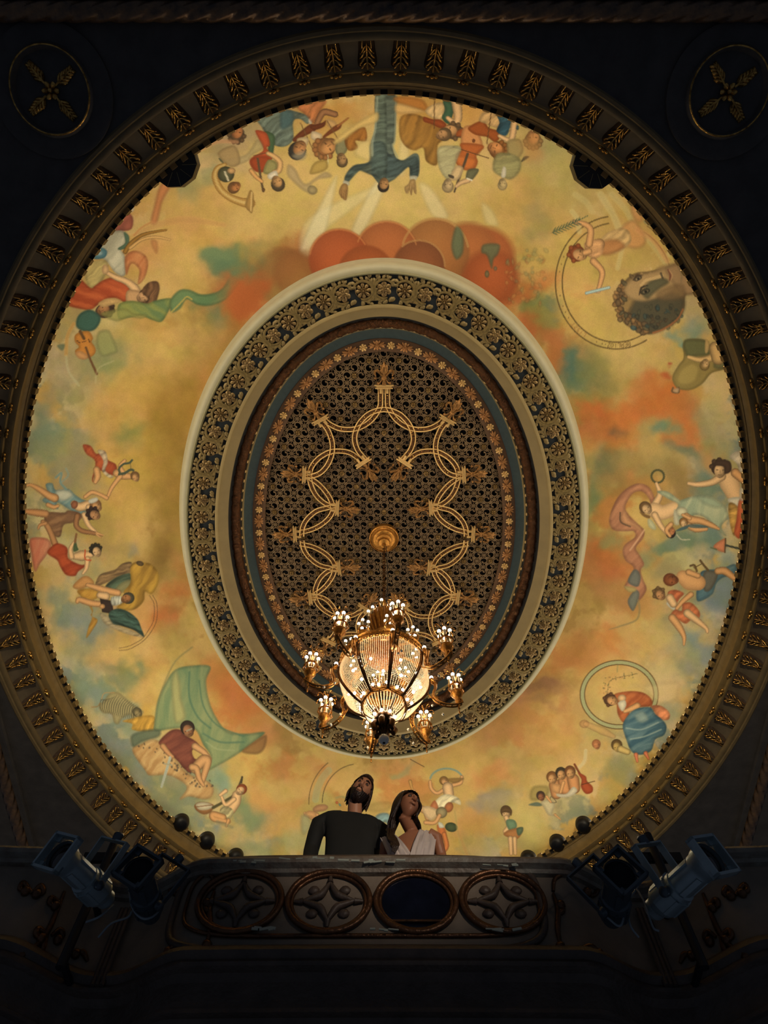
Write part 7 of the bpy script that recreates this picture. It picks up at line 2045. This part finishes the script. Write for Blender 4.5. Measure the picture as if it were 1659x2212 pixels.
def cable(pts, lab, r=0.006):
    P3 = [at_y(x, y, yy) for x, y, yy in pts]
    o = MB().tube(cr3(P3, 6), r, n=6).build('cable', 'cable_grey', None, smooth=60)
    tag(o, lab, 'cable', 'lamp cables on the balcony')
cable([(278, 1880, 3.5), (280, 1930, 3.42), (288, 1965, 3.42), (308, 1984, 3.42), (330, 1980, 3.44), (350, 1960, 3.46)], 'looped lamp cable under the left dark spotlight')
cable([(186, 1992, 3.5), (215, 1980, 3.46), (245, 1955, 3.5)], 'short lamp cable behind the left grey spotlight')
cable([(212, 2025, 3.62), (240, 1995, 3.58), (275, 1982, 3.55), (285, 1968, 3.5)], 'lamp cable hanging down the left pier')
cable([(1312, 1982, 3.42), (1335, 2000, 3.42), (1345, 1990, 3.42), (1350, 1950, 3.42), (1372, 1925, 3.45), (1382, 1900, 3.5)], 'looped lamp cable under the right dark spotlight')
cable([(1366, 1905, 3.46), (1390, 1945, 3.42), (1402, 1980, 3.42), (1412, 2005, 3.42), (1424, 2011, 3.42)], 'pale lamp cable hanging beside the right pipe')
cable([(1355, 1965, 3.5), (1362, 2000, 3.52), (1380, 2025, 3.55)], 'dark lamp cable on the right pier')
# ================================================================== the two people leaning on the rail
mat('skin_tan', srgb(188, 132, 98), 0.5, noise=0.06, nscale=14.0)
mat('skin_brown', srgb(166, 112, 82), 0.48, noise=0.06, nscale=14.0)
mat('hair_brown', srgb(58, 40, 28), 0.42, noise=0.3, nscale=30.0, bump=0.4, bscale=120)
mat('hair_dark', srgb(44, 30, 22), 0.36, noise=0.3, nscale=30.0, bump=0.4, bscale=120)
mat('black_wool', srgb(15, 19, 18), 0.8, noise=0.2, nscale=18.0)
mat('white_satin', srgb(206, 196, 190), 0.42, noise=0.05, nscale=6.0, sheen=0.3)
mat('eye_white', srgb(104, 88, 78), 0.35)
mat('iris_dark', srgb(36, 24, 18), 0.2)
mat('lip_red', srgb(150, 84, 70), 0.45)
FLOOR_R = 2.08


def remesh(mb, name, m, voxel, smooth_it=3, parent=None, origin=None):
    me = bpy.data.meshes.new(name)
    me.from_pydata(mb.v, [], mb.f)
    o = bpy.data.objects.new(name + '_tmp', me)
    col.objects.link(o)
    md = o.modifiers.new('r', 'REMESH'); md.mode = 'VOXEL'; md.voxel_size = voxel; md.use_smooth_shade = True
    ms = o.modifiers.new('s', 'SMOOTH'); ms.factor = 0.5; ms.iterations = smooth_it
    dg = bpy.context.evaluated_depsgraph_get()
    me2 = bpy.data.meshes.new_from_object(o.evaluated_get(dg))
    bpy.data.objects.remove(o)
    me2.name = name
    me2.materials.clear(); me2.materials.append(MATS[m])
    me2.shade_smooth()
    if origin is not None:
        me2.transform(Matrix.Translation(-Vector(origin)))
    r = link(name, me2, parent)
    if origin is not None:
        r.location = origin
    return r


def head_pt(lat, lon, off=0.0, female=False):
    """point on the head's surface; lon 0 = face (-y), lat up"""
    cl, sl = math.cos(lat), math.sin(lat)
    x = cl * math.sin(lon); y = -cl * math.cos(lon); z = sl
    W, D, H = (0.074, 0.096, 0.118) if not female else (0.069, 0.092, 0.112)
    X, Y, Z = x * W, y * D, z * H
    if Z < -0.01:
        q = (-Z - 0.01) / 0.108
        X *= 1 - (0.26 if not female else 0.34) * q
        if Y > 0:
            Y *= 1 - 0.45 * q
        Y -= 0.018 * q * (1 if Y < 0 else 0.3)
        if Y < 0:
            Z -= 0.010 * q
    if Z > 0.03 and Y > -0.02:
        Y *= 1.06
    n = Vector((x / W, y / D, z / H)).normalized()
    d = off
    if y < 0:
        for sx in (-1, 1):
            e2 = ((X - sx * 0.031) / 0.019) ** 2 + ((Z - 0.020) / 0.013) ** 2
            d -= 0.015 * math.exp(-e2)
            b2 = ((X - sx * 0.030) / 0.026) ** 2 + ((Z - 0.043) / 0.009) ** 2
            d += 0.005 * math.exp(-b2)
            c2 = ((X - sx * 0.045) / 0.02) ** 2 + ((Z + 0.012) / 0.018) ** 2
            d += 0.005 * math.exp(-c2)
        d += 0.006 * math.exp(-((X / 0.022) ** 2 + ((Z + 0.094) / 0.018) ** 2))
    return Vector((X, Y, Z)) + n * d


def head_shape(mb, M, female=False):
    nl, nm = 44, 56
    P = np.zeros((nl, nm, 3))
    for i in range(nl):
        lat = -PI / 2 + PI * (i + 0.02) / (nl - 1 + 0.04)
        for k in range(nm):
            P[i, k] = M @ head_pt(lat, TAU * k / nm, 0, female)
    mb.grid(P, False, True)
    s = 0.9 if female else 1.0
    T = lambda L: [M @ Vector(p) for p in L]
    mb.tube(T([(0, -0.088, 0.036), (0, -0.100, 0.014), (0, -0.113, -0.008), (0, -0.116, -0.02), (0, -0.102, -0.032)]), [0.008 * s, 0.010 * s, 0.013 * s, 0.015 * s, 0.010 * s], n=10)
    for sx in (-1, 1):
        mb.ball(M @ Vector((sx * 0.0135, -0.103, -0.024)), 0.0095 * s, 10, 6)
        # ear
        R = M.to_3x3() @ Matrix.Rotation(sx * -0.25, 3, 'Z')
        mb.ball(M @ Vector((sx * (0.076 if not female else 0.071), 0.012, -0.002)), 0.034, 12, 8, s=(0.34, 0.62, 1.0), rot=R)
    mb.tube(T([(-0.024, -0.088, -0.056), (-0.010, -0.1005, -0.052), (0, -0.1015, -0.0535), (0.010, -0.1005, -0.052), (0.024, -0.088, -0.056)]), [0.003, 0.0062, 0.0058, 0.0062, 0.003], n=8)
    mb.tube(T([(-0.022, -0.088, -0.059), (-0.009, -0.0995, -0.064), (0, -0.101, -0.065), (0.009, -0.0995, -0.064), (0.022, -0.088, -0.059)]), [0.003, 0.0062, 0.007, 0.0062, 0.003], n=8)


def eyes(M, parent):
    for sx in (-1, 1):
        e = MB().ball((0, 0, 0), 0.0125, 14, 10)
        eo = e.build('eye', 'eye_white', parent, smooth=60, M=parent.matrix_basis.inverted() @ M @ Matrix.Translation((sx * 0.031, -0.0765, 0.020)))
        MB().ball((0, -0.0080, 0.002), 0.0090, 12, 8, s=(1, 0.75, 1)).build('iris', 'iris_dark', eo, smooth=60)
        ld = MB()
        P = np.zeros((7, 9, 3))
        for i in range(7):
            for k in range(9):
                a = math.radians(-8 + 80 * i / 6); b_ = math.radians(-80 + 160 * k / 8)
                P[i, k] = (0.0140 * math.cos(a * 0.9) * math.sin(b_), -0.0140 * math.cos(a) * math.cos(b_), 0.0140 * math.sin(a) + 0.003)
        ld.grid(P)
        ld.build('eyelid', parent.data.materials[0], eo, smooth=60)


def hand(mb, wrist, d, up, side, s=1.0):
    """palm with four fingers and a thumb; d points along the fingers, up = back of the hand, side = towards the thumb"""
    wrist, d, up, side = Vector(wrist), Vector(d).normalized(), Vector(up).normalized(), Vector(side).normalized()
    mb.tube([wrist, wrist + d * 0.035 * s, wrist + d * 0.085 * s], [0.026 * s, 0.036 * s, 0.038 * s], n=10, flat=(0.55, 1.0) if abs(up.z) > 0.5 else (1.0, 0.55))
    for k, L in enumerate((0.070, 0.080, 0.074, 0.056)):
        b_ = wrist + d * 0.088 * s + side * (0.030 - 0.020 * k) * s
        mb.tube([b_ - d * 0.02 * s, b_ + d * L * 0.45 * s + up * 0.006 * s, b_ + d * L * 0.8 * s - up * 0.006 * s, b_ + d * L * s - up * 0.022 * s], [0.0095 * s, 0.0092 * s, 0.0085 * s, 0.007 * s], n=8)
    b_ = wrist + d * 0.035 * s + side * 0.030 * s
    mb.tube([b_, b_ + d * 0.03 * s + side * 0.022 * s, b_ + d * 0.062 * s + side * 0.030 * s - up * 0.01 * s], [0.014 * s, 0.011 * s, 0.008 * s], n=8)


def sections(mb, secs, n=32, p=2.4, cap=True):
    """closed loft: secs = (centre, half-width vector, half-depth vector)"""
    P = np.zeros((len(secs), n, 3))
    for i, (c, wv, dv) in enumerate(secs):
        for k in range(n):
            a = TAU * k / n
            ca, sa = math.cos(a), math.sin(a)
            P[i, k] = Vector(c) + Vector(wv) * math.copysign(abs(ca) ** (2 / p), ca) + Vector(dv) * math.copysign(abs(sa) ** (2 / p), sa)
    o = len(mb.v)
    mb.grid(P, False, True)
    if cap:
        mb.f.append(tuple(o + k for k in reversed(range(n))))
        mb.f.append(tuple(o + (len(secs) - 1) * n + k for k in range(n)))
    return mb


RAILZ = 3.03 + CZ
FZ_ = FLOOR_R + CZ
R3 = lambda yaw, pitch, roll: (Matrix.Rotation(math.radians(yaw), 4, 'Z') @ Matrix.Rotation(-math.radians(pitch), 4, 'X') @ Matrix.Rotation(math.radians(roll), 4, 'Y'))

# ---------------------------------------------------------------- the man in black
YM = 4.15
hc = at_y(780, 1709, YM - 0.05)
nb = at_y(766, 1766, YM + 0.02)
shL = at_y(694, 1756, YM + 0.02); shR = at_y(824, 1772, YM + 0.02)
hip = Vector((at_y(744, 1862, YM).x, YM + 0.02, FZ_ + 0.90))
MH = Matrix.Translation(hc) @ R3(8, -8, 24)
sv = (shR - shL).normalized()
body = MB()
head_shape(body, MH)
body.tube([MH @ Vector((0, 0.018, -0.03)), MH @ Vector((0, 0.022, -0.10)), nb + Vector((0, 0.01, 0.01)), nb + Vector((0, 0.02, -0.08))], [0.055, 0.055, 0.056, 0.050], n=18)
mid = (nb + hip) / 2
dp = Vector((0, 1, 0))
sections(body, [(nb + Vector((0, 0.01, -0.04)), sv * 0.06, dp * 0.045), (nb + Vector((0, 0.02, -0.10)), sv * 0.13, dp * 0.05), (nb + Vector((0, 0.02, -0.16)), sv * 0.17, dp * 0.075), (mid + Vector((0, 0.02, 0)), sv * 0.15, dp * 0.08), (hip + Vector((0, 0, 0.08)), sv * 0.145, dp * 0.095), (hip, sv * 0.16, dp * 0.105), (hip - Vector((0, 0, 0.08)), sv * 0.15, dp * 0.10)])
floor_feet = []
for sx, sh, pe, ph in ((-1, shL, (672, 1812), (667, 1866)), (1, shR, (826, 1822), (815, 1868))):
    el = at_y(pe[0], pe[1] + 26, YM + 0.03)
    wr = Vector((at_y(ph[0], ph[1], YM - 0.12).x, YM - 0.16, RAILZ + 0.035))
    body.tube([sh + sv * -sx * 0.07 + Vector((0, 0.015, -0.07)), sh.lerp(el, 0.5) + Vector((0, 0.01, 0)), el, el.lerp(wr, 0.5), wr], [0.040, 0.046, 0.042, 0.036, 0.028], n=12)
    hand(body, wr, (-sx * 0.25, -1, 0), (0, 0, 1), (-sx, 0, 0))
    hj = hip + sv * sx * 0.085 - Vector((0, 0, 0.05))
    kn = Vector((hj.x + sx * 0.02, YM + 0.01, FZ_ + 0.48)); an = Vector((hj.x + sx * 0.03, YM + 0.05, FZ_ + 0.08))
    body.tube([hj, hj.lerp(kn, 0.5), kn, kn.lerp(an, 0.4), an, an + Vector((0, 0, -0.05))], [0.085, 0.075, 0.055, 0.055, 0.038, 0.036], n=12)
    body.tube([an + Vector((0, 0.05, -0.04)), an + Vector((0, -0.06, -0.045)), an + Vector((0, -0.16, -0.055))], [0.032, 0.036, 0.024], n=10)
man = remesh(body, 'person', 'skin_tan', 0.0055, 2, origin=Vector((hip.x, YM, FZ_)))
tag(man, 'bearded man in a black top at the rail with chin raised', 'person', 'two people at the balcony rail')
MI = man.matrix_basis.inverted()
eyes(MH, man)
# the black top: padded straight shoulders, crew neck, sleeves
top = MB()
up_ = Vector((0, 0, 1))
SC = (shL + shR) / 2
def sec(z, w_, d, y=0.0, lean=0.0):
    c = nb.lerp(hip, max(0, -z) / (nb.z - hip.z)) ; c = Vector((c.x, c.y + y, nb.z + z))
    return (c, sv * w_, dp * d)
sections(top, [(nb + Vector((0, 0.0, -0.004)), sv * 0.062, dp * 0.060), (nb + Vector((0, 0.0, -0.014)), sv * 0.078, dp * 0.066), (SC.lerp(nb, 0.4) + Vector((0, 0.01, 0.008)), sv * 0.165, dp * 0.062), (SC + Vector((0, 0.01, -0.012)), sv * 0.212, dp * 0.070),
               (SC + Vector((0, 0.015, -0.05)), sv * 0.216, dp * 0.085), sec(-0.16, 0.205, 0.10, 0.02), sec(-0.26, 0.19, 0.105, 0.02), sec(-0.40, 0.178, 0.10, 0.02), sec(-0.56, 0.175, 0.10, 0.02), sec(-0.80, 0.18, 0.11, 0.02)], n=40, p=3.2)
for sx, sh, pe, ph in ((-1, shL, (672, 1812), (667, 1866)), (1, shR, (826, 1822), (815, 1868))):
    el = at_y(pe[0], pe[1] + 26, YM + 0.03)
    wr = Vector((at_y(ph[0], ph[1], YM - 0.12).x, YM - 0.14, RAILZ + 0.04))
    top.tube([sh + sv * -sx * 0.045 + Vector((0, 0.01, -0.05)), sh.lerp(el, 0.25) + Vector((0, 0.01, -0.01)), sh.lerp(el, 0.6), el, el.lerp(wr, 0.5), wr], [0.056, 0.062, 0.060, 0.056, 0.050, 0.042], n=14)
remesh(top, 'black_top', 'black_wool', 0.008, 2, parent=man, origin=None).matrix_parent_inverse = MI
# trousers
tr_ = MB()
for sx in (-1, 1):
    hj = hip + sv * sx * 0.085
    an = Vector((hj.x + sx * 0.03, YM + 0.05, FZ_ + 0.05))
    tr_.tube([hj + Vector((0, 0, 0.06)), hj.lerp(an, 0.5), an], [0.11, 0.085, 0.07], n=14)
remesh(tr_, 'trousers', 'black_wool', 0.012, 2, parent=man).matrix_parent_inverse = MI


def shell(M, mask, off, female=False, nl=60, nm=90, rough=0.0, seed=1):
    """patch of the head's surface lifted by off where mask(lat, lon) holds"""
    mb = MB()
    r_ = np.random.default_rng(seed)
    wav = r_.uniform(-1, 1, nm)
    pts = {}
    def pt(i, k):
        if (i, k) not in pts:
            lat = -PI / 2 + PI * (i + 0.02) / (nl - 1 + 0.04); lon = TAU * k / nm
            o_ = off(lat, lon) if callable(off) else off
            pts[(i, k)] = len(mb.v)
            mb.v.append(tuple(M @ head_pt(lat, lon, o_ + rough * (0.5 + 0.5 * math.sin(k * 1.7 + i * 0.15) + wav[k % nm] * 0.5), female)))
        return pts[(i, k)]
    for i in range(nl - 1):
        for k in range(nm):
            lat = -PI / 2 + PI * (i + 0.5) / (nl - 1); lon = TAU * (k + 0.5) / nm
            l2 = lon if lon < PI else lon - TAU
            if mask(lat, l2):
                mb.f.append((pt(i, k), pt(i, (k + 1) % nm), pt(i + 1, (k + 1) % nm), pt(i + 1, k)))
    return mb

d_ = math.degrees
def man_hair_mask(lat, lon):
    L, O = d_(lat), abs(d_(lon))
    if O < 62: return L > 44 - 6 * (O / 62)
    if O < 82: return L > 12
    return L > -52
hm = shell(MH, man_hair_mask, lambda lat, lon: 0.006 + 0.012 * max(0, math.sin(lat)) ** 2, rough=0.004)
for k in range(30):
    # swept-back locks falling behind the ears
    a = math.radians(75 + 210 * k / 33)
    sxx, cyy = math.sin(a), -math.cos(a)
    r0 = 0.084
    L = random.uniform(0.03, 0.08)
    p0 = Vector((sxx * 0.078, cyy * 0.098, 0.03)); p1 = Vector((sxx * 0.092, cyy * 0.114 + 0.006, -0.04)); p2 = Vector((sxx * 0.092 + random.uniform(-.01, .01), cyy * 0.104 + 0.014, -0.04 - L))
    if abs(sxx) > 0.75 and cyy < 0.12:
        p1 += Vector((0, 0.03, 0)); p2 += Vector((0, 0.035, 0))
    hm.tube([MH @ p for p in cr3([p0, p1, p2], 4)], [0.010, 0.011, 0.011, 0.010, 0.010, 0.009, 0.008, 0.006, 0.003], n=6)
for k in range(16):
    a = -1.0 + 2.0 * k / 15
    pts_ = [head_pt(math.radians(45 - 6 * abs(a)), a * 1.0, 0.004), head_pt(math.radians(62), a * 0.9, 0.016), head_pt(math.radians(88), a, 0.024), head_pt(math.radians(60), PI - a * 0.6, 0.03), head_pt(math.radians(20), PI - a * 0.8, 0.026)]
    hm.tube([MH @ p for p in cr3(pts_, 4)], [0.006] + [0.011] * 14 + [0.008, 0.005], n=5)
hm.build('hair', 'hair_brown', man, smooth=60).matrix_parent_inverse = MI
def beard_mask(lat, lon):
    L, O = d_(lat), abs(d_(lon))
    if O > 98 or L > -8: return False
    if O > 62: return -62 < L < -8
    if O < 17 and -36 < L < -24: return False
    return L < (-33 if O < 20 else -26 + 0.24 * (O - 20))
bm = shell(MH, lambda a, b_: beard_mask(a, b_), lambda lat, lon: 0.003 + 0.005 * max(0, min(1, (-d_(lat) - 20) / 40)), rough=0.003, seed=4)
for sx in (-1, 1):
    bm.tube([MH @ Vector(p) for p in ((sx * 0.003, -0.1035, -0.041), (sx * 0.016, -0.098, -0.045), (sx * 0.028, -0.088, -0.058), (sx * 0.03, -0.082, -0.072))], [0.005, 0.006, 0.006, 0.004], n=6)
    # brows belong to the same dark hair
    bm.tube([MH @ Vector(p) for p in ((sx * 0.014, -0.0965, 0.038), (sx * 0.03, -0.0945, 0.045), (sx * 0.05, -0.078, 0.040))], [0.004, 0.0046, 0.003], n=6)
bm.build('beard_and_brows', 'hair_dark', man, smooth=60).matrix_parent_inverse = MI

# ---------------------------------------------------------------- the woman in white
YW = 4.0
hc = at_y(881, 1743, YW - 0.06)
nb = at_y(888, 1796, YW + 0.02)
shL = at_y(838, 1815, YW + 0.03); shR = at_y(936, 1793, YW + 0.0)
hip = Vector((at_y(888, 1862, YW).x, YW + 0.03, FZ_ + 0.88))
MW = Matrix.Translation(hc) @ R3(30, 2, 14)
sv = (shR - shL).normalized()
body = MB()
head_shape(body, MW, True)
body.tube([MW @ Vector((0, 0.016, -0.03)), MW @ Vector((0, 0.02, -0.10)), nb + Vector((0, 0.0, 0.01)), nb + Vector((0, 0.01, -0.06))], [0.048, 0.045, 0.047, 0.062], n=18)
mid = (nb + hip) / 2
sections(body, [(nb + Vector((0, 0.01, -0.02)), sv * 0.055, dp * 0.05), (nb + Vector((0, 0.01, -0.055)), sv * 0.125, dp * 0.065), (nb + Vector((0, 0.01, -0.13)), sv * 0.145, dp * 0.085), (nb + Vector((0, 0.0, -0.22)), sv * 0.138, dp * 0.10), (mid + Vector((0, 0, -0.02)), sv * 0.12, dp * 0.085), (hip + Vector((0, 0, 0.10)), sv * 0.12, dp * 0.085), (hip, sv * 0.16, dp * 0.105), (hip - Vector((0, 0, 0.10)), sv * 0.155, dp * 0.10)])
for sx, sh, pe, ph in ((-1, shL, (828, 1842), (838, 1868)), (1, shR, (955, 1836), (966, 1868))):
    el = at_y(pe[0], pe[1] + 18, YW + 0.04)
    wr = Vector((at_y(ph[0], ph[1], YW - 0.1).x, YW - 0.17, RAILZ + 0.03))
    body.tube([sh + sv * -sx * 0.035 + Vector((0, 0, -0.025)), sh.lerp(el, 0.3) + sv * sx * 0.006, sh.lerp(el, 0.65), el, el.lerp(wr, 0.5), wr], [0.044, 0.045, 0.041, 0.036, 0.032, 0.022], n=12)
    hand(body, wr, (-sx * 0.3, -1, 0), (0, 0, 1), (-sx, 0, 0), 0.88)
    hj = hip + sv * sx * 0.08 - Vector((0, 0, 0.05))
    kn = Vector((hj.x + sx * 0.01, YW + 0.01, FZ_ + 0.46)); an = Vector((hj.x, YW + 0.05, FZ_ + 0.08))
    body.tube([hj, hj.lerp(kn, 0.5), kn, kn.lerp(an, 0.4), an, an + Vector((0, 0, -0.05))], [0.08, 0.068, 0.05, 0.048, 0.034, 0.03], n=12)
    body.tube([an + Vector((0, 0.04, -0.04)), an + Vector((0, -0.05, -0.045)), an + Vector((0, -0.14, -0.058))], [0.028, 0.032, 0.02], n=10)
wom = remesh(body, 'person', 'skin_brown', 0.005, 2, origin=Vector((hip.x, YW, FZ_)))
tag(wom, 'woman in a white V-neck dress with long dark hair gazing up', 'person', 'two people at the balcony rail')
WI = wom.matrix_basis.inverted()
eyes(MW, wom)
# dress: two gathered panels crossing in a V, and a skirt
def panel(it, ot, ib, ob, sx):
    """a pleated strip from the shoulder down to the waist, wrapped over the bust; it..ob are its corners"""
    n, m_ = 26, 20
    P = np.zeros((n, m_, 3))
    for i in range(n):
        s = i / (n - 1)
        inner = it.lerp(ib, s); outer = ot.lerp(ob, s ** 0.85)
        for k in range(m_):
            u = k / (m_ - 1)
            bulge = 0.040 * math.sin(PI * min(1, s * 1.05)) ** 0.8 * math.sin(PI * (0.12 + 0.76 * u))
            pl = 0.0065 * math.sin(u * TAU * 3.1 + s * 2.2) * (0.5 + 0.5 * math.sin(PI * s)) + 0.003 * math.sin(u * TAU * 6.3 - s * 3)
            P[i, k] = inner.lerp(outer, u) + Vector((0, -1, 0)) * (bulge + pl)
    mb = MB().grid(P if sx < 0 else P[:, ::-1])
    Q = np.zeros((12, m_, 3))
    for i in range(12):
        s = i / 11
        for k in range(m_):
            p0 = Vector(P[0, k])
            Q[i, k] = p0 + Vector((0, 0.19 * s, -0.22 * s * s + 0.03 * math.sin(PI * s)))
    mb.grid(Q if sx > 0 else Q[:, ::-1])
    return mb
for co_, sx in ((((852, 1803, 3.90), (821, 1811, 3.93), (893, 1852, 3.80), (846, 1872, 3.84)), -1), (((906, 1793, 3.88), (945, 1798, 3.93), (884, 1850, 3.79), (934, 1870, 3.86)), 1)):
    mb = panel(*[at_y(q[0], q[1], q[2] + YW - 3.91) for q in co_], sx)
    o = mb.build('dress_panel', 'white_satin', wom, smooth=60)
    o.matrix_parent_inverse = WI
    sd = o.modifiers.new('thick', 'SOLIDIFY'); sd.thickness = 0.004
sk = MB()
wa = hip + Vector((0, 0, 0.14))
nq = 60
P = np.zeros((14, nq, 3))
for i in range(14):
    s = i / 13
    for k in range(nq):
        a = TAU * k / nq
        r1 = 0.128 + 0.16 * s ** 0.8 + 0.016 * s * math.sin(a * 11)
        r2 = 0.105 + 0.15 * s ** 0.8 + 0.016 * s * math.sin(a * 11)
        c = wa.lerp(Vector((hip.x, YW + 0.02, FZ_ + 0.12)), s)
        yy = c.y + r2 * math.sin(a)
        P[i, k] = (c.x + r1 * math.cos(a), max(yy, YW - 0.16), c.z)
sk.grid(P, False, True)
sk.build('skirt', 'white_satin', wom, smooth=60).matrix_parent_inverse = WI
bk = MB()
bt = [wa + sv * (0.128 * math.cos(a)) + Vector((0, 0.118 * math.sin(a), 0.0)) for a in np.linspace(0, TAU, 40, endpoint=False)]
bk.tube(bt, 0.014, n=8, closed=True, flat=(1.5, 0.5))
bk.build('waistband', 'white_satin', wom, smooth=60).matrix_parent_inverse = WI
cu_ = MB()
wr = Vector((at_y(966, 1868, YW - 0.1).x, YW - 0.13, RAILZ + 0.035))
cu_.tube([wr + Vector((0.0, 0.05, 0.02)), wr + Vector((0, -0.02, 0))], [0.036, 0.032], n=14)
cu_.build('cuff', 'white_satin', wom, smooth=60).matrix_parent_inverse = WI
# long hair: a smooth cap with a centre parting, curtains down both sides, a gathered tail over the near shoulder
def w_mask(lat, lon):
    L, O = d_(lat), abs(d_(lon))
    if O < 50: return L > 50 - 8 * (O / 50)
    if O < 75: return L > 42 - 1.7 * (O - 50)
    return L > -60
hw = shell(MW, w_mask, lambda lat, lon: 0.014 + 0.008 * max(0, math.sin(lat)), True, rough=0.003, seed=8)
def hair_lock(p_list, r, n_=6):
    pts_ = cr3(p_list, 5)
    m_ = len(pts_)
    hw.tube(pts_, [r * (0.7 + 0.3 * math.sin(PI * min(1, i / m_ * 1.2))) * (1 if i < m_ - 4 else (m_ - i) / 5 + 0.2) for i in range(m_)], n=n_)
rr = np.random.default_rng(3)
tail_top = at_y(842, 1806, YW - 0.07)
for k in range(46):
    u = k / 45
    lon = -math.radians(62 + 118 * u)                      # the viewer's left side and the back
    a = MW @ head_pt(math.radians(72), lon * 0.5, 0.022, True)
    b_ = MW @ head_pt(math.radians(18), lon, 0.026, True)
    c = MW @ (head_pt(math.radians(-30), lon, 0.034, True) + Vector((-0.012, 0.012, -0.01)))
    e = tail_top + Vector((rr.uniform(-0.028, 0.030), rr.uniform(-0.005, 0.06) + 0.05 * u, 0.04 + rr.uniform(-0.02, 0.03)))
    f = e.lerp(c, 0.45) + Vector((-0.012 * (1 - u), 0, 0))
    hair_lock([a, b_, c, f, e], 0.0125)
for k in range(26):
    p0 = tail_top + Vector((rr.uniform(-0.026, 0.03), rr.uniform(-0.02, 0.05), 0.055))
    p1 = at_y(846 + rr.uniform(-10, 10), 1812, YW - 0.12) + Vector((0, 0, 0))
    p2 = at_y(853 + rr.uniform(-8, 8), 1826, YW - 0.145)
    p3 = at_y(852 + rr.uniform(-6, 5), 1838 + rr.uniform(-7, 6), YW - 0.15)
    hair_lock([p0, p1, p2, p3], 0.0095)
for k in range(20):
    u = k / 19
    lon = math.radians(66 + 100 * u)
    a = MW @ head_pt(math.radians(70), lon * 0.5, 0.020, True)
    b_ = MW @ head_pt(math.radians(15), lon, 0.022, True)
    c = MW @ (head_pt(math.radians(-35), lon, 0.024, True) + Vector((0.004, 0.012, 0)))
    e = nb + sv * (0.050 + 0.02 * (1 - u)) + Vector((0, 0.02 + 0.05 * u, 0.03))
    f = nb + sv * 0.05 + Vector((0, 0.07 + 0.02 * u, -0.12))
    hair_lock([a, b_, c, e, f], 0.011)
hw.build('hair', 'hair_dark', wom, smooth=60).matrix_parent_inverse = WI
bw = MB()
for sx in (-1, 1):
    bw.tube([MW @ Vector(p) for p in ((sx * 0.013, -0.094, 0.036), (sx * 0.03, -0.092, 0.043), (sx * 0.048, -0.076, 0.038))], [0.003, 0.0034, 0.002], n=6)
bw.build('eyebrows', 'hair_dark', wom, smooth=60).matrix_parent_inverse = WI
er = MB().ball((0, 0, 0), 0.008, 8, 6, s=(0.7, 0.7, 2.2), rot=None)
er.build('earring', 'strap_gold', wom, smooth=60, M=WI @ MW @ Matrix.Translation((0.072, 0.0, -0.055)))
